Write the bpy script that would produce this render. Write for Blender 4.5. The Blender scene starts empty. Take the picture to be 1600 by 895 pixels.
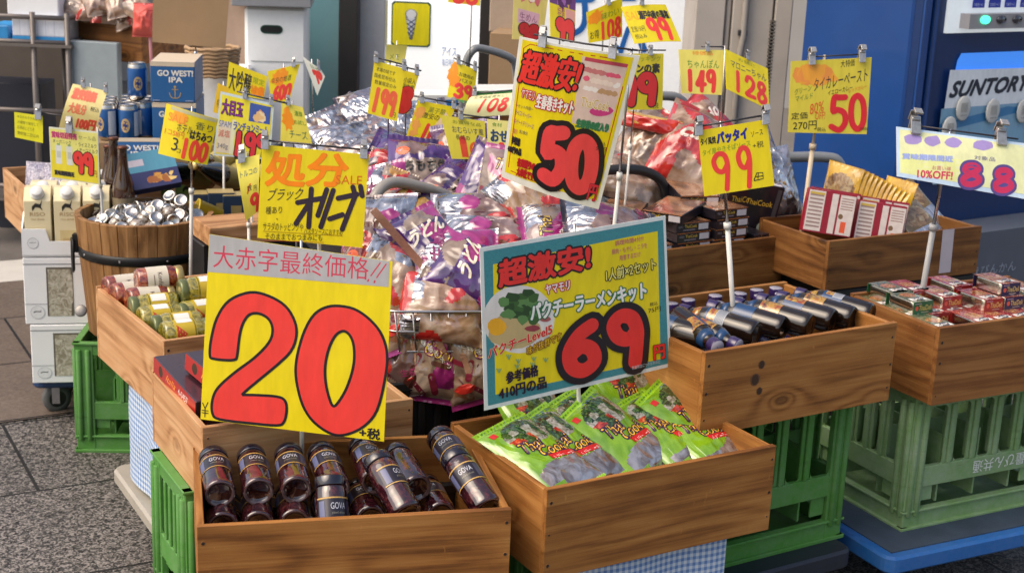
import bpy, bmesh, math, random
from math import sin, cos, pi, radians as R
from mathutils import Vector as V, Matrix, noise as mn
from mathutils.geometry import tessellate_polygon
random.seed(7)
scene = bpy.context.scene
COL = scene.collection

# ------------------------------------------------------------------ camera
F, PITCH, ROLL, CH = 2293.6, 0.26735, 0.0417, 1.558
fw = V((0, cos(PITCH), -sin(PITCH))); up = V((0, sin(PITCH), cos(PITCH))); rt = V((1, 0, 0))
cx = rt * cos(ROLL) + up * sin(ROLL); cy = -rt * sin(ROLL) + up * cos(ROLL); cz = -fw
cam = bpy.data.cameras.new('camera'); camo = bpy.data.objects.new('camera', cam); COL.objects.link(camo)
camo.matrix_world = Matrix(((cx.x, cy.x, cz.x, 0), (cx.y, cy.y, cz.y, 0), (cx.z, cy.z, cz.z, CH), (0, 0, 0, 1)))
cam.sensor_width = 36; cam.lens = F / 1600 * 36; cam.clip_start = .05; cam.clip_end = 400
cam.dof.use_dof = True; cam.dof.focus_distance = 2.75; cam.dof.aperture_fstop = 10
scene.camera = camo

# ------------------------------------------------------------------ light
SUN_EL, SUN_AZ = R(52), R(-118)          # azimuth from +Y, clockwise seen from above: behind the camera's left shoulder
w = bpy.data.worlds.new('World'); scene.world = w; w.use_nodes = True
nt = w.node_tree; bg = nt.nodes['Background']
sky = nt.nodes.new('ShaderNodeTexSky'); sky.sky_type = 'NISHITA'; sky.sun_disc = False
sky.sun_elevation = SUN_EL; sky.sun_rotation = SUN_AZ; sky.dust_density = 4; sky.ozone_density = .6; sky.air_density = 1.0
nt.links.new(sky.outputs[0], bg.inputs[0]); bg.inputs[1].default_value = .135
sun = bpy.data.lights.new('sun', 'SUN'); sun.energy = 1.0; sun.angle = R(55); sun.color = (1, .95, .88)
suno = bpy.data.objects.new('sun', sun); COL.objects.link(suno)
sd = V((sin(SUN_AZ) * cos(SUN_EL), cos(SUN_AZ) * cos(SUN_EL), sin(SUN_EL)))
suno.rotation_euler = sd.to_track_quat('Z', 'Y').to_euler()
vs = scene.view_settings; vs.view_transform = 'Standard'; vs.look = 'None'; vs.gamma = 1; vs.exposure = .80
vs.use_curve_mapping = False
vs.use_white_balance = True; vs.white_balance_temperature = 7100; vs.white_balance_tint = 10
cy_ = scene.cycles; cy_.max_bounces = 8; cy_.transparent_max_bounces = 12; cy_.caustics_reflective = False; cy_.caustics_refractive = False
cy_.sample_clamp_indirect = 6

# ------------------------------------------------------------------ pixel rays of the photo (1600 x 895)
def ray(px, py):
    u, v = px - 800, py - 447.5; c, s = cos(ROLL), sin(ROLL)
    return fw + rt * ((c * u + s * v) / F) - up * ((-s * u + c * v) / F)
C0 = V((0, 0, CH))
def at(px, py, y): d = ray(px, py); return C0 + d * (y / d.y)
def atz(px, py, z): d = ray(px, py); return C0 + d * ((z - CH) / d.z)

# ------------------------------------------------------------------ materials
def lin(c): return tuple(((x / 255 / 12.92) if x / 255 <= .04045 else ((x / 255 + .055) / 1.055) ** 2.4) for x in c)
MATS = {}
class G:                                   # tiny node helper
    def __init__(s, name):
        s.m = bpy.data.materials.new(name); s.m.use_nodes = True; s.t = s.m.node_tree; s.b = s.t.nodes['Principled BSDF']; s.out = s.t.nodes['Material Output']
    def n(s, typ, ins=None, **kw):
        o = s.t.nodes.new('ShaderNode' + typ)
        for k, v in kw.items(): setattr(o, k, v)
        for k, v in (ins or {}).items(): s.put(o.inputs[k], v)
        return o
    def put(s, sock, v):
        if hasattr(v, 'is_output'): s.t.links.new(v, sock)
        else:
            try: sock.default_value = v
            except Exception: sock.default_value = tuple(v) + (1,)
    def math(s, op, a, b=0.0, c=0.0):
        o = s.n('Math', operation=op); s.put(o.inputs[0], a); s.put(o.inputs[1], b); s.put(o.inputs[2], c); return o.outputs[0]
    def mix(s, f, a, b, mode='MIX'):
        o = s.n('Mix', data_type='RGBA', blend_type=mode); s.put(o.inputs[0], f); s.put(o.inputs[6], a); s.put(o.inputs[7], b); return o.outputs[2]
    def noise(s, vec, scale, det=3, rough=.5, dist=0):
        return s.n('TexNoise', {'Vector': vec, 'Scale': scale, 'Detail': det, 'Roughness': rough, 'Distortion': dist}).outputs[0]
    def ramp(s, f, stops):
        o = s.n('ValToRGB'); e = o.color_ramp.elements
        while len(e) < len(stops): e.new(.5)
        for el, (p, c) in zip(e, stops): el.position = p; el.color = tuple(c) + (1,)
        s.put(o.inputs[0], f); return o.outputs[0]
    def obj(s): return s.n('TexCoord').outputs['Object']
    def bump(s, h, strength=.3, dist=.01):
        s.put(s.b.inputs['Normal'], s.n('Bump', {'Height': h, 'Strength': strength, 'Distance': dist}).outputs[0])
    def set(s, **kw):
        for k, v in kw.items(): s.put(s.b.inputs[k.replace('_', ' ')], v)
        return s
def pm(name, col, rough=.5, metal=0.0, var=.12, scale=40, bump=0.0, bscale=60, coat=0.0, spec=.5, emit=None, es=1, trans=0):
    if name in MATS: return MATS[name]
    g = G(name); o = g.obj()
    if var:
        n = g.noise(o, scale, 4, .6)
        k = g.math('MULTIPLY_ADD', n, var * 2, 1 - var)
        c = g.mix(1.0, col, g.n('CombineColor', {0: k, 1: k, 2: k}).outputs[0], 'MULTIPLY')
    else: c = col
    g.put(g.b.inputs['Base Color'], c)
    rn = g.noise(o, scale * .6, 3)
    g.put(g.b.inputs['Roughness'], g.math('MULTIPLY_ADD', rn, .16, max(rough - .08, .02)) if rough > .04 else rough)
    g.set(Metallic=metal, Coat_Weight=coat, Coat_Roughness=.06, Specular_IOR_Level=spec, Transmission_Weight=trans)
    if emit: g.set(Emission_Color=emit, Emission_Strength=es)
    if bump: g.bump(g.noise(o, bscale, 4, .6), bump, .004)
    MATS[name] = g.m; return g.m
def ink(r, g_, b, rough=.42):              # printed or brushed colour given as it looks on white paper in sRGB
    n = 'ink_%d_%d_%d' % (r, g_, b)
    if n in MATS: return MATS[n]
    g = G(n); o = g.obj(); c = lin((r, g_, b))
    st = g.noise(g.n('Mapping', {'Vector': o, 'Scale': (60, 60, 14), 'Rotation': (0, .35, 0)}).outputs[0], 1, 3, .6); bg_ = g.noise(o, 9, 3)
    k = g.math('ADD', .74, g.math('ADD', g.math('MULTIPLY', st, .34), g.math('MULTIPLY', bg_, .16)))
    g.put(g.b.inputs['Base Color'], g.mix(1, c, g.n('CombineColor', {0: k, 1: k, 2: k}).outputs[0], 'MULTIPLY'))
    g.put(g.b.inputs['Roughness'], g.math('MULTIPLY_ADD', bg_, .3, rough - .15)); g.set(Coat_Weight=.25, Coat_Roughness=.12); g.bump(bg_, .25, .006)
    MATS[n] = g.m; return g.m
def wood(name, dark, mid, light, dirt=.35):
    g = G(name); tc = g.obj(); oi = g.n('ObjectInfo').outputs['Random']
    off = g.n('CombineXYZ', {0: g.math('MULTIPLY', oi, 37), 1: g.math('MULTIPLY', oi, 11), 2: g.math('MULTIPLY', oi, 23)}).outputs[0]
    p = g.n('VectorMath', {0: tc, 1: off}, operation='ADD').outputs[0]
    # knots: sparse cells stretched along the board
    kp = g.n('Mapping', {'Vector': p, 'Scale': (4.2, 5, 8)}).outputs[0]
    vo = g.n('TexVoronoi', {'Vector': kp, 'Scale': 1.0, 'Randomness': 1.0}); kd = vo.outputs['Distance']
    kn = g.math('POWER', 2.718, g.math('MULTIPLY', kd, -7.0))
    st = g.n('Mapping', {'Vector': p, 'Scale': (.55, 8, 8)}).outputs[0]
    ring = g.math('ADD', g.math('MULTIPLY', g.noise(st, 1.2, 2, .45, .15), 4.2), g.math('MULTIPLY', kn, 2.6))
    ln = g.math('SINE', g.math('MULTIPLY', ring, 11.0))
    ln = g.math('POWER', g.math('MULTIPLY_ADD', ln, .5, .5), 1.6)
    fine = g.noise(g.n('Mapping', {'Vector': p, 'Scale': (5, 210, 210)}).outputs[0], 1, 5, .7)
    mid_ = g.noise(g.n('Mapping', {'Vector': p, 'Scale': (2, 45, 45)}).outputs[0], 1, 4, .6)
    big = g.noise(g.n('Mapping', {'Vector': p, 'Scale': (4, 9, 9)}).outputs[0], 1.2, 4, .6)
    f = g.math('ADD', g.math('MULTIPLY', ln, -.15), g.math('ADD', g.math('MULTIPLY', fine, .40), g.math('ADD', g.math('MULTIPLY', mid_, .44), g.math('MULTIPLY', big, .30))))
    f = g.math('ADD', f, g.math('MULTIPLY', g.math('SUBTRACT', oi, .5), .10))
    c = g.ramp(f, [(.31, dark), (.49, mid), (.68, light)])
    kk = g.n('MapRange', {0: kd, 1: .03, 2: .13, 3: .8, 4: 0}).outputs[0]
    c = g.mix(kk, c, tuple(x * .22 for x in dark))
    gr = g.n('MapRange', {0: g.noise(p, 5.5, 6, .7), 1: .54, 2: .8, 3: 0, 4: dirt}).outputs[0]
    c = g.mix(gr, c, tuple(x * .55 for x in dark))
    sc_ = g.n('MapRange', {0: g.noise(g.n('Mapping', {'Vector': p, 'Scale': (30, 9, 14), 'Rotation': (0, .3, .2)}).outputs[0], 2.2, 3, .7), 1: .66, 2: .74, 3: 0, 4: .35}).outputs[0]
    c = g.mix(sc_, c, tuple(min(1, x * 1.35) for x in light))
    g.put(g.b.inputs['Base Color'], c); g.set(Specular_IOR_Level=.35)
    g.put(g.b.inputs['Roughness'], g.math('MULTIPLY_ADD', fine, .3, .42))
    g.bump(g.math('ADD', fine, g.math('MULTIPLY', ln, .5)), .35, .002)
    MATS[name] = g.m; return g.m
W_MID = wood('honey_pine', (.14, .047, .010), (.31, .122, .028), (.44, .20, .056))
W_DARK = wood('aged_pine', (.08, .028, .007), (.18, .070, .018), (.28, .125, .037), .5)
W_PALE = wood('pale_pine', (.29, .13, .05), (.49, .255, .115), (.60, .36, .19), .25)
W_RED = wood('reddish_pine', (.095, .031, .008), (.205, .076, .019), (.31, .135, .04), .4)
YEL, RED, BLK = ink(235, 213, 28), ink(232, 52, 48), ink(24, 18, 26)
WHT, ORG, GRN = ink(236, 236, 230), ink(255, 140, 14), ink(70, 140, 40)
PALE, PNK, PUR, NAVY = ink(240, 226, 110), ink(205, 60, 130), ink(90, 40, 140), ink(25, 30, 90)
BLUE, TEAL, GREY, CARD = ink(20, 70, 160), ink(55, 135, 140), ink(165, 165, 165), pm('cardboard', (.30, .19, .10), .8, var=.1, scale=25, bump=.1)
STEEL = pm('steel_wire', (.42, .41, .42), .28, 1.0, var=.3); DKSTEEL = pm('dark_wire', (.08, .075, .08), .4, .8)
CLIPM = pm('clear_clip', (.36, .35, .34), .15, .5, var=.5, scale=160, coat=.8)
PLASTIC_W = pm('white_plastic', (.72, .72, .70), .4); RUBBER = pm('grey_rubber', (.11, .11, .11), .6)
BLACKP = pm('black_plastic', (.012, .012, .013), .45)
DOWEL = pm('dowel', (.55, .45, .32), .6)
POLEW = pm('white_pole', (.66, .64, .60), .4)

# ------------------------------------------------------------------ mesh building
class MB:
    def __init__(s): s.v = []; s.f = []; s.m = []; s.mats = []; s.smooth = []
    def mi(s, m):
        if m not in s.mats: s.mats.append(m)
        return s.mats.index(m)
    def add(s, vs, fs, m, sm=False):
        b = len(s.v); s.v += [tuple(x) for x in vs]; k = s.mi(m)
        for f in fs: s.f.append([b + i for i in f]); s.m.append(k); s.smooth.append(sm)
    def box(s, c, d, m, M=None, tap=1.0):
        x, y, z = d[0] / 2, d[1] / 2, d[2] / 2
        p = [V((sx * x * (tap if sz > 0 else 1), sy * y * (tap if sz > 0 else 1), sz * z)) + V(c) for sz in (-1, 1) for sx, sy in ((-1, -1), (1, -1), (1, 1), (-1, 1))]
        if M: p = [M @ q for q in p]
        s.add(p, [(3, 2, 1, 0), (4, 5, 6, 7), (0, 1, 5, 4), (1, 2, 6, 5), (2, 3, 7, 6), (3, 0, 4, 7)], m)
    def lathe(s, prof, m, seg=20, M=None, sm=True):
        """prof: (r, z) or (r, z, material) list; the material colours the band ABOVE that point"""
        n = len(prof); vs = []
        for p in prof:
            for k in range(seg):
                a = 2 * pi * k / seg; q = V((p[0] * cos(a), p[0] * sin(a), p[1])); vs.append(M @ q if M else q)
        b = len(s.v); s.v += [tuple(x) for x in vs]
        for i in range(n - 1):
            k0 = s.mi(prof[i][2] if len(prof[i]) > 2 else m)
            for k in range(seg):
                s.f.append([b + i * seg + k, b + i * seg + (k + 1) % seg, b + (i + 1) * seg + (k + 1) % seg, b + (i + 1) * seg + k]); s.m.append(k0); s.smooth.append(sm)
        for i, rev in ((0, True), (n - 1, False)):
            if prof[i][0] > 1e-6:
                f = [b + i * seg + k for k in range(seg)]
                if rev: f.reverse()
                s.f.append(f); s.m.append(s.mi(prof[i][2] if len(prof[i]) > 2 else m)); s.smooth.append(False)
    def tube(s, pts, r, m, seg=8, closed=False):
        pts = [V(p) for p in pts]; n = len(pts); vs = []; prev = None
        for i, p in enumerate(pts):
            a = pts[i - 1] if (i or closed) else p; b_ = pts[(i + 1) % n] if (i < n - 1 or closed) else p
            t = (b_ - a).normalized()
            u = t.cross(V((0, 0, 1)) if abs(t.z) < .95 else V((1, 0, 0))).normalized() if prev is None else (prev - t * prev.dot(t)).normalized()
            prev = u; w_ = t.cross(u); rr = r[i] if isinstance(r, (list, tuple)) else r
            for k in range(seg): vs.append(p + (u * cos(2 * pi * k / seg) + w_ * sin(2 * pi * k / seg)) * rr)
        fs = []
        for i in range(n if closed else n - 1):
            j = (i + 1) % n
            for k in range(seg): fs.append((i * seg + k, i * seg + (k + 1) % seg, j * seg + (k + 1) % seg, j * seg + k))
        if not closed: fs += [tuple(range(seg))[::-1], tuple((n - 1) * seg + k for k in range(seg))]
        s.add(vs, fs, m, True)
    def grid(s, fn, nx, ny, m, paint=None, sm=True):
        """fn(u,v)->point; paint(u,v)->material"""
        b = len(s.v)
        for j in range(ny + 1):
            for i in range(nx + 1): s.v.append(tuple(fn(i / nx, j / ny)))
        for j in range(ny):
            for i in range(nx):
                a = b + j * (nx + 1) + i; s.f.append([a, a + 1, a + nx + 2, a + nx + 1]); s.smooth.append(sm)
                s.m.append(s.mi(paint((i + .5) / nx, (j + .5) / ny) if paint else m))
    def build(s, name, parent=None, M=None, bevel=0, centre=False, flat=False):
        me = bpy.data.meshes.new(name); vs = s.v; loc = None
        if M: vs = [M @ V(x) for x in vs]
        if centre:
            loc = sum((V(x) for x in vs), V()) / len(vs); vs = [V(x) - loc for x in vs]
        me.from_pydata(vs, [], s.f)
        for m in s.mats: me.materials.append(m)
        me.polygons.foreach_set('material_index', s.m); me.polygons.foreach_set('use_smooth', s.smooth)
        if bevel:
            bm = bmesh.new(); bm.from_mesh(me)
            bmesh.ops.bevel(bm, geom=[e for e in bm.edges if len(e.link_faces) == 2 and e.calc_face_angle(0) > .5], offset=bevel, segments=1, affect='EDGES', clamp_overlap=True)
            bm.to_mesh(me); bm.free()
        me.update()
        o = bpy.data.objects.new(name, me); COL.objects.link(o)
        if loc: o.location = loc
        if parent: o.parent = parent
        return o
def tag(o, label, cat, group=None):
    o['label'] = label; o['category'] = cat
    if group: o['group'] = group
    return o
def thing(name, label, cat, loc=(0, 0, 0), rz=0, group=None):
    o = bpy.data.objects.new(name, None); COL.objects.link(o); o.empty_display_size = .05
    o.location = loc; o.rotation_euler = (0, 0, rz); return tag(o, label, cat, group)
def struct(o, kind='structure'): o['kind'] = kind; return o
KIDS = {}
def dup(o, parent=None):
    if not KIDS.get('ok'):
        pass
    c = o.copy(); COL.objects.link(c)
    if parent: c.parent = parent
    for ch in o.children: dup(ch, c)
    return c
def pose(loc, rx=0, ry=0, rz=0, s=1): return Matrix.LocRotScale(V(loc), __import__('mathutils').Euler((rx, ry, rz)), V((s, s, s)))
ORD = 'first second third fourth fifth sixth seventh eighth ninth tenth eleventh twelfth thirteenth fourteenth fifteenth sixteenth seventeenth eighteenth nineteenth twentieth'.split()

# ------------------------------------------------------------------ lettering and drawn art (flat polygons that map onto any surface)
_TC = {}
def glyphs(txt):
    if txt in _TC: return _TC[txt]
    c = bpy.data.curves.new('lettering', 'FONT'); c.body = txt; c.size = 1; c.resolution_u = 3; c.space_character = 1.02
    o = bpy.data.objects.new('lettering', c); COL.objects.link(o)
    dg = bpy.context.evaluated_depsgraph_get(); me = bpy.data.meshes.new_from_object(o.evaluated_get(dg))
    vs = [(v.co.x, v.co.y) for v in me.vertices]; fs = [tuple(p.vertices) for p in me.polygons]
    bpy.data.objects.remove(o); bpy.data.curves.remove(c); bpy.data.meshes.remove(me)
    x0 = min(v[0] for v in vs); x1 = max(v[0] for v in vs); y0 = min(v[1] for v in vs); y1 = max(v[1] for v in vs)
    vs = [((x - x0) / (x1 - x0), (y - y0) / (y1 - y0)) for x, y in vs]
    _TC[txt] = (vs, fs, (x1 - x0) / (y1 - y0)); return _TC[txt]
def smooth(pts, n=6, closed=False):
    out = []; N = len(pts); P = [V((p[0], p[1])) for p in pts]
    for i in range(N if closed else N - 1):
        a, b, c, d = (P[(i - 1) % N], P[i], P[(i + 1) % N], P[(i + 2) % N]) if closed else (P[max(i - 1, 0)], P[i], P[i + 1], P[min(i + 2, N - 1)])
        for k in range(n):
            t = k / n
            out.append(.5 * ((2 * b) + (c - a) * t + (2 * a - 5 * b + 4 * c - d) * t * t + (3 * b - a - 3 * c + d) * t ** 3))
    if not closed: out.append(P[-1])
    return out
DIG = {'0': ([(.5, 1), (.18, .85), (.08, .5), (.18, .15), (.5, 0), (.82, .15), (.92, .5), (.82, .85)], True),
 '1': ([(.45, 1), (.45, .5), (.42, 0)], False), '2': ([(.1, .75), (.25, .97), (.6, 1), (.85, .8), (.75, .52), (.4, .25), (.08, .04), (.5, .03), (.95, .05)], False),
 '3': ([(.1, .85), (.4, 1), (.8, .85), (.7, .6), (.4, .52), (.75, .45), (.88, .2), (.5, 0), (.08, .12)], False),
 '4': ([(.62, 0), (.66, .5), (.7, 1), (.4, .65), (.06, .32), (.5, .3), (.98, .33)], False),
 '5': ([(.88, .97), (.55, .96), (.28, .95), (.2, .56), (.45, .6), (.82, .5), (.88, .22), (.55, .0), (.1, .1)], False),
 '6': ([(.8, .97), (.4, .75), (.12, .4), (.2, .08), (.55, 0), (.88, .2), (.8, .45), (.5, .52), (.2, .36)], False),
 '8': ([(.5, .54), (.2, .72), (.3, .96), (.65, .98), (.82, .78), (.5, .54), (.15, .3), (.22, .05), (.6, 0), (.9, .2), (.75, .42)], True),
 '9': ([(.85, .72), (.6, .5), (.25, .55), (.1, .8), (.35, 1), (.7, .96), (.86, .7), (.85, .4), (.8, 0)], False),
 '7': ([(.05, .8), (.08, .97), (.5, .95), (.9, .95), (.6, .5), (.4, 0)], False)}
class Art:
    """elements in a unit square; each keeps its layer so that nothing shares a plane"""
    def __init__(s, asp=1.0): s.e = []; s.L = 1.0; s.asp = asp      # asp = width / height of the real sheet
    def nxt(s): s.L += .16; return s.L
    def poly(s, pts, m, L=None):
        pts = [(p[0], p[1]) for p in pts]; t = tessellate_polygon([[V((x, y, 0)) for x, y in pts]]); s.e.append((pts, [tuple(q) for q in t], m, L or s.nxt())); return s
    def hole(s, outer, inner, m):
        pts = [(p[0], p[1]) for p in list(outer) + list(inner)]
        t = tessellate_polygon([[V((p[0], p[1], 0)) for p in outer], [V((p[0], p[1], 0)) for p in inner]]); s.e.append((pts, [tuple(q) for q in t], m, s.nxt())); return s
    def rect(s, a, b, c, d, m, n=1): 
        L = s.nxt(); pts = []; f = []
        for j in range(n + 1):
            for i in range(n + 1): pts.append((a + (c - a) * i / n, b + (d - b) * j / n))
        for j in range(n):
            for i in range(n): k = j * (n + 1) + i; f.append((k, k + 1, k + n + 2, k + n + 1))
        s.e.append((pts, f, m, L)); return s
    def disc(s, x, y, rx, ry, m, n=20, wob=0, rot=0, seed=0):
        rnd = random.Random(seed); pts = []
        for k in range(n):
            a = 2 * pi * k / n; q = 1 + wob * (rnd.random() - .5) * 2; px, py = rx * q * cos(a), ry * q * sin(a)
            pts.append((x + px * cos(rot) - py * sin(rot), y + px * sin(rot) + py * cos(rot)))
        return s.poly(pts, m)
    def blobs(s, x0, y0, x1, y1, mats, n, r, seed=0, clip=None):
        rnd = random.Random(seed)
        for k in range(n):
            x, y = rnd.uniform(x0 + r / s.asp, x1 - r / s.asp), rnd.uniform(y0 + r, y1 - r)
            if clip and not clip(x, y): continue
            s.disc(x, y, r * rnd.uniform(.5, 1.3) / s.asp, r * rnd.uniform(.5, 1.3), rnd.choice(mats), 9, .35, rnd.uniform(0, 3), rnd.random())
            s.L -= .13
        return s.nxt() and s
    def text(s, txt, x0, y0, x1, y1, m, rise=0, shear=0, bold=0, halo=None, hr=.0, jit=0):
        vs, fs, a = glyphs(txt); W, H = x1 - x0, y1 - y0
        def put(dx, dy, mm):
            s.e.append(([(x0 + W * (u + shear * v) + dx, y0 + H * v + rise * u + dy + jit * sin(u * 23)) for u, v in vs], fs, mm, s.L)); s.L += .012
        s.nxt()
        if halo:
            for k in range(10): put(hr / s.asp * cos(k * .6283), hr * sin(k * .6283), halo)
            s.nxt()
        put(0, 0, m)
        if bold:
            for k in range(6): put(bold / s.asp * cos(k * 1.047), bold * sin(k * 1.047), m)
        return s
    def stroke(s, pts, wd, m, closed=False, n=6, sm=True, taper=0):
        P = smooth(pts, n, closed) if sm else [V((p[0], p[1])) for p in pts]; N = len(P); A = V((s.asp, 1)); Q = [V((p.x * s.asp, p.y)) for p in P]; Lf = []; Rt = []
        for i in range(N):
            a = Q[i - 1] if (i or closed) else Q[i]; b = Q[(i + 1) % N] if (i < N - 1 or closed) else Q[i]
            t = (b - a); t = t.normalized() if t.length else V((1, 0)); nn = V((-t.y, t.x)); h = wd / 2 * (1 - taper * i / N)
            Lf.append(Q[i] + nn * h); Rt.append(Q[i] - nn * h)
        pts2 = [(p.x / s.asp, p.y) for p in Lf + Rt]
        L = s.nxt(); st = .1 / N
        for i in range(N if closed else N - 1): j = (i + 1) % N; s.e.append(([pts2[i], pts2[N + i], pts2[N + j], pts2[j]], [(0, 1, 2, 3)], m, L + st * i))
        if not closed:
            for i, sgn in ((0, -1), (N - 1, 1)):
                t = (Q[1] - Q[0]) if i == 0 else (Q[-1] - Q[-2]); t = t.normalized() * sgn; nn = V((-t.y, t.x)); h = wd / 2 * (1 - taper * i / N)
                c = [Q[i] + (nn * cos(k * pi / 6) + t * sin(k * pi / 6)) * h for k in range(7)]
                s.e.append(([(p.x / s.asp, p.y) for p in c], [tuple(range(6, -1, -1))], m, L + (st * i if i else -.02)))
        return s
    def digits(s, txt, x0, y0, x1, y1, wd, m, rise=0, shear=0, edge=None, ew=.02, gap=.25):
        n = len(txt); W = (x1 - x0) / (n + (n - 1) * gap)
        rnd = random.Random(txt)
        for lay in ((edge, wd + 2 * ew), (m, wd)):
            if lay[0] is None: continue
            for k, ch in enumerate(txt):
                p, cl = DIG[ch]; xo = x0 + k * W * (1 + gap); H = y1 - y0
                s.stroke([(xo + W * u + shear * v * W + rnd.uniform(-.02, .02) * W, y0 + H * v + rise * (xo + W * u - x0) / (x1 - x0)) for u, v in p], lay[1], lay[0], cl)
                s.L -= .1
            s.nxt()
        return s
    def scribble(s, x0, y0, x1, y1, m, n, wd, rise=0, seed=0):        # small handwriting too tiny to read
        return s.text({0: 'サラダのトッピングや', 1: 'パスタソースに', 2: '本格の味を家庭で', 3: '賞味期限間近のため', 4: '数量限定の品です'}[n % 5], x0, y0, x1, y1, m, rise)
    def onto(s, mb, fn, dz=.00035, mx=.012):
        for pts, fs, m, L in s.e:
            pts = list(pts); out = []
            def sub(f, d):
                e = [(pts[f[i]][0] - pts[f[i - 1]][0]) ** 2 + (pts[f[i]][1] - pts[f[i - 1]][1]) ** 2 for i in range(3)]; k = max(range(3), key=lambda i: e[i])
                if e[k] < mx or d > 9: out.append(f); return
                a, b, c = f[k - 1], f[k], f[(k + 1) % 3]; pts.append(((pts[a][0] + pts[b][0]) / 2, (pts[a][1] + pts[b][1]) / 2)); n = len(pts) - 1
                sub((a, n, c), d + 1); sub((n, b, c), d + 1)
            for f in fs:
                for i in range(1, len(f) - 1): sub((f[0], f[i], f[i + 1]), 0)
            mb.add([fn(u, v, L * dz) for u, v in pts], out, m)
def quadmap(P, bend=None):
    """P: corners TL TR BR BL; unit square -> sheet, layer pushed towards the front"""
    P = [V(p) for p in P]; n = (P[1] - P[0]).cross(P[3] - P[0]).normalized()
    if n.y > 0: n = -n
    def fn(u, v, z=0):
        p = (P[3] * (1 - u) + P[2] * u) * (1 - v) + (P[0] * (1 - u) + P[1] * u) * v
        if bend: z += bend(u, v)
        return p + n * z
    return fn

# ================================================================== SETTING
def tile_mat(name, a, b, c, grain, w_, h_, ang, ox, oy, speck=True, off=.5):
    g = G(name); o = g.obj()
    p = g.n('Mapping', {'Vector': o, 'Rotation': (0, 0, -ang), 'Location': (ox, oy, 0)}).outputs[0]
    br = g.n('TexBrick', {'Vector': p, 'Color1': (1, 1, 1, 1), 'Color2': (.8, .8, .8, 1), 'Mortar': (.0, .0, .0, 1), 'Scale': 1, 'Mortar Size': .005, 'Mortar Smooth': .2, 'Bias': 0, 'Brick Width': w_, 'Row Height': h_}, offset=off)
    if speck:
        n = g.noise(o, grain, 2.5, .62, 1.1); n2 = g.noise(o, grain * 2.3, 2, .5)
        f = g.math('ADD', g.math('MULTIPLY', n, .65), g.math('MULTIPLY', n2, .35))
        col = g.ramp(f, [(.41, a), (.49, b), (.58, c)])
    else:
        col = g.ramp(g.noise(o, grain, 5, .6), [(.3, a), (.5, b), (.7, c)])
    big = g.math('MULTIPLY_ADD', g.noise(o, 2.2, 5, .65), .55, .68)
    col = g.mix(1, col, g.n('CombineColor', {0: big, 1: big, 2: big}).outputs[0], 'MULTIPLY')
    vd = g.n('TexVoronoi', {'Vector': o, 'Scale': 3.1, 'Randomness': 1.0}).outputs['Distance']; gum = g.n('MapRange', {0: g.math('ADD', vd, g.math('MULTIPLY', g.noise(o, 30, 2), .03)), 1: .055, 2: .075, 3: .75, 4: 0}).outputs[0]
    stn = g.n('MapRange', {0: g.noise(o, 3.3, 6, .75, .8), 1: .52, 2: .70, 3: 0, 4: .55}).outputs[0]
    col = g.mix(g.math('MAXIMUM', gum, stn), col, (.030, .027, .025)) if speck else col
    col = g.mix(1, col, br.outputs['Color'], 'MULTIPLY')
    col = g.mix(br.outputs['Fac'], col, (.012, .011, .010))
    g.put(g.b.inputs['Base Color'], col)
    g.put(g.b.inputs['Roughness'], g.math('MULTIPLY_ADD', g.noise(o, 14, 4), .35, .35))
    g.bump(g.math('SUBTRACT', g.noise(o, 160, 2), g.math('MULTIPLY', br.outputs['Fac'], 3)), .25, .003)
    return g.m
ANG = R(29)
GRAN = tile_mat('granite_tiles', (.016, .014, .013), (.085, .077, .072), (.30, .27, .25), 84, .80, .515, ANG, .15, .99)
BRWN = tile_mat('brown_tiles', (.115, .085, .066), (.15, .115, .092), (.20, .155, .125), 90, .515, .515, ANG, .19, -.06, False)
m = MB(); m.add([(-60, -40, 0), (60, -40, 0), (60, 80, 0), (-60, 80, 0)], [(0, 1, 2, 3)], GRAN); struct(m.build('ground'))
def strip(name, n0, n1, mat, z):
    ex = V((cos(ANG), sin(ANG), 0)); en = V((-sin(ANG), cos(ANG), 0)); m = MB()
    p = [ex * -14 + en * n0, ex * 14 + en * n0, ex * 14 + en * n1, ex * -14 + en * n1]
    m.add([q + V((0, 0, z)) for q in p], [(0, 1, 2, 3)], mat); struct(m.build(name))
strip('pavement', 4.171, 5.70, BRWN, .004)
strip('path', 5.70, 6.02, pm('pale_stone', (.52, .50, .46), .6, var=.15, scale=12), .004)
strip('floor', 6.02, 30, pm('shop_floor', (.15, .135, .125), .45, var=.25, scale=9), .004)

# ------------------------------------------------------------------ wooden crates
class Frame:
    def __init__(s, x, y, z, yaw, w, d, h):
        s.o = V((x, y, z)); a = R(yaw); s.yaw = a; s.ex = V((cos(a), sin(a), 0)); s.ey = V((-sin(a), cos(a), 0)); s.w, s.d, s.h = w, d, h
    def p(s, u, v, dz=0): return s.o + s.ex * (u * s.w) + s.ey * (v * s.d) + V((0, 0, dz))       # dz from the rim
    def m(s, u, v, dz=0): return s.o + s.ex * u + s.ey * v + V((0, 0, dz))
CR = {'A': Frame(-.499, 2.209, .523, 13.5, .529, .363, .18), 'B': Frame(.076, 2.373, .544, 30.4, .512, .365, .174),
      'C': Frame(.382, 2.725, .694, 31.7, .516, .36, .175), 'D': Frame(.934, 3.064, .665, 27.7, .50, .30, .179),
      'E': Frame(.30, 3.708, .641, 33, .545, .34, .144), 'F': Frame(.836, 3.792, .679, 29, .554, .30, .136),
      'G': Frame(-.712, 2.88, .621, 32.7, .42, .47, .172), 'H': Frame(-.552, 2.504, .581, 28.8, .42, .355, .152)}
NAILM = pm('rusty_nail', (.02, .012, .008), .7)
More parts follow.
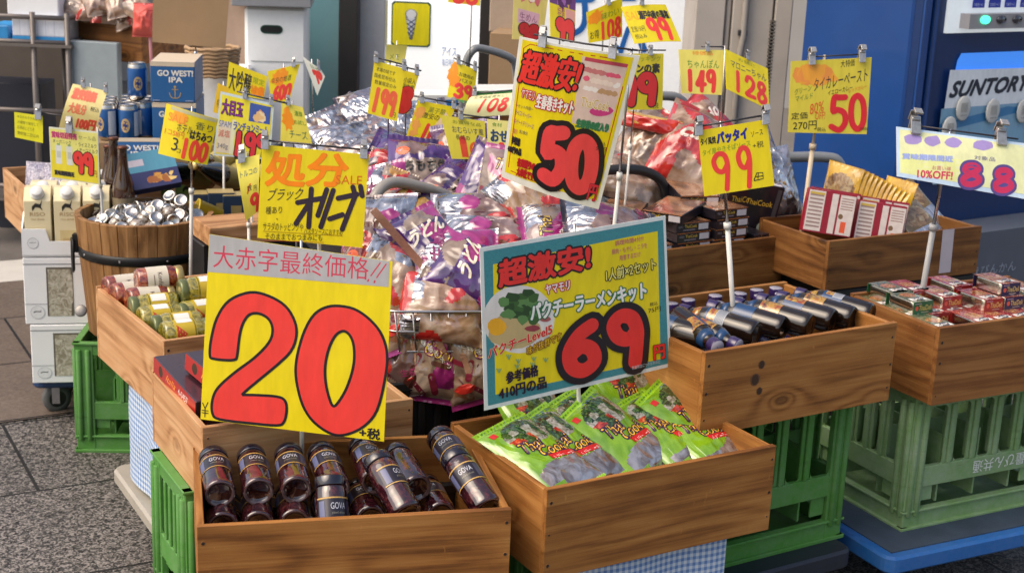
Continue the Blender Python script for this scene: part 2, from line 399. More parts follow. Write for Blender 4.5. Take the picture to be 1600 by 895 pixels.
def crate(fr, label, mat, t=.012, name='wooden_crate', grp='wooden crates of the display', side=None):
    c = thing(name, label, 'crate', fr.m(fr.w / 2, fr.d / 2, -fr.h), fr.yaw, grp); w, d, h = fr.w, fr.d, fr.h
    rnd = random.Random(label)
    def board(nm, loc, L, H, rz, mt, nails=True):
        m = MB(); m.box((0, 0, 0), (L, t, H), mt)
        if nails:
            k = m
            for sx in (-1, 1):
                for z in (-.34, 0, .34):
                    r = rnd.uniform(.0028, .005)
                    k.lathe([(r, 0), (r * .8, .0008)], NAILM, 9, Matrix.Translation((sx * (L / 2 - .008 - rnd.random() * .003), -t / 2, z * H + rnd.uniform(-.008, .008))) @ Matrix.Rotation(pi / 2, 4, 'X'))
        o = m.build(nm, c, bevel=.0012); o.location = loc; o.rotation_euler = (rnd.uniform(-.006, .006), 0, rz)
        return o
    board('front_board', (0, -d / 2 + t / 2, h / 2), w, h, 0, mat)
    board('back_board', (0, d / 2 - t / 2, h / 2), w, h, pi, mat)
    board('side_board', (-w / 2 + t / 2, 0, h / 2 - .0015), d - 2 * t - .001, h - .003, -pi / 2, side or mat, False)
    board('side_board', (w / 2 - t / 2, 0, h / 2 - .0015), d - 2 * t - .001, h - .003, pi / 2, mat, False)
    m = MB(); m.box((0, 0, 0), (w - 2 * t - .002, d - 2 * t - .002, .008), mat); o = m.build('bottom_board', c); o.location = (0, 0, .006)
    return c
crate(CR['A'], 'honey pine crate of dark olive jars at the front of the display', W_MID)
crate(CR['B'], 'pine crate filled with lime green noodle packets', W_MID)
crate(CR['C'], 'pine crate of dark sauce bottles with three knots in its front', W_MID)
crate(CR['D'], 'pine crate of small curry tins standing on the faded green bottle crate', W_RED)
crate(CR['E'], 'aged pine crate holding black meal boxes', W_DARK)
fF = crate(CR['F'], 'aged pine crate of red and white boxes with white tape on its front', W_DARK)
m = MB(); m.grid(lambda u, v: (.13 + u * .044 - v * .004, -CR['F'].d / 2 - .0012, .012 + v * .125), 2, 6, pm('paper_tape', (.52, .46, .50), .6)); m.build('tape', fF)
crate(CR['G'], 'pale pine crate of yellow and green pickle jars beside the barrel', W_PALE)
crate(CR['H'], 'pale pine crate holding dark red boxed pizzas behind the big 20 sign', W_PALE)
# knots on the sauce crate's front board
KN = pm('knot', (.045, .018, .007), .5, var=.5, scale=120); KR = pm('knot_ring', (.13, .055, .02), .55, var=.5, scale=160)
fc = [o for o in COL.objects if o.name.startswith('front_board') and o.parent and 'three knots' in o.parent.get('label', '')][0]
m = MB()
for x, z, r in ((-.112, .044, .0062), (-.126, .014, .0088), (-.112, -.012, .0056)):
    m.add([(x + 1.45 * r * cos(k * pi / 8) * (1 + .10 * sin(2 * k)), -.0064, z + 1.5 * r * sin(k * pi / 8)) for k in range(16)], [tuple(range(16))], KR)
    m.add([(x + r * cos(k * pi / 8) * (1 + .12 * sin(3 * k)), -.0068, z + 1.25 * r * sin(k * pi / 8)) for k in range(16)], [tuple(range(16))], KN)
m.build('knots', fc)

# ------------------------------------------------------------------ plastic bottle crates
def plastic(name, c, fade):
    g = G(name); o = g.obj(); n = g.noise(o, 9, 6, .7); n2 = g.noise(o, 60, 4, .7)
    f = g.n('MapRange', {0: g.math('ADD', g.math('MULTIPLY', n, .6), g.math('MULTIPLY', n2, .4)), 1: .4, 2: .66, 3: 0, 4: fade}).outputs[0]
    col = g.mix(f, c, tuple(min(1, x * .7 + .16) for x in c)); g.put(g.b.inputs['Base Color'], col)
    g.put(g.b.inputs['Roughness'], g.math('MULTIPLY_ADD', n2, .35, .42)); g.set(Specular_IOR_Level=.3)
    sc_ = g.n('MapRange', {0: g.noise(g.n('Mapping', {'Vector': o, 'Scale': (1, 1, 9), 'Rotation': (.5, .3, 0)}).outputs[0], 14, 4, .75), 1: .60, 2: .72, 3: 0, 4: .5}).outputs[0]
    g.put(g.b.inputs['Base Color'], g.mix(sc_, col, tuple(x * .45 + .02 for x in c))); g.bump(n2, .2, .002); return g.m
GREEN = plastic('green_plastic', (.065, .235, .035), .4); FADED = plastic('faded_green_plastic', (.17, .31, .11), .9)
def beer_crate(loc, yaw, w, d, h, mat, label, bars=3):
    c = thing('bottle_crate', label, 'bottle crate', loc, R(yaw), 'green plastic bottle crates'); t = .016
    m = MB(); pw = .05
    for sx in (-1, 1):
        for sy in (-1, 1):
            # L-shaped ribbed corner posts
            m.box((sx * (w / 2 - pw / 2), sy * (d / 2 - t / 2), h / 2), (pw, t, h - .006), mat)
            m.box((sx * (w / 2 - t / 2), sy * (d / 2 - pw / 2 - t / 2 - .0005), h / 2), (t, pw - t, h - .0061), mat)
            for k in (0, 1): m.tube([(sx * (w / 2 - .012 - .024 * k), sy * (d / 2), .035), (sx * (w / 2 - .012 - .024 * k), sy * (d / 2), h - .02)], .008, mat, 8)
            for k in (0, 1): m.tube([(sx * (w / 2), sy * (d / 2 - .012 - .024 * k), .035), (sx * (w / 2), sy * (d / 2 - .012 - .024 * k), h - .02)], .008, mat, 8)
    for ax, L, off in ((0, w, d), (1, d, w)):
        for s in (-1, 1):
            def B(x, z, lx, lz, th=t - .002, out=0):
                cx_, cy_2 = (x, s * (off / 2 - t / 2 + out)) if ax == 0 else (s * (off / 2 - t / 2 + out), x)
                m.box((cx_, cy_2, z), (lx, th, lz) if ax == 0 else (th, lx, lz), mat)
            inn = L - 2 * pw
            B(0, h - .018, inn + .002, .036); B(0, .024, inn + .002, .048); B(0, h * .38, inn + .002, .05)
            B(0, .004, L + .012, .0095, t + .006, .004); B(0, .046, L + .008, .006, t + .004, .003); B(0, h - .003, L + .008, .0065, t + .004, .0025)
            z0, z1 = h * .38 + .025, h - .036
            for k in range(bars):
                x = -inn / 2 + inn * (k + 1) / (bars + 1)
                B(x, (z0 + z1) / 2, .012, z1 - z0, t + .012, -.006); B(x - .011, (z0 + z1) / 2, .01, z1 - z0 + .001, .006); B(x + .011, (z0 + z1) / 2, .01, z1 - z0 + .001, .006)
            for k in range(bars + 1):     # rounded window corners
                xa = -inn / 2 + inn * k / (bars + 1) + (.016 if k else 0); xb = -inn / 2 + inn * (k + 1) / (bars + 1) - (.016 if k < bars else 0)
                for xx, sx in ((xa, 1), (xb, -1)):
                    for zz, sz in ((z0, 1), (z1, -1)):
                        r = .016; pts = [(xx, zz)] + [(xx + sx * r * (1 - cos(a)), zz + sz * r * (1 - sin(a))) for a in [i * pi / 8 for i in range(5)]]
                        q = [(px, s * (off / 2 - .004), pz) if ax == 0 else (s * (off / 2 - .004), px, pz) for px, pz in pts]; m.add(q, [tuple(range(len(q)))], mat)
            B(-inn / 2 + .02, .09, .04, h * .38 - .025 - .048, .006, -.004); B(inn / 2 - .02, .09, .04, h * .38 - .025 - .048, .006, -.004)
    m.build('body', c, bevel=.0015)
    g = MB(); g.box((0, 0, .012), (w - .04, d - .04, .012), mat)
    for k in range(1, 4): g.box((-w / 2 + w * k / 4, 0, h * .4), (.005, d - .04, h * .5), mat)
    for k in range(1, 3): g.box((0, -d / 2 + d * k / 3, h * .4 - .001), (w - .042, .005, h * .5 - .004), mat)
    g.build('bottle_divider', c); return c
def ctr(fl, yaw, w, d):
    a = R(yaw); return V(fl) + V((cos(a), sin(a), 0)) * w / 2 + V((-sin(a), cos(a), 0)) * d / 2
c4 = beer_crate(ctr((.924, 3.139, .15), 28, .46, .36), 28, .37 + .09, .36, .334, FADED, 'faded green bottle crate with upside down white lettering on the blue dolly', 4)
m = MB(); a = Art(8); a.text('中容量びん共通', 0, 0, 1, 1, ink(225, 230, 222))
a.onto(m, lambda u, v, z: (.205 - .235 * u, -.18 - .0008 - z, .113 + .032 * (1 - v))); m.build('lettering', c4)
c2 = beer_crate(ctr((.762 - .46 * cos(R(31.9)), 3.053 - .46 * sin(R(31.9)), .17), 31.9, .46, .36), 31.9, .46, .36, .348, GREEN, 'bright green bottle crate under the crate of dark sauce bottles', 4)
beer_crate(ctr((-1.179, 3.777, 0), 4, .40, .32), 4, .40, .32, .315, GREEN, 'green bottle crate standing on the tiles under the wooden barrel', 3)
beer_crate(ctr((-.60, 2.56, .13), 29, .40, .23), 29, .40, .23, .30, GREEN, 'green bottle crate under the pizza crate, partly wrapped in gingham', 3)
beer_crate(ctr((-.648, 2.80, .2), 29, .40, .37), 29, .40, .37, .246, GREEN, 'green bottle crate hidden behind the gingham cloth under the pickle jars', 3)
beer_crate(ctr((-.45, 2.235, .04), 13.5, .44, .32), 13.5, .44, .32, .302, GREEN, 'green bottle crate carrying the front crate of olive jars', 3)
beer_crate(ctr((.082, 2.452, .04), 30.4, .42, .32), 30.4, .42, .32, .33, GREEN, 'green bottle crate behind gingham under the noodle packets', 3)

# ------------------------------------------------------------------ dollies
def dolly(c, yaw, w, d, z0, z1, mat, label, wheel=True, wmat=RUBBER, rim=BLACKP, rail=False):
    o = thing('dolly', label, 'dolly', (c[0], c[1], 0), R(yaw), 'dollies under the crates'); m = MB(); r = .03
    pts = []
    for sx, sy, a0 in ((1, 1, 0), (-1, 1, pi / 2), (-1, -1, pi), (1, -1, 3 * pi / 2)):
        for k in range(5): a = a0 + k * pi / 8; pts.append((sx * (w / 2 - r) + r * cos(a), sy * (d / 2 - r) + r * sin(a)))
    n = len(pts); m.add([(x, y, z0) for x, y in pts] + [(x, y, z1) for x, y in pts], [tuple(range(n))[::-1], tuple(range(n, 2 * n))] + [(i, (i + 1) % n, n + (i + 1) % n, n + i) for i in range(n)], mat)
    m.build('deck', o, bevel=.006)
    if mat is BLUEP: q = MB(); q.box((0, 0, z1 + .0015), (w - .05, d - .05, .003), pm('worn_mat', (.035, .055, .085), .75, var=.5, scale=14, bump=.2, bscale=200)); q.build('rubber_mat', o)  # thin dark sheet added for the worn top of the deck
    if z0 > .05:
        for sx in (-1, 1):
            for sy in (-1, 1):
                q = MB(); ins = .16 if z0 > .15 else .06; x, y, rr = sx * (w / 2 - ins), sy * (d / 2 - ins), min((z0 - .012) / 2, .05)
                q.lathe([(rr * .55, -.012, rim), (rr * .6, -.0125, wmat), (rr, -.010, wmat), (rr, .010, wmat), (rr * .6, .0125, rim), (rr * .55, .012, rim)], wmat, 22, Matrix.Translation((x, y - .012 * sy, rr)) @ Matrix.Rotation(pi / 2, 4, 'X') @ Matrix.Rotation(.4, 4, 'Y'))
                wh = q.build('wheel', o)
                q = MB()
                for s in (-1, 1): q.box((x, y - .012 * sy + s * .0165, (rr * .7 + z0) / 2), (.022, .003, z0 - rr * .7), STEEL)
                q.box((x, y - .012 * sy, z0 - .004), (.05, .05, .007), STEEL); q.build('caster_fork', o)
    return o
BLUEP = plastic('blue_plastic', (.008, .11, .36), .22); BEIGE = pm('beige_board', (.36, .33, .28), .5, var=.2, scale=10)
DKBLUE = pm('dark_plastic', (.015, .019, .032), .5, var=.3, scale=15); NAVYP = pm('navy_plastic', (.012, .04, .12), .45)
dolly(ctr((.862, 2.985, 0), 27, .66, .50), 27, .66, .50, .108, .15, BLUEP, 'bright blue plastic dolly under the faded green bottle crate', wmat=BLACKP, rim=BLUEP)
dolly(ctr((.36, 2.73, 0), 31.9, .50, .46), 31.9, .50, .46, .125, .17, DKBLUE, 'dark dolly under the bright green bottle crate')
dolly(ctr((-.695, 2.805, 0), 29.5, .50, .47), 29.5, .50, .47, .166, .2, BEIGE, 'beige flat dolly board under the gingham cloth beside the paving', wheel=True)
dolly(ctr((-.575, 2.565, 0), 29, .36, .20), 29, .36, .20, .085, .129, DKBLUE, 'dark low dolly under the green crate of the pizza crate')
dolly(ctr((-.46, 2.22, 0), 13.5, .48, .36), 13.5, .48, .36, .006, .04, BEIGE, 'low beige board under the front green crate')
dolly(ctr((.08, 2.40, 0), 30.4, .48, .36), 30.4, .48, .36, .006, .04, BEIGE, 'low board under the green crate wrapped in gingham')
dolly(ctr((-1.375, 4.0, 0), 12, .30, .28), 12, .30, .28, .095, .128, NAVYP, 'navy dolly with grey casters under the stacked milk cartons')

# ------------------------------------------------------------------ gingham cloths
def gingham_mat():
    g = G('gingham'); uv = g.n('UVMap').outputs[0]; s = g.n('SeparateXYZ', {0: uv})
    def st(x): return g.math('GREATER_THAN', g.math('FRACT', g.math('MULTIPLY', x, 78)), .5)
    f = g.math('MULTIPLY', g.math('ADD', st(s.outputs[0]), st(s.outputs[1])), .5)
    c = g.ramp(f, [(0, (.62, .66, .70)), (.5, (.33, .44, .62)), (1, (.13, .23, .46))])
    g.put(g.b.inputs['Base Color'], c); g.set(Roughness=.85, Specular_IOR_Level=.2); g.bump(g.noise(g.obj(), 900, 1), .15, .001); return g.m
GING = gingham_mat()
def cloth(name, label, a, b, z1, z0, wob=.006, ret=.0):
    """a cloth hung along a->b from height z1 to z0, with shallow folds"""
    a, b = V(a), V(b); t = (b - a); L = t.length; t.normalize(); n = V((t.y, -t.x, 0)); me = MB(); nx, ny = 60, 14
    fn = lambda u, v: a + t * (u * L) + n * (wob * (1 + .9 * (1 - v)) * (sin(u * L * 34) * .6 + mn.noise(V((u * L * 9, v * 2, L))) * 1.2) + (1 - v) * .004) + V((0, 0, z0 + (z1 - z0) * v + (1 - v) * .006 * mn.noise(V((u * 6, 3, L)))))
    me.grid(fn, nx, ny, GING); b0 = len(me.v)
    me.grid(lambda u, v: fn(u, v) - n * .0012, nx, ny, GING); o = me.build(name)
    o.data.flip_normals() if False else None
    ul = o.data.uv_layers.new(name='UVMap')
    for p in o.data.polygons:
        for li in p.loop_indices:
            k = o.data.loops[li].vertex_index % ((nx + 1) * (ny + 1)); i, j = k % (nx + 1), k // (nx + 1); ul.data[li].uv = (i / nx * L, j / ny * (z1 - z0))
    return tag(o, label, 'tablecloth', 'blue gingham cloths')
e29, n29 = V((cos(R(29)), sin(R(29)), 0)), V((-sin(R(29)), cos(R(29)), 0))
p0 = V((-.648, 2.80, 0)) - e29 * .020
cloth('gingham_cloth', 'blue gingham cloth hanging over the beige board under the pale crates', p0 + n29 * .39, p0 - n29 * .004, .450, .212, .003)
fB = CR['B']
cloth('gingham_cloth', 'blue gingham cloth hanging under the crate of green noodle packets', fB.m(-.01, .028, -.544), fB.m(.43, .028, -.544), .372, .05, .004)

# ------------------------------------------------------------------ black crates and boxes under the middle of the stall
def plain_box(name, label, cat, fl, yaw, w, d, h, mat, grp=None, slats=0):
    o = thing(name, label, cat, ctr(fl, yaw, w, d), R(yaw), grp); m = MB(); m.box((0, 0, h / 2), (w, d, h), mat)
    for k in range(slats):
        m.box((-w / 2 + w * (k + .5) / slats, -d / 2 - .004, h / 2), (w / slats * .45, .010, h * .94), mat)
    for z in (.012, h - .012) if slats else (): m.box((0, -d / 2 - .006, z), (w + .006, .014, .022), mat)
    m.build('body', o, bevel=.003); return o
plain_box('black_crate', 'black slatted crate under the wire basket', 'crate', (-.33, 2.86, 0), 28, .52, .42, .545, BLACKP, None, 14)
plain_box('black_crate', 'black crate hidden under the aged crate of meal boxes', 'crate', (.34, 3.745, 0), 33, .48, .30, .495, BLACKP, None, 6)
plain_box('black_crate', 'black crate hidden under the aged crate with the white tape', 'crate', (.87, 3.83, 0), 29, .5, .26, .541, BLACKP, None, 6)
plain_box('black_crate', 'low black crate between the olive jars and the wire basket', 'crate', (-.20, 2.62, 0), 26, .34, .20, .43, BLACKP, None, 8)

# ================================================================== GOODS
def onv(fr, px, py, v):          # where the photo's ray meets the upright plane v metres behind a crate's front
    d = ray(px, py); o = fr.m(0, v); return C0 + d * ((o - C0).dot(fr.ey) / d.dot(fr.ey))
def axis_m(base, ax, roll=0):    # local +Z along ax, local +X as level as possible
    z = V(ax).normalized(); x = V((0, 0, 1)).cross(z)
    x = x.normalized() if x.length > 1e-3 else V((1, 0, 0)); y = z.cross(x)
    return Matrix(((x.x, y.x, z.x, base[0]), (x.y, y.y, z.y, base[1]), (x.z, y.z, z.z, base[2]), (0, 0, 0, 1))) @ Matrix.Rotation(roll, 4, 'Z')
def cyl(r, a0, a1, z0, z1):      # unit square wrapped on a cylinder, seen from outside
    return lambda u, v, z=0: ((r + z) * cos(a0 + (a1 - a0) * u), (r + z) * sin(a0 + (a1 - a0) * u), z0 + (z1 - z0) * v)
def put(proto, label, M, first=[set()]):
    o = proto
    if proto.name in first[0]: o = dup(proto)
    else: first[0].add(proto.name)
    o.matrix_world = M; o['label'] = label; return o

def film(name, stops, scale, rough=.12, bump=.5, metal=0.0, dist=1.5, bs=22):
    g = G(name); o = g.obj(); oi = g.n('ObjectInfo').outputs['Random']
    p = g.n('VectorMath', {0: o, 1: g.n('CombineXYZ', {0: g.math('MULTIPLY', oi, 9), 1: oi, 2: 0}).outputs[0]}, operation='ADD').outputs[0]
    c = g.ramp(g.noise(p, scale, 3, .55, dist), stops); g.put(g.b.inputs['Base Color'], c)
    g.set(Roughness=rough, Metallic=metal, Coat_Weight=1.0, Coat_Roughness=.04, Specular_IOR_Level=.6)
    a = g.noise(g.n('Mapping', {'Vector': p, 'Scale': (1, .35, 1), 'Rotation': (0, 0, .5)}).outputs[0], bs, 2, .5, .8); r = g.math('ABSOLUTE', g.math('SUBTRACT', a, .5))
    n = g.n('Bump', {'Height': g.math('MULTIPLY', r, -1), 'Strength': bump, 'Distance': .02}).outputs[0]
    g.put(g.b.inputs['Coat Normal'], n); g.put(g.b.inputs['Normal'], n); return g.m
# ---- dark olive jars
OLIVE_ = lambda: film('dark_olive_glass', [(.36, (.010, .002, .004)), (.54, (.034, .006, .010)), (.70, (.10, .022, .022))], 44, .06, .08); LIDN = pm('navy_lid', (.009, .007, .016), .2, .1, coat=.8)
def olive_jar():
    OLIVE = OLIVE_(); OLB = film('olive_base', [(.38, (.012, .004, .005)), (.55, (.05, .018, .014)), (.68, (.22, .12, .07))], 40, .06, .05); OLR = pm('glass_heel', (.10, .06, .06), .05, var=.2, coat=1)  # lighter heel ring paints the rim highlight into the base colour
    t = thing('olive_jar', 'x', 'jar', group='dark olive jars in the front crate'); m = MB()
    m.lathe([(.001, .009, OLB), (.016, .007, OLB), (.0205, .004, OLR), (.0225, .0, OLR), (.0258, .0), (.0278, .005), (.028, .012), (.028, .100), (.0255, .112), (.024, .116)], OLIVE, 28); m.build('glass', t)
    m = MB(); m.lathe([(.0262, .114), (.0268, .116), (.0268, .130), (.0255, .1325), (.02, .1318), (.001, .1318)], LIDN, 28); m.build('lid', t)
    m = MB(); lab = pm('navy_label', (.016, .012, .020), .35, var=.5, coat=.25); f = cyl(.0283, pi * .06, pi * .94, .050, .093)
    m.grid(lambda u, v: f(u, v), 26, 2, lab, None)
    a = Art(2.0); a.rect(0, .93, 1, .99, ink(190, 150, 80), 14); a.rect(0, .02, 1, .07, ink(190, 150, 80), 14); a.text('GOVA', .34, .50, .68, .76, ink(190, 190, 200)); a.text('pitted olives', .36, .28, .66, .40, ink(140, 135, 120)); a.rect(.74, .12, .95, .84, ink(70, 70, 90), 6); a.rect(.06, .1, .2, .85, ink(90, 95, 130), 3)
    a.onto(m, f, .0003); m.build('label', t); return t
PJ = olive_jar(); fA = CR['A']
top = [((344, 772), (-4, 1, .13), 0), ((404, 769), (-3, 1, .13), .12), ((463, 766), (-2, 1, .13), -.15), ((524, 763), (-.10, 1, .13), .1), ((588, 752), (-.08, 1, .12), .3), ((652, 764), (-.16, 1, .14), 2.2), ((727, 737), (-.2, 1, .15), -.5)]
for k, (px, ax, ro) in enumerate(top):
    ax = (ax[0] if abs(ax[0]) < 1 else ax[0] * .015, ax[1], ax[2]); d = fA.ex * ax[0] + fA.ey * ax[1] + V((0, 0, ax[2]))
    b = onv(fA, px[0], px[1], .158 if k < 6 else .172)
    put(PJ, ORD[k] + ' dark olive jar from the pale crate in the upper row of the front crate', axis_m(b, d, -pi / 2 + pi + ro if False else ro))
for k, (px, v) in enumerate([((348, 823), .128), ((404, 821), .128), ((461, 818), .128), ((524, 822), .12), ((580, 812), .13), ((690, 806), .13)]):
    put(PJ, ORD[k] + ' dark olive jar from the pale crate in the low row against the front board', axis_m(onv(fA, *px, v), fA.ey + fA.ex * random.uniform(-.06, .06) + V((0, 0, .02)), random.uniform(-.4, .4)))
put(PJ, 'small upright dark olive jar against the front board below the fourth jar', axis_m(onv(fA, 522, 864, .033), fA.ey * .55 + V((0, 0, .8)), .3))
put(PJ, 'dark olive jar lying across the others at the middle of the front crate', axis_m(onv(fA, 636, 803, .045), fA.ey * .8 - fA.ex * .28 + V((0, 0, .42)), .5))
put(PJ, 'dark olive jar lying against the noodle crate end of the front crate', axis_m(onv(fA, 762, 795, .05), fA.ey * .8 - fA.ex * .3 + V((0, 0, .4)), -.5))
for k in range(6):
    put(PJ, ORD[k] + ' hidden dark olive jar from the pale crate in the bottom layer', axis_m(fA.m(.06 + .073 * k, .19, -.108), fA.ey + V((0, 0, .05)), k))

# ---- pillow packets
LIME = film('lime_film', [(.35, (.11, .27, .004)), (.6, (.20, .39, .008))], 14, .2, .25); LIMED = film('lime_seal', [(.3, (.18, .42, .01)), (.7, (.30, .55, .015))], 60, .3, .4)
BOWL = film('bowl_print', [(.36, (.12, .12, .08)), (.5, (.26, .26, .21)), (.64, (.42, .41, .37))], 90, .2, .3); HERB = film('herb_print', [(.36, (.003, .014, .004)), (.5, (.016, .06, .012)), (.66, (.10, .18, .05))], 110, .2, .2); REDP = film('red_print', [(.4, (.30, .012, .008)), (.6, (.55, .06, .02)), (.75, (.6, .3, .1))], 70, .2, .2)
NOOD = film('noodle_window', [(.34, (.20, .14, .12)), (.5, (.34, .31, .31)), (.66, (.50, .48, .50))], 22, .07, .9, .55, 2.5, 9)
SILV = film('silver_film', [(.36, (.14, .13, .16)), (.5, (.42, .42, .46)), (.66, (.75, .75, .80))], 12, .10, 1.0, .75)
def pillow(m, w, h, t, mat, paint=None, nx=28, ny=36, wr=.0035, seed=0, flat=.3, seal=.055, M=None):
    """a filled bag: thickness t at the middle, crimped seals at both ends, wrinkled film; returns the surface for decals"""
    def zz(u, v):
        a = max(0, 1 - abs(2 * u - 1) ** 2.6); b = max(0, min(1, v / seal if v < seal else 1, (1 - v) / seal if v > 1 - seal else 1)); vv = max(0, (v - seal) / (1 - 2 * seal)); vv = min(vv, 1); c = max(0, 1 - abs(2 * vv - 1) ** 3.2)
        z = t * (a * c) ** .62; q = V((u * w * 24 + seed * 7.1, v * h * 15, seed)); rg = 1 - 2 * abs(mn.noise(q)); rg2 = 1 - 2 * abs(mn.noise(q * 2.3 + V((5, 1, 2))))
        return z + wr * (.7 * rg + .4 * rg2) * (.25 + a * c) + (.0012 * sin(u * w * 900) if b < .95 else 0)
    def S(u, v, z=0): 
        sh = 1 - .05 * (1 - abs(2 * v - 1) ** 2); return V(((u - .5) * w * sh, (v - .5) * h, zz(u, v) + z))
    def B(u, v): p = S(1 - u, v); return V((p.x, p.y, -flat * zz(1 - u, v) - .0006))
    T = (lambda p: M @ p) if M else (lambda p: p)
    m.grid(lambda u, v: T(S(u, v)), nx, ny, mat, paint); m.grid(lambda u, v: T(B(u, v)), nx // 2, ny // 2, mat); return lambda u, v, z=0: T(S(u, v, z))
def noodle_packet(seed):
    t = thing('noodle_packet', 'x', 'noodle packet', group='lime green noodle packets'); m = MB()
    def paint(u, v):
        if v > .945 or v < .03: return LIMED
        e = .31 + .08 * sin(u * 4 + seed) + .26 * (u - .5)
        if v < e: return LIME if (u < .1 or (v < .14 and u < .35)) else NOOD
        if ((u - .60) / .40) ** 2 + ((v - .735) / .18) ** 2 < 1: return HERB if mn.noise(V((u * 7, v * 11, seed))) + 1.6 * (v - .72) - 1.2 * abs(u - .52) > -.22 else REDP if u < .62 and v < .70 else BOWL
        return LIME
    S = pillow(m, .140, .220, .019, LIME, paint, 44, 64, .0034, seed); a = Art(.63); y, p = ink(245, 190, 40), ink(50, 15, 60)
    a.text('Thai', .20, .52, .56, .64, y, -.03, .1, 0, p, .012); a.text('Cook', .38, .405, .86, .52, y, -.03, .1, 0, p, .012); a.poly([(.44, .40), (.95, .36), (.95, .30), (.46, .34)], ink(200, 30, 30)); a.text('パクチーラーメン', .48, .325, .92, .375, WHT, -.03)
    a.rect(.12, .83, .22, .89, ink(200, 40, 40), 2); a.text('ベトナム', .5, .9, .9, .94, ink(60, 80, 160))
    for k in range(14): a.rect(.06 + k * .065, .965, .09 + k * .065, .978, ink(60, 110, 10)); a.L -= .16
    a.onto(m, S, .0004); m.build('film', t); return t
fB = CR['B']; N1, N2 = noodle_packet(1), noodle_packet(2.4)
def face_m(c, rz, tilt, roll=0):     # sheet local: +X across, +Y up the sheet, +Z its face; tilt 0 = lying face up, 90 = standing facing -Y
    return Matrix.Translation(c) @ Matrix.Rotation(rz, 4, 'Z') @ Matrix.Rotation(tilt, 4, 'X') @ Matrix.Rotation(roll, 4, 'Z')
y0 = fB.yaw
for pr, px, v, rz, ti, ro, lab in [
    (N1, (842, 712), .165, y0 - .02, 20, .36, 'lime noodle packet low against the olive jar side of its crate'),
    (N2, (842, 668), .30, y0, 42, .06, 'lime noodle packet standing at the back corner of its crate nearest the 20 sign'),
    (N1, (884, 704), .19, y0 - .05, 27, .46, 'flat lime noodle packet with large lettering in the front of its crate'),
    (N2, (925, 682), .225, y0, 30, .40, 'lime noodle packet wedged behind the one with the silver shine'),
    (N1, (966, 682), .195, y0 + .04, 32, .50, 'lime noodle packet with the broad silver shine in the middle of its crate'),
    (N2, (1036, 676), .195, y0 - .02, 24, .36, 'lime noodle packet lying under the last one with the red chilli print'),
    (N1, (1084, 656), .20, y0 + .08, 34, .46, 'last lime noodle packet, beside the sauce bottle crate'),
    (N2, (1090, 682), .165, y0 + .02, 20, .24, 'lime noodle packet lying at the corner of its crate nearest the bright green bottle crate'),
    (N2, (985, 625), .315, y0, 44, .08, 'lime noodle packet standing right under the 69 sign')]:
    put(pr, lab, face_m(onv(fB, *px, v), rz, R(ti), ro))
for k in range(4): put(N2, ORD[k] + ' hidden noodle packet in the bottom of the crate', face_m(fB.m(.09 + .11 * k, .18, -.125), y0, R(12), .1 * k))

# ---- sauce bottles
SAUCE = pm('sauce_glass', (.012, .006, .004), .14, var=.5, scale=60, coat=.45, spec=.5); CAPP = pm('violet_cap', (.028, .014, .085), .3, var=.2, coat=.5); CAPW = pm('cap_top', (.34, .32, .38), .4)
def sauce_bottle(kind):
    t = thing('sauce_bottle', 'x', 'bottle', group='dark sauce bottles'); m = MB()
    m.lathe([(.012, .004), (.018, .003), (.0215, 0), (.024, .005), (.0245, .012), (.0245, .098), (.022, .112), (.0155, .128), (.013, .136), (.013, .146)], SAUCE, 24); m.build('glass', t)
    m = MB(); m.lathe([(.0152, .139), (.0156, .14), (.0156, .157, CAPP), (.0150, .159, CAPW), (.001, .159)], CAPP, 20); m.build('cap', t)
    f = cyl(.0248, -pi * .35, pi * 1.35, .060, .1); m = MB(); f2 = lambda u, v, z=0: f(u, v, z) if v < .99 else f(u, .99, z)
    bl = pm('blue_label', (.010, .05, .14), .35, coat=.4); wl = pm('white_label', (.36, .38, .42), .45); fr_ = film('fruit_print', [(.36, (.25, .03, .01)), (.46, (.36, .13, .012)), (.58, (.44, .27, .03)), (.7, (.14, .03, .07))], 62, .25, .1)
    m.grid(lambda u, v: f(u, v), 34, 8, bl, lambda u, v: (fr_ if (.30 < u < .62) else wl if .64 < u < .92 and v < .92 else bl) if kind else (wl if .25 < u < .64 and v < .5 else fr_ if .3 < u < .5 and v < .9 else bl))
    a = Art(3)
    if kind == 0:
        for k in range(6): a.rect(.28, .06 + .07 * k, .61, .09 + .07 * k, ink(110, 115, 125), 12); a.L -= .16
    else: a.text('焼肉のたれ', .33, .68, .58, .9, ink(30, 20, 60))
    a.onto(m, f, .0003); m.build('label', t)
    m = MB(); m.lathe([(.0222, .1122), (.0158, .1282)], bl if kind else fr_, 20); m.build('neck_label', t); return t
S0, S1 = sauce_bottle(0), sauce_bottle(1); fC = CR['C']
for k, (bs, nk, pr, ro) in enumerate([((1103, 530), (1045, 492), S0, 1.5), ((1183, 522), (1098, 486), S0, -.1), ((1267, 510), (1183, 478), S1, .0), ((1303, 502), (1217, 472), S1, .5), ((1334, 498), (1246, 462), S1, .2), ((1362, 493), (1279, 456), S0, .6), ((1226, 514), (1140, 480), S1, 1.2)]):
    b = onv(fC, *bs, .075 if k < 3 else .10); q = onv(fC, *nk, .075 if k < 3 else .10); d = (q - b); ax = (fC.ey * .13 - fC.ex * .062 + V((0, 0, .012)))
    put(pr, ORD[k] + ' lying sauce bottle from the 69 sign, base pointing to the front', axis_m(b, ax, ro) @ Matrix.Scale(1.13, 4))
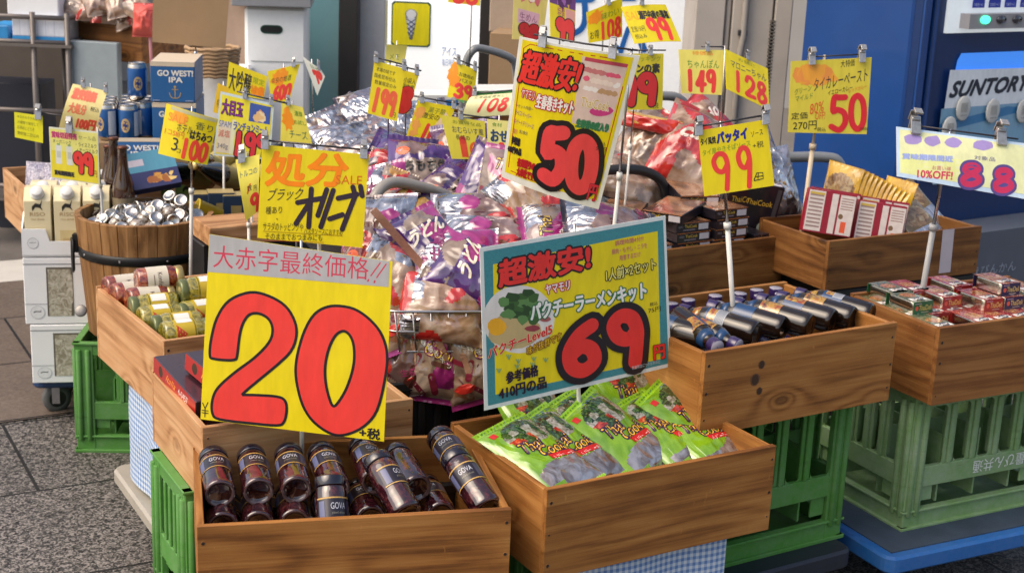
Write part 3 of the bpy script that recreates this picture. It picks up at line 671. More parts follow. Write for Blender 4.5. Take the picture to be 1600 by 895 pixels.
for k, px in enumerate([(1050, 474), (1078.5, 467), (1075, 482), (1117, 461), (1117, 471), (1153, 457), (1154, 465), (1185, 453), (1191.5, 462), (1211, 449), (1220, 458)]):
    v = .315 - .055 * (px[1] > (482, 470, 482, 470, 468, 464, 464, 460, 460, 456, 456)[k] - 2)
    p = onv(fC, *px, v); put((S0, S1)[k % 2], ORD[k] + ' standing sauce bottle from the 69 sign, violet cap up', axis_m(p - V((0, 0, .159)), V((random.uniform(-.04, .04), random.uniform(-.04, .04), 1)), k * 1.3))
for k, px in enumerate([(1121, 543), (1154, 541)]):
    p = onv(fC, *px, .022); d = -fC.ey * .9 + fC.ex * (.25 if k else -.1) - V((0, 0, .12))
    put(S1, ('pale round cap of a sauce bottle lying below the first bottle', 'pale round cap of a sauce bottle lying below the white labelled bottle')[k], axis_m(p - d.normalized() * .159, d, 1))
for k in range(7): put(S1, ORD[k] + ' hidden sauce bottle of the bottom layer', axis_m(fC.m(.09 + .058 * k, .04, -.095), fC.ey + V((0, 0, .1)), k))

# ---- curry tins
TIN = pm('tin_metal', (.62, .58, .48), .22, 1.0, var=.15, scale=30)
def curry_tin(nm, face, topc):
    t = thing('curry_tin', 'x', 'tin', group='small curry tins'); m = MB(); w_, l, h, r = .056, .088, .028, .012; pts = []
    for sx, sy, a0 in ((1, 1, 0), (-1, 1, pi / 2), (-1, -1, pi), (1, -1, 3 * pi / 2)):
        for k in range(5): a = a0 + k * pi / 8; pts.append((sx * (w_ / 2 - r) + r * cos(a), sy * (l / 2 - r) + r * sin(a)))
    n = len(pts); rows = [(0, .97), (.002, 1), (h - .002, 1), (h, .975)]
    m.add([(x * s, y * s, z) for z, s in rows for x, y in pts], [tuple(range(n))[::-1], tuple(range(3 * n, 4 * n))] + [(i * n + k, i * n + (k + 1) % n, (i + 1) * n + (k + 1) % n, (i + 1) * n + k) for i in range(3) for k in range(n)], TIN, True); m.build('can', t)
    m = MB(); sl = pm(nm, face, .35, coat=.4); tp = film(nm + '_top', topc, 75, .25, .1); e = .0009; W = w_ / 2 + .0006
    m.box((0, -l / 2 - .0012, h / 2), (w_ + .001, .0012, h + .001), sl); m.box((0, l / 2 + .0012, h / 2), (w_ + .001, .0012, h + .001), sl); m.box((0, 0, h + .0009), (w_ * .98, l + .0036, .001), tp)
    a = Art(2); a.disc(.16, .5, .09, .2, ink(215, 90, 70), 12); a.text('ThaiDeli', .28, .30, .94, .74, ink(240, 205, 120)); a.rect(.06, .85, .4, .9, ink(200, 170, 190)); a.rect(.4, .12, .8, .18, ink(190, 170, 150)); a.onto(m, lambda u, v, z: (-w_ / 2 + w_ * u, -l / 2 - .0019 - z, h * v), .0002)
    a = Art(.63); a.disc(.5, .6, .34, .2, topc and film(nm + '_dish', [(.35, (.3, .03, .015)), (.5, (.5, .2, .06)), (.7, (.6, .4, .2))], 120, .2, .1), 18); a.rect(.1, .12, .9, .3, WHT); a.text('カレー', .2, .14, .8, .28, ink(150, 20, 40)); a.onto(m, lambda u, v, z: (-w_ / 2 + w_ * u, -l / 2 + l * v, h + .0014 + z), .0002); m.build('sleeve', t)
    m = MB(); m.tube([(.011 * cos(k * pi / 6), -.028 + .008 * sin(k * pi / 6), h + .0032) for k in range(12)], .0016, STEEL, 6, True); m.build('pull_ring', t); return t
TR_ = curry_tin('red_sleeve', (.34, .02, .018), [(.38, (.22, .015, .02)), (.5, (.42, .05, .05)), (.66, (.5, .2, .16))])
TP_ = curry_tin('violet_sleeve', (.022, .016, .07), [(.38, (.22, .03, .03)), (.55, (.46, .16, .08)), (.7, (.5, .34, .2))])
TG_ = curry_tin('green_sleeve', (.02, .12, .045), [(.38, (.03, .09, .04)), (.55, (.22, .2, .1)), (.7, (.4, .3, .18))])
fD = CR['D']
def tin(pr, lab, u, v, dz, j=.03): put(pr, lab, Matrix.Translation(fD.m(u, v, dz)) @ Matrix.Rotation(fD.yaw + random.uniform(-j, j), 4, 'Z'))
for r in range(3):
    for c in range(8):
        pr = TG_ if (c == 0 or (c == 1 and r == 2)) else TR_
        if c == 1 and r == 0: continue
        u, v = .045 + .0585 * c, .062 + .094 * r
        tin(pr, '%s tin from the sauce bottle crate in the %s row of the lower layer' % (ORD[c], ('front', 'middle', 'back')[r]), u, v, -.036, .02)
tin(TG_, 'green curry tin raised on the lower layer beside the sauce bottle crate', .058, .165, -.0065); tin(TR_, 'dark red curry tin raised at the back beside the sign pole', .125, .24, -.0065)
tin(TR_, 'red curry tin raised beside the green ones near the back', .155, .175, -.0065); tin(TG_, 'green curry tin at the back corner of the upper layer', .07, .245, -.0065)
tin(TR_, 'red fronted curry tin with a bare silver side next to the violet tins', .235, .125, -.0065, 0); tin(TP_, 'violet curry tin under the topmost tin', .298, .125, -.0065, 0)
tin(TP_, 'topmost violet curry tin standing on another violet tin', .292, .135, .0235, 0); tin(TP_, 'violet curry tin with its silver side showing at the edge of the picture', .385, .15, -.0065, 0); tin(TR_, 'red curry tin raised at the back behind the violet tins', .25, .24, -.0065)

# ---- black meal boxes, red and white boxes, pouches
BLKB = pm('black_carton', (.014, .011, .016), .3, var=.3, coat=.4); ORGB = film('meal_picture', [(.36, (.10, .045, .03)), (.5, (.34, .15, .07)), (.66, (.44, .28, .18))], 8, .16, .1)
def meal_box():
    t = thing('meal_box', 'x', 'carton', group='black meal boxes'); m = MB(); W_, L_, H_ = .115, .165, .026
    m.box((0, 0, H_ / 2), (W_, L_, H_), BLKB); o = m.build('carton', t, bevel=.001)
    m = MB(); m.box((0, 0, H_ + .0006), (W_ * .97, L_ * .97, .0008), ORGB)
    a = Art(4.4); a.rect(.66, .2, .95, .84, ink(200, 195, 200), 1); a.text('ThaiCook', .24, .48, .6, .8, ink(225, 190, 70)); a.text('有機玄米', .06, .5, .2, .76, ink(150, 140, 150)); a.rect(.2, .2, .56, .32, ink(130, 120, 130)); a.rect(0, .97, 1, 1, ORG)
    for s in (-1, 1): a.onto(m, lambda u, v, z: (s * (-W_ / 2 + W_ * u) * (1), -s * 0 - (L_ / 2 + .0004 + z) if s == 1 else (L_ / 2 + .0004 + z), H_ * v) if s == 1 else (W_ / 2 - W_ * u, L_ / 2 + .0004 + z, H_ * v), .0002)
    a = Art(.7); a.text('ThaiCook', .12, .62, .8, .72, ink(225, 180, 60)); a.rect(.84, .05, .95, .95, ink(70, 66, 70)); a.rect(.08, .12, .3, .4, ink(190, 190, 180)); a.disc(.66, .24, .1, .09, ink(176, 186, 170), 14)
    a.onto(m, lambda u, v, z: (-W_ / 2 + W_ * u, L_ / 2 - L_ * v, -.0005 - z), .0002); m.build('print', t); return t
MBX = meal_box(); fE = CR['E']; e0 = fE.yaw
def meal(lab, u, v, dz, M=None, j=.02): put(MBX, lab, Matrix.Translation(fE.m(u, v, dz)) @ Matrix.Rotation(e0 + random.uniform(-j, j), 4, 'Z') @ (M or Matrix()))
for k in range(7): meal(ORD[k] + ' box from the bottom of the pile of meal boxes nearest the 69 sign', .235 + random.uniform(-.006, .006), .105, -.13 + .0275 * k)
for k in range(8): meal(ORD[k] + ' box from the bottom of the middle pile of meal boxes', .36 + random.uniform(-.006, .006), .10, -.13 + .0275 * k)
for k in range(5): meal(ORD[k] + ' box from the bottom of the pile of meal boxes hidden by the 69 sign', .11 + random.uniform(-.006, .006), .11, -.13 + .0275 * k)
for k in range(6): meal(ORD[k] + ' box from the bottom of the rear pile of meal boxes', .20 + random.uniform(-.02, .02), .25, -.13 + .0275 * k)
RX = lambda d: Matrix.Rotation(R(d), 4, 'X'); RY = lambda d: Matrix.Rotation(R(d), 4, 'Y'); RZ = lambda d: Matrix.Rotation(R(d), 4, 'Z')
for k in range(2): meal(('first', 'second')[k] + ' meal box standing on its long edge beside the middle pile', .446 + .029 * k, .10, -.05, RY(90))
meal('meal box leaning outward with its big dark face to the front', .47, .10, .062, RZ(-10) @ RY(6) @ RX(-84))
meal('last meal box leaning outward beside the white taped crate', .515, .085, .052, RZ(-24) @ RY(9) @ RX(-82))
meal('tilted meal box on top of the nearest pile, pale edge to the front', .225, .10, .066, RZ(-62) @ RX(4), 0)
meal('orange topped meal box lying on the middle pile behind the 99 sign', .36, .20, .088, RZ(-20) @ RX(6), 0)
meal('orange topped meal box lying flat near the grey sign pole', .15, .24, .035, RZ(-50) @ RX(5), 0)
CRIM = pm('crimson_carton', (.30, .012, .03), .4); CREAM = pm('cream_print', (.66, .58, .54), .5, var=.2, scale=70)
def tea_box():
    t = thing('noodle_box', 'x', 'carton', group='red and white boxes'); m = MB(); W_, H_, D_ = .135, .118, .034; m.box((0, 0, 0), (W_, D_, H_), CRIM); m.build('carton', t, bevel=.001); m = MB()
    a = Art(1.1); a.rect(.02, .04, .36, .97, CREAM); a.rect(.5, .03, .63, .95, CREAM); a.rect(.67, .03, .985, .95, CREAM)
    for k in range(9): a.rect(.05, .12 + .09 * k, .33, .16 + .09 * k, ink(150, 125, 120)); a.L -= .16
    a.rect(.04, .88, .34, .93, ink(200, 170, 70))
    for k in range(5): a.rect(.7, .62 + .06 * k, .95, .64 + .06 * k, ink(150, 110, 100)); a.L -= .16
    a.rect(.75, .08, .86, .34, ink(225, 90, 50)); a.disc(.73, .45, .05, .06, ink(120, 90, 60)); a.onto(m, lambda u, v, z: (-W_ / 2 + W_ * u, -D_ / 2 - .0004 - z, -H_ / 2 + H_ * v), .0002)
    a = Art(.3); a.rect(.05, .05, .55, .95, CREAM); a.rect(.6, .05, .97, .95, ink(190, 110, 40)); a.onto(m, lambda u, v, z: (W_ / 2 + .0004 + z, -D_ / 2 + D_ * u, -H_ / 2 + H_ * v), .0002); m.build('print', t); return t
TB = tea_box(); fF_ = CR['F']
for k, (px, v, lab) in enumerate([((1294, 332), .12, 'red and white box nearest the black meal boxes'), ((1372, 350), .07, 'red and white box in front with its orange side showing'), ((1300, 330), .165, 'red and white box hidden behind the one nearest the meal boxes'), ((1376, 344), .11, 'red and white box tucked behind the front one')]):
    put(TB, lab, Matrix.Translation(onv(fF_, *px, v)) @ Matrix.Rotation(R(2), 4, 'Z') @ RX(-9) @ RY(7))
put(TB, 'red and white box lying flat at the bottom corner of the crate', Matrix.Translation(fF_.m(.10, .07, -.105)) @ Matrix.Rotation(fF_.yaw, 4, 'Z') @ RX(88))
YP = film('yellow_pouch', [(.3, (.50, .27, .015)), (.7, (.70, .42, .03))], 12, .3, .3); SOUP = film('soup_picture', [(.36, (.10, .05, .02)), (.5, (.3, .17, .07)), (.65, (.42, .33, .17))], 35, .2, .2)
def pouch(kind):
    t = thing('soup_pouch', 'x', 'pouch', group='yellow soup pouches'); m = MB()
    pt = (lambda u, v: YP if (u < .06 or u > .94 or v > .92) else SOUP if ((u - .5) / .42) ** 2 + ((v - .6) / .25) ** 2 < 1 else YP) if kind == 0 else (lambda u, v: SILV if v < .42 else SOUP if ((u - .5) / .42) ** 2 + ((v - .66) / .22) ** 2 < 1 else pm('olive_film', (.16, .10, .03), .25, coat=1))
    pillow(m, .13, .17, .012, YP, pt, 26, 34, .0015, 3 + kind, .8, .04); m.build('film', t); return t
Q0, Q1 = pouch(0), pouch(1)
for k in range(11):
    put(Q0, ORD[k] + ' yellow pouch from the sign pole in the fan of pouches', face_m(onv(fF_, 1312 + 6.5 * k, 303 + 3.2 * k, .235 - .008 * k), R(-52 - k * .6), R(80 - k * 1.6), R(-3)))
put(Q1, 'silver bottomed pouch leaning at the open end of the crate', face_m(onv(fF_, 1430, 326, .20), R(18), R(50), R(28)))
put(Q1, 'second silver bottomed pouch lying against the front of the crate', face_m(onv(fF_, 1436, 352, .13), R(20), R(38), R(20))); put(Q0, 'yellow pouch standing edge on between the fan and the silver pouch', face_m(onv(fF_, 1396, 325, .19), R(-62), R(74), 0))

# ---- pickle and jam jars
def pickle_jar(nm, glass, lidm, labm, stripe, R_=.03, L_=.105):
    t = thing('pickle_jar', 'x', 'jar', group='jars in the pale crate'); m = MB(); gl = film(nm + '_glass', glass, 55, .07, .06)
    m.lathe([(.016, .004), (.022, .003), (R_ - .004, 0), (R_, .006), (R_, L_ - .026), (R_ - .004, L_ - .016), (R_ - .004, L_ - .012)], gl, 26); m.build('glass', t)
    m = MB(); m.lathe([(R_ - .0025, L_ - .0165), (R_ - .0015, L_ - .015), (R_ - .0015, L_ - .003), (R_ - .003, L_), (.01, L_ - .0012), (.001, L_ - .0012)], lidm, 26); m.build('lid', t)
    m = MB(); f = cyl(R_ + .0003, -pi * .15, pi * 1.15, .022, L_ - .036); m.grid(lambda u, v: f(u, v), 28, 2, labm); a = Art(3)
    if stripe: a.poly([(.32, .08), (.5, .55), (.68, .08)], ink(190, 60, 30)); a.rect(.1, .15, .28, .85, ink(225, 225, 220), 6); a.rect(.72, .15, .9, .85, ink(225, 225, 220), 6); a.rect(0, .9, 1, .97, ink(120, 110, 20), 14)
    else: a.text('Konfiture', .3, .5, .7, .72, ink(90, 60, 60)); a.rect(.34, .3, .66, .34, ink(120, 90, 80), 6)
    a.onto(m, f, .0003); m.build('label', t); return t
GOLD = pm('gold_lid', (.55, .40, .16), .3, .8); GRL = pm('olive_lid', (.13, .15, .05), .3, .3, coat=.5)
JY = pickle_jar('pickle', [(.36, (.10, .10, .015)), (.52, (.30, .24, .03)), (.66, (.42, .36, .09))], GRL, pm('mustard_label', (.52, .37, .03), .4), True)
JR = pickle_jar('jam', [(.36, (.07, .008, .006)), (.52, (.26, .035, .012)), (.66, (.36, .12, .03))], GOLD, pm('cream_label', (.60, .55, .45), .5), False)
fG = CR['G']
def lay(pr, lab, px, v, rev=False, dz=0, yaw=0, ro=0):
    b = onv(fG, *px, v); d = (fG.ex * cos(yaw) + fG.ey * sin(yaw) + V((0, 0, dz))); 
    put(pr, lab, axis_m(b + (d.normalized() * .105 if rev else V()), -d if rev else d, -pi / 2 + ro if rev else pi / 2 + ro))
lay(JR, 'red jam jar lying on top near the barrel with a cream label', (212, 440), .33, False, .02, -.12)
lay(JR, 'red jam jar low beside the end board below the barrel', (163, 452), .425); lay(JR, 'second red jam jar beside the end board', (176, 463), .37); lay(JR, 'third red jam jar beside the end board', (199, 471), .30)
lay(JY, 'big pickle jar lying on top with its olive lid facing outward', (280, 456), .24, True, .02, -.1)
for k, (px, v) in enumerate([((203, 483), .255), ((217, 500), .20), ((238, 513), .14), ((253, 524), .085), ((262, 470), .30), ((283, 492), .20)]):
    lay(JY, ORD[k] + ' yellow pickle jar from the barrel, lying along the crate', px, v, k % 2 == 0, 0, random.uniform(-.08, .05), random.uniform(-.3, .3))
for k in range(6): put(JY, ORD[k] + ' yellow pickle jar behind the big 20 sign in the pale crate', axis_m(fG.m(.225 + .012 * (k % 2), .06 + .064 * k, -.040 - .012 * (k % 2)), fG.ex, pi / 2))
for k in range(8): lay(JY if k > 3 else JR, ORD[k] + ' hidden jar in the bottom layer of the pale crate', (0, 0), .1, False) if False else put(JY if k > 3 else JR, ORD[k] + ' jar of the lower layers in the pale crate', axis_m(fG.m(.03 + .12 * (k % 3), .40 - .045 * k, -.10 + .0 * k), fG.ex, pi / 2))

# ---- boxed pizzas
PZD = pm('pizza_carton', (.035, .012, .018), .3, coat=.5, var=.3); PZR = pm('pizza_carton_red', (.42, .02, .015), .35, coat=.4)
PIZ = film('pizza_picture', [(.36, (.16, .02, .008)), (.48, (.42, .12, .03)), (.6, (.55, .34, .12)), (.72, (.20, .06, .03))], 34, .2, .1)
def pizza_box():
    t = thing('pizza_box', 'x', 'pizza box', group='boxed pizzas'); m = MB(); S_, H_ = .235, .034; m.box((0, 0, H_ / 2), (S_, S_, H_), PZD); m.build('carton', t, bevel=.0015)
    m = MB(); a = Art(1); a.disc(.5, .56, .36, .36, ink(60, 25, 20), 30); a.disc(.5, .56, .33, .33, PIZ, 30, .03); a.disc(.4, .6, .07, .07, ink(205, 150, 90), 12, .1); a.disc(.62, .66, .08, .07, ink(215, 170, 110), 12, .1); a.disc(.56, .44, .07, .06, ink(200, 90, 50), 12, .1); a.text('Pizza', .5, .06, .94, .2, ink(225, 215, 210), 0, .2)
    a.onto(m, lambda u, v, z: (-S_ / 2 + S_ * u, -S_ / 2 + S_ * v, H_ + .0004 + z), .0002)
    for side in range(4):
        a = Art(7); 
        if side in (3, 1): a.rect(.0, .02, 1, .98, PZR)
        a.disc(.18, .5, .05, .34, ink(60, 40, 20), 14); a.text('Italia', .3, .3, .52, .75, ink(240, 150, 60), 0, .2); a.text('4-0457', .6, .3, .82, .7, ink(230, 225, 220))
        Mx = Matrix.Rotation(side * pi / 2, 4, 'Z'); a.onto(m, lambda u, v, z: Mx @ V((-S_ / 2 + S_ * u, -S_ / 2 - .0004 - z, H_ * v)), .0002)
    m.build('print', t); return t
PB = pizza_box(); fH = CR['H']
for k, (u, v, dz, M, lab) in enumerate([(.15, .22, -.125, RX(3), 'lowest boxed pizza in the pale crate'), (.15, .225, -.085, RX(4), 'second boxed pizza from the bottom of the pale crate'), (.155, .22, -.047, RX(3), 'boxed pizza just under the top one'), (.125, .225, -.008, RZ(4) @ RX(5), 'topmost boxed pizza with its red edge over the pale crate rim'),
      (.27, .13, -.110, RX(2), 'boxed pizza lying low at the sign end of the pale crate'), (.17, .14, .018, RZ(9) @ RX(6) @ RY(2), 'loose boxed pizza set askew on the topmost one')]):
    put(PB, lab, Matrix.Translation(fH.m(u, v, dz)) @ Matrix.Rotation(fH.yaw, 4, 'Z') @ M)

# ================================================================== PRICE SIGNS (corners TL TR BR BL in metres)
SIGNS={
'twenty':((-0.539,2.524,0.939),(-0.210,2.478,0.915),(-0.219,2.475,0.581),(-0.560,2.523,0.591)),
'ramen':((-0.062,2.616,0.912),(0.296,2.827,0.941),(0.329,2.828,0.630),(-0.042,2.609,0.599)),
'springroll':((-0.006,3.034,1.257),(0.239,2.990,1.233),(0.178,3.072,0.895),(-0.033,3.103,0.951)),
'olive':((-0.520,2.948,1.027),(-0.304,2.971,1.011),(-0.313,2.952,0.819),(-0.527,2.930,0.836)),
'padthai':((0.368,2.992,1.085),(0.511,3.017,1.111),(0.537,3.008,0.975),(0.390,2.983,0.951)),
'curry':((0.718,3.940,1.132),(0.939,3.972,1.148),(0.944,3.960,0.942),(0.725,3.929,0.943)),
'slant':((0.841,3.260,1.071),(1.161,3.299,1.038),(1.147,3.236,0.923),(0.840,3.205,0.969)),
'chanpon':((0.433,4.098,1.134),(0.563,4.117,1.136),(0.563,4.101,1.013),(0.449,4.084,1.016)),
'maloney':((0.562,4.098,1.141),(0.693,4.148,1.086),(0.699,4.100,0.977),(0.568,4.053,1.037)),
'ren':((0.254,3.996,1.127),(0.385,4.016,1.130),(0.391,4.005,0.980),(0.255,3.983,0.975)),
'lemon':((0.277,4.253,1.232),(0.407,4.286,1.241),(0.455,4.248,1.142),(0.320,4.213,1.133)),
'onehundredeight':((0.181,4.288,1.209),(0.283,4.311,1.255),(0.290,4.311,1.142),(0.193,4.290,1.122)),
'purple':((0.070,4.306,1.294),(0.150,4.331,1.263),(0.152,4.295,1.123),(0.081,4.268,1.134)),
'pinkish':((-0.030,4.400,1.284),(0.072,4.430,1.240),(0.061,4.402,1.116),(-0.030,4.368,1.116)),
'topcard':((-0.232,4.597,1.283),(-0.135,4.612,1.286),(-0.135,4.602,1.190),(-0.233,4.588,1.198)),
'curved':((-0.127,3.921,1.007),(-0.015,3.924,1.020),(-0.016,3.878,0.967),(-0.151,3.877,0.955)),
'thirtynine':((-0.193,4.203,1.064),(-0.125,4.210,1.040),(-0.132,4.199,0.950),(-0.209,4.188,0.963)),
'narrow':((-0.369,3.704,1.116),(-0.291,3.713,1.097),(-0.309,3.696,0.966),(-0.383,3.687,0.985)),
'eight':((-0.322,3.783,1.088),(-0.262,3.791,1.076),(-0.287,3.778,0.974),(-0.349,3.769,0.983)),
'stripe':((-0.257,3.699,1.021),(-0.162,3.713,1.006),(-0.202,3.699,0.901),(-0.285,3.688,0.926)),
'udon':((-0.191,3.547,1.010),(-0.083,3.567,0.996),(-0.076,3.551,0.904),(-0.160,3.534,0.906)),
'osechi':((-0.077,3.503,1.012),(-0.017,3.511,1.007),(-0.014,3.497,0.875),(-0.068,3.489,0.875)),
'round':((-0.385,4.199,1.104),(-0.327,4.207,1.102),(-0.333,4.201,1.051),(-0.387,4.193,1.053)),
'daiginjo':((-0.853,4.298,1.024),(-0.743,4.311,0.984),(-0.753,4.303,0.917),(-0.861,4.288,0.933)),
'six':((-0.732,4.247,1.007),(-0.640,4.264,1.031),(-0.669,4.249,0.924),(-0.720,4.240,0.919)),
'white':((-0.638,4.297,1.049),(-0.584,4.304,1.010),(-0.573,4.304,0.992),(-0.594,4.294,0.936)),
'luncheon':((-0.756,3.700,1.023),(-0.624,3.717,0.994),(-0.632,3.702,0.853),(-0.774,3.681,0.862)),
'cheese':((-0.651,4.001,0.957),(-0.594,4.007,0.944),(-0.566,4.001,0.843),(-0.653,3.990,0.849)),
'honey':((-0.858,3.550,1.010),(-0.735,3.563,0.974),(-0.761,3.550,0.862),(-0.878,3.537,0.888)),
'curl':((-0.623,3.200,0.945),(-0.572,3.211,0.957),(-0.572,3.198,0.832),(-0.600,3.191,0.809)),
'milk':((-1.243,3.847,0.889),(-1.116,3.857,0.879),(-1.115,3.853,0.736),(-1.242,3.844,0.752)),
'tan':((-1.238,4.054,0.976),(-1.146,4.067,0.957),(-1.180,4.047,0.838),(-1.275,4.032,0.855)),
'memo':((-1.420,4.098,0.883),(-1.343,4.107,0.873),(-1.344,4.102,0.797),(-1.420,4.093,0.812)),
'strip':((-0.857,4.153,0.981),(-0.825,4.157,0.967),(-0.839,4.147,0.891),(-0.869,4.143,0.898)),
'backcard':((-1.217,4.899,1.225),(-0.969,4.931,1.233),(-0.984,4.899,0.993),(-1.220,4.871,1.007)),
}
def uvq(q):                      # photo position on a sheet -> the sheet's own 0..1 coordinates
    (ax, ay), (bx, by), (cx_, cy2), (dx, dy) = q      # TL TR BR BL
    def f(x, y):
        u, v = .5, .5
        for _ in range(12):
            px = (dx * (1 - u) + cx_ * u) * (1 - v) + (ax * (1 - u) + bx * u) * v; py = (dy * (1 - u) + cy2 * u) * (1 - v) + (ay * (1 - u) + by * u) * v
            Jxu = (cx_ - dx) * (1 - v) + (bx - ax) * v; Jyu = (cy2 - dy) * (1 - v) + (by - ay) * v
            Jxv = (ax * (1 - u) + bx * u) - (dx * (1 - u) + cx_ * u); Jyv = (ay * (1 - u) + by * u) - (dy * (1 - u) + cy2 * u)
            D = Jxu * Jyv - Jxv * Jyu; ex, ey = x - px, y - py
            u += (ex * Jyv - Jxv * ey) / D; v += (Jxu * ey - ex * Jyu) / D
        return u, v
    f.h = (((ax - dx) ** 2 + (ay - dy) ** 2) ** .5 + ((bx - cx_) ** 2 + (by - cy2) ** 2) ** .5) / 2
    f.w = (((ax - bx) ** 2 + (ay - by) ** 2) ** .5 + ((dx - cx_) ** 2 + (dy - cy2) ** 2) ** .5) / 2
    return f
class Sheet:
    """art placed with crop coordinates of the photo: origin, scale"""
    def __init__(s, quad, org=(0, 0), sc=1.0):
        s.f = uvq(quad); s.o = org; s.s = sc; s.a = Art(s.f.w / s.f.h)
    def uv(s, x, y): return s.f(s.o[0] + x / s.s, s.o[1] + y / s.s)
    def t(s, txt, x0, y0, x1, y1, h, m, **k):
        u0, v0 = s.uv(x0, y0); u1, v1 = s.uv(x1, y1); H = h / s.s / s.f.h
        for q in ('bold', 'hr'):
            if q in k: k[q] = k[q] / s.s / s.f.h
        s.a.text(txt, u0, v0, u1, v0 + H, m, v1 - v0, **k)
    def poly(s, pts, m): s.a.poly([s.uv(*p) for p in pts], m)
    def st(s, pts, wd, m, **k): s.a.stroke([s.uv(*p) for p in pts], wd / s.s / s.f.h, m, **k)
    def disc(s, x, y, r, m, n=16, wob=0, ry=None, seed=0):
        rnd = random.Random(seed); s.poly([(x + r * (1 + wob * rnd.uniform(-1, 1)) * cos(2 * pi * k / n), y + (ry or r) * (1 + wob * rnd.uniform(-1, 1)) * sin(2 * pi * k / n)) for k in range(n)], m)
    def dig(s, txt, boxes, wd, m, edge=None, ew=0, shear=0):
        """boxes: one (x0, ytop, x1, ybottom) per digit, in crop pixels"""
        for lay in ((edge, wd + 2 * ew), (m, wd)):
            if lay[0] is None: continue
            for ch, (x0, yt, x1, yb) in zip(txt, boxes):
                p, cl = DIG[ch]; s.st([(x0 + (x1 - x0) * u + shear * v, yb + (yt - yb) * v) for u, v in p], lay[1], lay[0], closed=cl)
def clip(parent, P, t, n, k=1.0, mat=None):
    k *= .82
    u = V((0, 0, 1)); m = MB(); M = Matrix(((t.x, n.x, u.x, P.x), (t.y, n.y, u.y, P.y), (t.z, n.z, u.z, P.z), (0, 0, 0, 1)))
    c = mat or CLIPM
    for s in (-1, 1):
        m.box((0, 0, 0), (.015 * k, .003 * k, .030 * k), c, M @ Matrix.Translation((0, s * .0042 * k, .002)) @ Matrix.Rotation(s * .30, 4, 'X'))
        m.box((0, 0, 0), (.012 * k, .0028 * k, .014 * k), c, M @ Matrix.Translation((0, s * .0085 * k, .020 * k)) @ Matrix.Rotation(s * .75, 4, 'X'))
    m.tube([(0.0, .0045 * k * cos(a), .008 * k + .0045 * k * sin(a)) for a in [i * pi / 5 for i in range(10)]], .0012 * k, STEEL, 5, True) if False else None
    m.lathe([(.0048 * k, -.006 * k), (.0048 * k, .006 * k)], STEEL, 10, M @ Matrix.Translation((0, 0, .009 * k)) @ Matrix.Rotation(pi / 2, 4, 'Y'))
    m.build('clip', parent, bevel=.0006)
def sign(key, label, sheet, paper, clips=(), bar=None, pole=None, bend=None, kclip=1.0, edge=None, pmat=POLEW, prad=.0042, grp='price signs of the stall', cat='price sign', sleeve=False, foot=None, name='price_sign', back=None, nb=8, upole=None):
    P = [V(p) for p in SIGNS[key]]; fn = quadmap(P, bend); n = -(P[1] - P[0]).cross(P[3] - P[0]).normalized()
    if n.y > 0: n = -n
    t = (P[1] - P[0]).normalized(); base = (P[2] + P[3]) / 2
    org = V(foot) if foot else V((base.x, base.y, base.z))
    root = thing(name, label, cat, org, 0, grp); Tm = Matrix.Translation(-org)
    m = MB(); m.grid(lambda u, v: fn(u, v), nb, nb, paper); m.grid(lambda u, v: fn(1 - u, v, -.0016), nb, nb, back or PALE)
    for ed in (lambda s, k: fn(s, 0, -.0016 * k), lambda s, k: fn(1 - s, 1, -.0016 * k), lambda s, k: fn(1, s, -.0016 * k), lambda s, k: fn(0, 1 - s, -.0016 * k)):
        m.grid(lambda u, v: ed(u, 1 - v), nb, 1, edge or paper, None, False)
    if sheet: sheet.a.onto(m, fn, .00022)
    m.build('sign_board', root, Tm)
    if bar:
        q = MB(); a, b = bar; q.tube([fn(a, 1, -.004) + V((0, 0, .009)), fn((a + b) / 2, 1, -.004) + V((0, 0, .009)), fn(b, 1, -.004) + V((0, 0, .009))], .0022, DKSTEEL, 6); q.build('crossbar', root, Tm)
    for u in clips: clip(root, Tm @ (fn(u, 1, .001) + V((0, 0, .004))), t, n, kclip)
    if foot:
        u = .5 if upole is None else upole; tp = fn(u, 1, -.006) + V((0, 0, .012)); ft = V(foot); mid = tp.lerp(ft, .42) - n * .001
        q = MB(); q.tube([tp, mid], prad * .6, STEEL if pmat is not DOWEL else DOWEL, 8); q.tube([mid, ft], prad, pmat, 10); q.build('pole', root, Tm)
        q = MB(); q.tube([mid + (tp - mid) * .03, mid - (tp - mid) * .03], prad * 1.5, pmat, 10); q.build('pole_collar', root, Tm)
    return root
DIGRED = ink(238, 64, 58)
# ---- the big 20
s = Sheet([(327, 366), (613, 409), (600, 690), (313, 655)], (300, 350), 2.556)
s.a.poly([(-.0, .803), (.985, .861), (.985, 1.0), (.002, 1.0)], ink(176, 176, 178)); s.t('大赤字最終価格', 84, 170, 705, 222, 88, ink(205, 62, 88)); s.st([(752, 155), (715, 205)], 5, ink(205, 62, 88)); s.st([(775, 160), (738, 212)], 5, ink(205, 62, 88)); s.st([(706, 220), (703, 226)], 6, ink(205, 62, 88)); s.st([(731, 225), (728, 231)], 6, ink(205, 62, 88))
two = [(72, 520), (76, 460), (100, 370), (150, 300), (235, 268), (310, 283), (375, 322), (412, 380), (420, 440), (398, 502), (340, 560), (262, 625), (206, 674), (215, 679), (262, 680), (342, 686), (374, 702), (381, 742), (370, 790), (340, 804), (240, 796), (112, 780), (82, 755), (82, 700), (105, 650), (170, 590), (250, 530), (308, 470), (325, 420), (310, 375), (270, 352), (232, 356), (206, 390), (192, 440), (182, 520), (172, 536), (135, 538), (86, 532)]
zo = [(575, 322), (650, 335), (715, 380), (760, 440), (780, 520), (770, 620), (740, 740), (690, 805), (620, 840), (560, 838), (490, 790), (445, 720), (420, 620), (420, 540), (445, 440), (480, 370), (520, 335)]
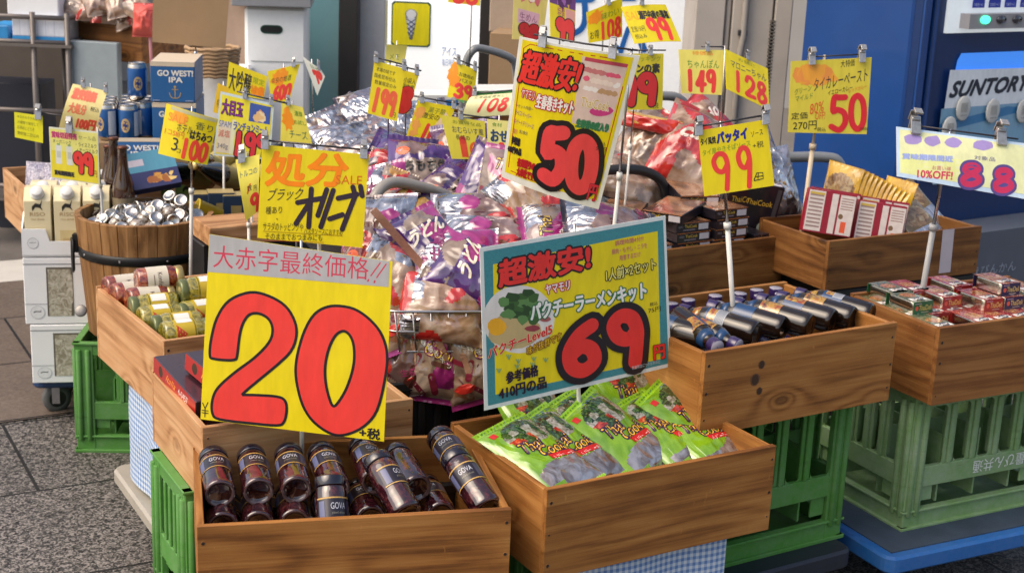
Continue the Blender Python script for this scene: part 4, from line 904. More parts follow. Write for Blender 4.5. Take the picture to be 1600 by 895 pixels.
zi = [(610, 422), (638, 448), (650, 500), (645, 570), (620, 650), (587, 708), (567, 724), (552, 695), (537, 630), (535, 560), (550, 490), (577, 438)]
U = lambda L: [tuple(p) for p in smooth([s.uv(*q) for q in L], 4, True)]
s.a.poly(U(two), DIGRED); s.a.hole(U(zo), U(zi), DIGRED)
for L in (two, zo, zi): s.st(L, 11, BLK, closed=True, n=4)
for p in ([(42, 712), (52, 735)], [(64, 710), (52, 735), (51, 770)], [(40, 742), (64, 745)], [(40, 752), (64, 755)]): s.st(p, 3.2, BLK, sm=False)
s.t('+税', 670, 852, 750, 862, 44, BLK, bold=1.5)
fA_, f_ = CR['A'], CR['H']
sign('twenty', 'big yellow sign reading 20 in red with a grey header strip', s, YEL, foot=(-.385, 2.60, .36), nb=4)
# ---- 69 ramen
s = Sheet([(750, 388), (1040, 337), (1049, 572), (757, 641)], (740, 330), 2.797); TL_ = pm('teal_print', lin((62, 140, 148)), .4, var=.35, scale=260)
s.a.rect(.018, .025, .985, .975, TL_); s.poly([(82, 232), (802, 86), (814, 645), (92, 800)], YEL)
s.disc(190, 470, 150, ink(226, 222, 216), 28, 0, 148); s.disc(170, 520, 108, ink(196, 172, 120), 20, .08, 78); s.disc(98, 502, 38, ink(240, 175, 40), 14, .1)
for k in range(26): a = k * 2.4; r = 8 + 3.1 * k; s.disc(205 + r * cos(a), 415 + .8 * r * sin(a), 26, (ink(58, 98, 46), ink(92, 138, 78), ink(40, 74, 36))[k % 3], 8, .4, 20, k); s.a.L -= .13
s.a.nxt(); s.disc(245, 510, 30, ink(150, 60, 70), 10, .2, 14); s.disc(300, 470, 22, ink(170, 90, 90), 10, .2, 12)
s.t('超激安!', 108, 330, 495, 250, 108, RED, halo=BLK, hr=13, bold=5); s.t('ヤマモリ', 302, 362, 405, 340, 40, WHT, halo=ink(200, 50, 70), hr=5, bold=1)
s.t('パクチーラーメンキット', 240, 478, 748, 376, 72, WHT, halo=ink(30, 110, 70), hr=8, bold=3)
MG = ink(190, 60, 130)
s.t('調理時間4分!!', 606, 152, 735, 128, 22, MG); s.t('豚肉・もやし・ニラを', 592, 190, 752, 158, 24, MG); s.t('用意するだけ', 626, 216, 722, 196, 24, MG)
s.t('1人前×2セット', 566, 305, 792, 250, 52, ink(235, 225, 120), halo=BLK, hr=4.5, bold=1); s.t('税込', 764, 412, 800, 404, 17, BLK); s.t('75円', 757, 442, 814, 430, 22, BLK)
s.t('パクチーLevel5', 62, 640, 328, 532, 44, ink(214, 30, 44), halo=ink(230, 215, 170), hr=3, bold=1.5); s.t('味が抜群です', 222, 628, 368, 560, 36, ink(235, 190, 30), halo=ink(120, 70, 10), hr=3)
for k, (x, y) in enumerate([(105, 690), (145, 630), (185, 650), (250, 640), (300, 645), (180, 672), (245, 665)]):
    for j in range(3): s.st([(x, y + 12), (x + 9 * (j - 1), y - 6)], 4, ink(130, 170, 120), n=2)
s.t('参考価格', 135, 752, 268, 716, 50, ink(30, 15, 45), bold=2); s.t('410円の品', 105, 822, 303, 770, 50, ink(30, 15, 45), bold=2)
s.dig('69', [(385, 490, 528, 695), (582, 455, 722, 655)], 58, RED, BLK, 32); s.dig('69', [(385, 490, 528, 695), (582, 455, 722, 655)], 64, RED)
s.t('円', 782, 648, 830, 638, 64, RED, halo=BLK, hr=5, bold=3); s.t('数量限定につきお早めに', 680, 692, 808, 662, 16, ink(190, 205, 205))
sign('ramen', 'tilted teal edged ramen kit sign reading 69 above the noodle packets', s, ink(226, 232, 228), foot=(.155, 2.735, .40), nb=6, upole=.5)
# ---- 50 spring rolls
s = Sheet([(812, 58), (1000, 88), (935, 327), (783, 276)], (770, 40), 3.0875)
s.a.poly([(.03, .045), (.965, .055), (.955, .985), (.03, .985)], YEL)
for p in ([(.06, .09), (.05, .93), (.10, .965), (.80, .965)], [(.93, .80), (.93, .14)], [(.09, .07), (.60, .05)]): s.a.stroke(p, .006, ink(190, 60, 30), sm=False)
s.poly([(440, 140), (656, 186), (562, 505), (388, 452)], ink(222, 196, 184))
for k in range(22): s.disc(455 + (k * 37) % 165, 200 + (k * 53) % 130, 18, (ink(200, 120, 120), ink(235, 215, 200), ink(190, 150, 110), ink(225, 90, 120), ink(236, 228, 222))[k % 5], 9, .3, 12, k); s.a.L -= .13
s.a.nxt(); s.poly([(455, 143), (656, 184), (650, 200), (450, 160)], ink(190, 70, 90)); s.disc(530, 400, 55, ink(205, 60, 130), 16, .05, 24)
s.t('ThaiCook', 430, 372, 562, 402, 44, ink(200, 165, 60), halo=ink(236, 220, 200), hr=3); s.t('生春巻の皮入り', 408, 470, 556, 502, 38, ink(40, 120, 80), bold=4)
s.t('超激安!', 128, 262, 402, 308, 158, RED, halo=BLK, hr=13, bold=5, shear=.05)
s.t('ヤマモリ', 141, 335, 203, 350, 46, WHT, halo=ink(200, 50, 70), hr=5); s.t('生春巻きキット', 212, 380, 390, 412, 66, WHT, halo=ink(190, 40, 60), hr=7, bold=2)
s.t('ーセット内容ー', 112, 382, 200, 400, 18, NAVY); s.t('ライスペーパー', 108, 418, 190, 440, 26, ink(120, 60, 150)); s.t('スイートチリソース', 104, 460, 200, 488, 26, ink(120, 60, 150)); s.t('具付', 98, 510, 120, 514, 26, ink(200, 60, 110)); s.t('各2食分', 130, 508, 172, 518, 20, NAVY)
s.t('参考価格', 92, 560, 132, 572, 40, BLK, bold=2); s.t('410円の品', 72, 600, 138, 618, 34, BLK, bold=2); s.t('在庫限りの', 120, 668, 205, 690, 44, ink(180, 20, 30), bold=3); s.t('大奉仕です', 116, 715, 198, 738, 44, ink(180, 20, 30), bold=3)
bx = [(238, 492, 345, 728), (368, 540, 482, 772)]; s.dig('50', bx, 66, RED, BLK, 28, 18); s.dig('50', bx, 70, ink(232, 70, 74), None, 0, 18)
s.t('円', 456, 830, 492, 842, 76, ink(214, 40, 60), halo=ink(90, 20, 50), hr=4, bold=2); s.t('税込', 512, 560, 546, 568, 18, BLK); s.t('54円', 502, 586, 548, 596, 20, BLK)
sign('springroll', 'tall tilted yellow spring roll sign reading 50 with a clear sleeve', s, ink(232, 232, 222), clips=(.20, .78), bar=(.12, .98), foot=(.205, 3.09, .60), upole=.93, kclip=1.3, nb=6, bend=lambda u, v: .012 * sin(pi * u))
# ---- black olive
s = Sheet([(409, 226), (577, 242), (566, 387), (402, 372)], (380, 200), 4.475); OD = ink(226, 96, 10)
s.t('処', 150, 398, 420, 408, 232, ORG, halo=OD, hr=9, bold=8, shear=.06); s.t('分', 432, 398, 705, 410, 222, ORG, halo=OD, hr=9, bold=8, shear=.10)
s.t('SALE', 645, 390, 828, 396, 62, ink(226, 110, 20)); s.t('ブラック', 160, 512, 398, 500, 92, ink(40, 30, 40), shear=.1); DV = ink(46, 32, 52)
for p in ([(378, 520), (552, 490)], [(475, 425), (455, 690)], [(465, 515), (366, 668)], [(582, 430), (520, 610)], [(628, 435), (540, 690)], [(602, 634), (692, 604)], [(662, 490), (795, 462)], [(785, 465), (690, 706)], [(766, 412), (780, 462)], [(820, 408), (832, 472)]): s.st(p, 36, DV, sm=False)
s.t('種あり', 155, 602, 268, 596, 52, BLK); s.disc(235, 635, 7, ink(150, 130, 20), 4); s.t('サラダのトッピングや', 136, 716, 415, 722, 58, ink(70, 55, 20)); s.t('パスタソースにおすすめ', 422, 738, 690, 750, 42, ink(70, 55, 20)); s.t('そのままでおつまみにも', 152, 778, 548, 790, 44, ink(50, 40, 20))
s.st([(140, 722), (690, 752)], 3, ink(120, 60, 20), sm=False); s.st([(140, 785), (560, 800)], 3, ink(170, 60, 30), sm=False)
sign('olive', 'yellow clearance sign for black olives with orange heading behind the 20 sign', s, YEL, clips=(.03, .95), bar=(-.02, 1.02), foot=(-.40, 3.0, .56), kclip=1.25, nb=4)
# ---- pad thai 99
s = Sheet([(1091, 205), (1198, 187), (1210, 290), (1101, 307)], (940, 150), 3.58)
s.t('パッタイ', 648, 270, 815, 240, 62, ink(30, 40, 140), bold=4); s.t('タイ風焼', 556, 280, 640, 264, 40, BLK, bold=1); s.t('ソース', 836, 232, 902, 216, 30, BLK); s.t('+税', 846, 298, 906, 284, 36, BLK); s.t('タイ風やきそばソース', 566, 338, 832, 280, 34, ink(120, 160, 40))
s.dig('99', [(622, 325, 722, 520), (760, 292, 842, 505)], 28, DIGRED, None, 0, -6); s.dig('', [], 1, RED); s.st([(852, 468), (868, 430), (900, 428), (904, 462), (852, 474)], 5, BLK, sm=False); s.st([(876, 430), (874, 462)], 4, BLK); s.st([(862, 452), (902, 446)], 4, BLK)
sign('padthai', 'yellow sign reading 99 on a white pole in the sauce bottle crate', s, YEL, clips=(.0, .97), bar=(-.03, 1.02), foot=(.492, 3.02, .58), kclip=1.3, nb=4, pmat=POLEW, prad=.0055, upole=.33)
# ---- curry paste 50
s = Sheet([(1236, 96), (1362, 90), (1354, 210), (1231, 207)], (1200, 0), 3.8925); OC = ink(222, 205, 70)
s.a.blobs(.05, .66, .58, .94, [ink(240, 165, 60), ink(238, 150, 70)], 26, .12, 4); s.t('大特価', 440, 412, 525, 402, 42, BLK); s.t('タイカレーペースト', 275, 556, 602, 492, 78, ink(35, 35, 50), shear=-.0)
s.t('イエローカレー', 362, 582, 512, 546, 30, ink(50, 45, 30)); s.t('レッドカレー', 490, 566, 600, 538, 26, ink(230, 120, 40)); s.t('グリーン', 160, 580, 262, 552, 40, ink(110, 140, 60)); s.t('マイルド', 165, 620, 270, 598, 36, ink(110, 140, 60))
s.t('80%', 252, 698, 336, 676, 66, ink(225, 90, 40)); s.t('OFF!', 284, 728, 344, 722, 44, ink(225, 90, 40)); s.t('定価', 140, 728, 238, 722, 44, BLK); s.t('270円', 150, 792, 292, 786, 54, BLK); s.t('税込', 296, 798, 348, 800, 24, BLK)
s.dig('50', [(372, 585, 480, 790), (496, 582, 590, 785)], 36, ink(222, 40, 52)); s.t('円税別', 556, 795, 600, 792, 18, BLK)
sign('curry', 'yellow curry paste sign reading 50 with orange highlight on a wooden pole', s, OC, clips=(.25, .87), bar=(.2, .92), foot=(.79, 3.96, .56), pmat=DOWEL, prad=.0065, kclip=1.5, nb=4, upole=.42)
# ---- slanted lilac sign
s = Sheet([(1400, 198), (1612, 226), (1606, 312), (1401, 276)], (1200, 200), 3.8925); LI = ink(160, 140, 196)
s.a.rect(.025, .08, .99, .95, ink(222, 224, 172)); s.a.rect(.03, .10, .62, .5, ink(222, 226, 150))
for x, w_ in ((875, 55), (995, 48), (1120, 50), (1300, 65)): s.disc(x, 72 + (x - 875) * .09, w_, LI, 12, .14, 34, int(x))
s.t('賞味期限間近', 815, 190, 1110, 215, 34, ink(150, 165, 215), bold=3); s.t('対象品', 1240, 200, 1370, 212, 26, ink(90, 80, 140)); s.t('10%OFF!', 905, 302, 1112, 318, 44, ink(205, 60, 90), bold=2); s.t('お買い得', 990, 258, 1100, 270, 26, ink(200, 90, 120))
s.dig('88', [(1160, 235, 1290, 345), (1360, 262, 1490, 380)], 34, ink(196, 40, 84), ink(84, 66, 130), 16)
sign('slant', 'slanted lilac and pale yellow sign over the curry tins backed by cardboard', s, ink(190, 212, 232), clips=(.13, .76), bar=(.13, .9), foot=(.955, 3.33, .52), kclip=1.9, nb=8, pmat=pm('grey_pole', (.36, .36, .36), .4), prad=.0068, upole=.40, back=CARD, edge=CARD, bend=lambda u, v: .008 * sin(pi * u) * sin(pi * v))
# ---- smaller handwritten cards
def card(key, label, quad, price, pbox, wd, heads=(), paper=YEL, edge=None, ew=0, hl=None, clips=(.5,), bar=None, foot=None, bend=None, shear=0, kc=.95, extra=None, prad=.0034, col=DIGRED, upole=None, pmat=POLEW, small=3):
    s = Sheet(quad); 
    if hl: s.a.blobs(*hl[:4], [ink(250, 165, 40), ink(248, 150, 30)], 16, .13, 3)
    if extra: extra(s)
    for h in heads: s.a.text(h[0], *h[1], h[2], **(h[3] if len(h) > 3 else {}))
    n = len(price)
    if n:
        x0, y0_, x1, y1 = pbox; s.a.digits(price, x0, y0_, x1, y1, wd, col, 0, shear, edge, ew)
    return sign(key, label, s, paper, clips, bar, bend=bend, foot=foot, kclip=kc, nb=8, prad=prad, upole=upole, pmat=pmat)
INKB = ink(48, 44, 40)
curl = lambda k, a=0: (lambda u, v: k * sin(pi * u) + a * (1 - v) * (1 - v))
card('chanpon', 'pale yellow card reading 149 beside the 128 card', [(1060, 78), (1132, 79), (1128, 149), (1065, 146)], '149', (.14, .08, .82, .52), .10, [('ちゃんぽん', (.18, .58, .9, .78), GRN), ('特価品', (.3, .88, .75, .97), ORG)], PALE, clips=(.62,), bar=(.5, 1.0), foot=(.575, 4.13, .50), upole=.98)
card('maloney', 'yellow card reading 128 fixed beside the 149 card near the pillar', [(1133, 77), (1200, 108), (1202, 172), (1135, 139)], '128', (.18, .10, .94, .56), .10, [('マロニーちゃん', (.12, .62, .95, .80), NAVY, dict(rise=.03)), ('お鍋に', (.3, .86, .7, .95), ink(150, 150, 60))], YEL, clips=(.5,), foot=(.585, 4.10, .50), upole=.02)
card('ren', 'olive yellow card reading 99 half hidden by the spring roll sign', [(962, 84), (1037, 84), (1035, 171), (958, 173)], '99', (.10, .12, .84, .60), .14, [('レンの素', (.30, .66, .92, .82), INKB, dict(bold=.01)), ('+税', (.72, .02, .92, .12), INKB), ('クッキング', (.4, .86, .95, .96), ink(120, 140, 40))], ink(205, 190, 40), edge=BLK, ew=.02, clips=(.72,), bar=(.25, 1.05), foot=(.30, 4.03, .5), col=ink(200, 40, 44))
card('lemon', 'tilted yellow card reading 99 with orange sale corner at the top', [(970, 11), (1040, 8), (1064, 65), (992, 69)], '99', (.40, .08, .85, .60), .11, [('SALE', (.04, .62, .4, .85), ink(245, 160, 40)), ('瀬戸内産の藻塩', (.30, .62, .96, .84), INKB, dict(bold=.01)), ('定価150円', (.04, .30, .32, .46), INKB), ('税込み', (.06, .12, .3, .24), INKB)], ink(225, 205, 20), clips=(.45,), foot=(.36, 4.30, .5), bend=curl(.008))
card('onehundredeight', 'yellow card reading 108 with an orange sale corner', [(916, 20), (972, -4), (972, 58), (920, 68)], '108', (.34, .06, .95, .52), .085, [('SALE', (.05, .58, .45, .86), ink(250, 150, 40), dict(rise=.02)), ('味わい', (.4, .60, .9, .80), ink(110, 150, 50)), ('お得', (.05, .1, .3, .36), INKB)], YEL, hl=(0, .55, .4, .95), clips=(.6,), foot=(.245, 4.33, .5), bend=curl(.006))
def ex1(s): s.a.rect(.0, .62, 1, 1, ink(110, 60, 120)); s.a.blobs(.05, .62, .95, .98, [ink(160, 100, 170), ink(90, 40, 90), ink(230, 190, 60)], 12, .09, 5); s.a.rect(.62, .3, .98, .6, ink(225, 160, 150))
card('purple', 'yellow card with purple top behind the spring roll sign', [(858, -30), (900, -12), (898, 66), (860, 60)], '99', (.3, .04, .9, .36), .1, [('特選', (.3, .40, .58, .6), ink(170, 40, 110))], YEL, extra=ex1, edge=BLK, ew=.02, clips=(.5,), foot=(.115, 4.33, .5))
def ex2(s): s.a.blobs(.1, .7, .95, 1, [ink(215, 110, 120), ink(190, 70, 90), ink(240, 225, 215)], 16, .1, 8); s.a.rect(.15, .3, .8, .55, ink(215, 170, 190))
card('pinkish', 'pale glossy card with pink print beside the purple topped card', [(804, -30), (857, -5), (848, 62), (800, 62)], '98', (.25, .02, .8, .26), .1, [('生めん', (.2, .34, .75, .5), ink(130, 70, 110))], ink(222, 205, 120), extra=ex2, clips=(.5,), foot=(.03, 4.43, .5), edge=BLK, ew=.02, col=ink(190, 40, 50))
card('topcard', 'orange yellow card at the upper edge of the picture above the cardboard boxes', [(702, -40), (752, -40), (750, 10), (700, 4)], '88', (.15, .05, .9, .5), .14, [], YEL, hl=(0, 0, .9, .6), clips=(), foot=(-.165, 4.63, .5), pmat=STEEL, upole=.75)
card('curved', 'cream card reading 108 bent over beside the spring roll sign', [(738, 150), (804, 145), (802, 180), (722, 184)], '108', (.22, .16, .84, .58), .11, [('北海道産昆布だし', (.1, .66, .9, .86), ink(110, 110, 70))], ink(230, 226, 170), clips=(.05,), bar=(0, 1), foot=(-.07, 3.95, .5), shear=.5, bend=lambda u, v: .02 * sin(pi * v))
card('thirtynine', 'yellow card reading 39 with an orange edge', [(709, 96), (746, 110), (740, 160), (698, 152)], '39', (.25, .06, .9, .42), .11, [('お徳用の', (.3, .66, .9, .78), INKB), ('パスタ', (.35, .5, .85, .62), INKB)], YEL, hl=(0, .3, .22, .98), clips=(.9, .2), bar=(0, 1.1), foot=(-.155, 4.22, .5), bend=curl(.006))
card('narrow', 'narrow yellow card reading 199 clipped with a rubber band', [(585, 95), (634, 108), (620, 190), (574, 177)], '199', (.10, .08, .82, .50), .075, [('本場の味です', (.1, .82, .7, .90), INKB), ('国産昆布仕込', (.06, .70, .75, .78), INKB), ('数量限定のみ', (.1, .58, .8, .66), INKB), ('円', (.78, .05, .92, .15), INKB)], YEL, clips=(.05, .95), bar=(-.05, 1.05), foot=(-.335, 3.72, .62), edge=None, col=ink(240, 100, 60), shear=.25)
card('eight', 'yellow card with a bold red 8 behind the narrow 199 card', [(618, 108), (655, 116), (638, 178), (600, 172)], '98', (.10, .08, .9, .55), .2, [('小袋入', (.45, .72, .95, .86), INKB), ('国内産', (.45, .60, .95, .70), INKB)], YEL, edge=BLK, ew=.015, clips=(.9,), bar=(0, 1.1), foot=(-.30, 3.80, .6), col=ink(225, 45, 40))
def ex3(s): s.a.poly([(.45, .0), (.72, 0), (.98, .72), (.80, .85)], ink(246, 214, 170)); s.a.blobs(.02, .05, .3, .95, [ink(245, 170, 80)], 12, .1, 9)  # pale slanted band paints a glare into the card's colour
card('stripe', 'yellow card with an orange edge and a pale glare stripe over the silver bags', [(653, 157), (712, 168), (685, 232), (634, 216)], '100', (.36, .05, .95, .46), .085, [('激安の', (.25, .6, .7, .75), INKB), ('菓子類', (.35, .76, .8, .9), ink(130, 140, 60))], YEL, extra=ex3, clips=(.95, .1), bar=(-.1, 1.1), foot=(-.2, 3.72, .6), shear=.3)
def ex4(s): s.a.disc(.72, .24, .16, .20, ink(232, 100, 40), 18); s.a.disc(.72, .26, .09, .11, ink(246, 190, 90), 14); s.a.rect(.32, .05, .5, .42, ink(225, 80, 50)); s.a.disc(.41, .46, .09, .1, ink(215, 60, 50), 12)
card('udon', 'yellow green card with orange pictures above the purple noodle bags', [(688, 180), (758, 190), (760, 250), (706, 248)], '', (0, 0, 1, 1), .1, [('おむらいす風', (.2, .62, .95, .78), NAVY), ('長崎の', (.25, .46, .6, .58), INKB), ('お買得な品', (.25, .84, .9, .93), ink(130, 140, 50))], ink(222, 208, 70), extra=ex4, clips=(.45,), bar=(.3, 1.25), foot=(-.115, 3.57, .6))
card('osechi', 'pale card with one red stroke half behind the spring roll sign', [(761, 186), (800, 190), (798, 276), (763, 276)], '1', (.4, .10, .8, .56), .11, [('おせ', (.15, .62, .85, .82), ink(40, 70, 110), dict(bold=.01)), ('食材', (.2, .88, .6, .95), GRN)], ink(236, 226, 140), clips=(), foot=(-.03, 3.53, .6))
card('round', 'small yellow card with a rounded white top under the ice cream picture', [(604, 70), (636, 72), (632, 100), (602, 98)], '', (0, 0, 1, 1), .1, [('メモ', (.2, .2, .7, .5), ink(120, 140, 60))], ink(228, 218, 110), clips=(), foot=(-.355, 4.23, .5), bend=lambda u, v: .012 * v * v)
card('daiginjo', 'yellow card with a brush written sake name and an orange corner', [(358, 97), (418, 120), (412, 156), (353, 146)], '', (0, 0, 1, 1), .1, [('大吟醸', (.04, .1, .62, .85), INKB, dict(bold=.008)), ('限定', (.66, .55, .95, .8), ink(120, 160, 40)), ('特価', (.62, .12, .98, .5), ink(245, 130, 30))], YEL, hl=(.62, .05, .98, .5), clips=(), foot=(-.80, 4.33, .5))
card('six', 'orange yellow card reading 600 beside the brush written sake card', [(418, 112), (469, 100), (452, 158), (424, 160)], '600', (.16, .08, .9, .46), .10, [('奈良の地酒', (.1, .58, .8, .75), INKB)], YEL, hl=(0, .5, .7, .98), clips=(.8,), foot=(-.685, 4.27, .5))
card('white', 'small creased white card with a red price at an angle', [(473, 88), (502, 110), (508, 120), (496, 150)], '70', (.35, .2, .8, .65), .14, [('特売', (.3, .7, .8, .9), ink(120, 150, 80))], ink(235, 235, 222), clips=(.85,), foot=(-.60, 4.33, .5), pmat=STEEL)
def ex5(s):
    s.a.rect(.03, .03, .97, .96, ink(240, 224, 60)); s.a.rect(.56, .62, .95, .93, ink(60, 90, 170)); s.a.blobs(.63, .64, .88, .82, [ink(235, 190, 130), ink(225, 160, 110), ink(240, 215, 170)], 14, .07, 3); s.a.rect(.04, .05, .27, .55, ink(228, 214, 190)); s.a.rect(.27, .04, .34, .6, ink(238, 236, 200))
card('luncheon', 'pale blue framed card reading 199 with purple heading and a meat picture', [(345, 143), (428, 163), (422, 250), (333, 243)], '199', (.34, .05, .92, .40), .075, [('大目玉', (.06, .66, .44, .90), ink(150, 50, 150), dict(halo=ink(70, 20, 80), hr=.012)), ('ランチョンミート', (.30, .44, .92, .57), ink(90, 100, 160), dict(bold=.006)), ('SPAM', (.04, .46, .26, .56), ink(80, 110, 170)), ('減塩', (.05, .3, .25, .42), ink(210, 90, 70)), ('340g', (.05, .1, .24, .2), ink(120, 120, 140))], ink(206, 222, 226), extra=ex5, edge=BLK, ew=.018, clips=(.45, .95), bar=(.3, 1.25), foot=(-.68, 3.73, .5), col=ink(226, 50, 60))
card('cheese', 'tall yellow card with an orange side and green writing behind the olive sign', [(440, 160), (473, 168), (488, 226), (438, 222)], '', (0, 0, 1, 1), .1, [('チーズ', (.3, .12, .9, .34), ink(50, 110, 90)), ('お試し', (.5, .5, .95, .62), GRN), ('濃厚', (.55, .72, .9, .86), GRN)], ink(236, 222, 90), hl=(.05, .35, .45, .9), clips=(.3,), foot=(-.61, 4.02, .5))
def ex6(s): s.a.blobs(.06, .72, .45, .9, [ink(248, 170, 50)], 10, .09, 2); s.a.rect(.1, .92, .98, .985, ink(200, 195, 150))
card('honey', 'yellow honey card reading 100 with a clear sleeve above the barrel', [(260, 162), (341, 187), (324, 258), (247, 240)], '100', (.44, .06, .94, .42), .08, [('SALE', (.08, .70, .46, .86), ink(245, 140, 40)), ('ホテル', (.28, .54, .58, .70), INKB), ('はちみつ', (.56, .46, .97, .64), INKB, dict(bold=.008)), ('香り', (.62, .68, .95, .84), ink(80, 90, 60)), ('3', (.24, .14, .36, .40), INKB), ('コ', (.36, .12, .43, .2), INKB), ('1コ58円', (.06, .42, .44, .54), ink(230, 110, 40))], YEL, extra=ex6, clips=(), foot=(-.815, 3.58, .50), bend=curl(.012), prad=.0045, col=ink(240, 70, 50))
card('curl', 'narrow curling pale card with a red numeral at the edge of the olive sign', [(368, 250), (405, 242), (404, 330), (384, 346)], '9', (.5, .04, .98, .34), .07, [('トルコの', (.1, .70, .9, .80), ink(50, 90, 110)), ('数', (.35, .44, .6, .54), INKB), ('円', (.7, .4, .85, .5), INKB)], ink(240, 226, 90), clips=(.25,), kc=1.3, foot=(-.60, 3.24, .56), bend=lambda u, v: .012 * sin(pi * v), extra=lambda s: s.a.stroke([(.35, .42), (.52, .55)], .03, ink(240, 110, 50)))
def ex7(s):
    s.a.rect(.02, .02, .98, .97, ink(240, 222, 60)); s.a.rect(.03, .55, .98, .97, ink(238, 232, 130))
    for x in (.12, .34): s.a.rect(x, .30, x + .12, .66, ink(226, 228, 220)); s.a.rect(x + .03, .66, x + .09, .70, ink(150, 180, 110)); s.a.rect(x + .02, .42, x + .10, .55, ink(200, 205, 190))
card('milk', 'laminated card reading 99 with two milk carton pictures', [(76, 198), (153, 206), (156, 289), (80, 278)], '99', (.50, .20, .86, .54), .085, [('賞味切迫特売', (.05, .80, .56, .92), ink(205, 60, 120), dict(bold=.006)), ('オーガニック', (.07, .70, .44, .77), INKB), ('・ライスミルク', (.54, .68, .96, .76), INKB), ('・オーツミルク', (.56, .58, .98, .66), INKB), ('セール品', (.6, .82, .95, .9), ink(160, 160, 90)), ('賞味期限間近', (.08, .08, .48, .17), INKB, dict(bold=.006)), ('円', (.88, .14, .95, .26), ink(150, 60, 20))], ink(232, 234, 214), extra=ex7, edge=BLK, ew=.018, clips=(.42,), kc=1.4, foot=(-1.13, 3.93, .5), upole=.98)
card('tan', 'pale curved card with red blotted writing above the milk sign', [(114, 131), (168, 143), (148, 210), (92, 200)], '', (0, 0, 1, 1), .1, [('激安特価', (.10, .70, .75, .92), ink(245, 120, 90), dict(bold=.02)), ('大処分', (.12, .38, .6, .6), ink(240, 130, 90), dict(bold=.01)), ('100円', (.45, .06, .95, .3), ink(235, 80, 60), dict(bold=.015)), ('税込', (.7, .5, .95, .6), INKB)], ink(240, 222, 150), clips=(.3, .95), foot=(-1.17, 4.09, .5), bend=lambda u, v: .022 * sin(pi * v))
card('memo', 'small plain yellow memo card hanging from a thin rod', [(22, 175), (67, 182), (67, 224), (23, 215)], '', (0, 0, 1, 1), .1, [('本日のおすすめ品', (.1, .8, .8, .9), ink(130, 130, 40)), ('冷蔵庫で保存して', (.1, .58, .85, .7), ink(130, 130, 40)), ('お早めにどうぞ', (.1, .36, .7, .5), ink(130, 130, 40)), ('開封後二日以内', (.1, .14, .85, .28), ink(130, 130, 40))], ink(232, 226, 40), clips=(.85,), kc=1.4, bar=(.85, 2.3), foot=(-1.235, 4.12, .5), upole=2.28)
card('strip', 'thin orange strip card beside the luncheon meat sign', [(340, 130), (358, 138), (350, 180), (333, 176)], '', (0, 0, 1, 1), .1, [('特価', (.2, .2, .8, .5), INKB)], ink(235, 190, 40), clips=(), foot=(-.85, 4.18, .5))
sign('backcard', 'blank brown cardboard sheet fixed to a thin grey pole', None, CARD, foot=(-1.085, 4.86, .6), nb=3, back=CARD, pmat=STEEL, name='cardboard_sheet', grp=None, cat='cardboard sheet', upole=.55)

# ================================================================== MIDDLE OF THE STALL
def bag_mat(nm, stops, sc, **k): return film(nm, stops, sc, .09, .5, bs=9, **k)
KITF = bag_mat('kit_contents', [(.32, (.07, .03, .026)), (.48, (.17, .095, .085)), (.66, (.31, .22, .21))], 8)
CLEARF = bag_mat('clear_film', [(.36, (.035, .02, .025)), (.5, (.15, .115, .135)), (.64, (.52, .50, .57))], 6, metal=.6); PURF = bag_mat('purple_film', [(.35, (.022, .003, .06)), (.6, (.07, .014, .15))], 8)
MAGF = bag_mat('magenta_film', [(.35, (.22, .01, .11)), (.65, (.36, .03, .19))], 14); REDF = bag_mat('red_film', [(.35, (.36, .01, .012)), (.65, (.58, .04, .03))], 12); BRNF = bag_mat('brown_contents', [(.35, (.17, .085, .05)), (.5, (.34, .21, .14)), (.66, (.50, .38, .30))], 12)
BUFF = bag_mat('buff_film', [(.35, (.13, .08, .055)), (.65, (.30, .22, .17))], 12); GOLDF = bag_mat('gold_film', [(.35, (.35, .16, .02)), (.65, (.66, .44, .12))], 16)
def foil_bag(nm, mats, label, grp, seed, wr=.009, sz=(.16, .22, .03), txt=None):
    t = thing(nm, 'x', 'food packet', group=grp); m = MB()
    S = pillow(m, *sz, mats[0], lambda u, v: mats[1] if mn.noise(V((u * 2.2, v * 2.6, seed * 3.3))) > .12 else (mats[2] if v > .7 and mn.noise(V((u * 3, v * 3, seed))) > 0 else mats[0]), 34, 44, wr, seed, .7, .05); 
    if txt: a = Art(.73); a.text(txt[0], .2, .5, .85, .68, txt[1], .06, .15, .008); a.onto(m, S, .0005)
    m.build('film', t); return t
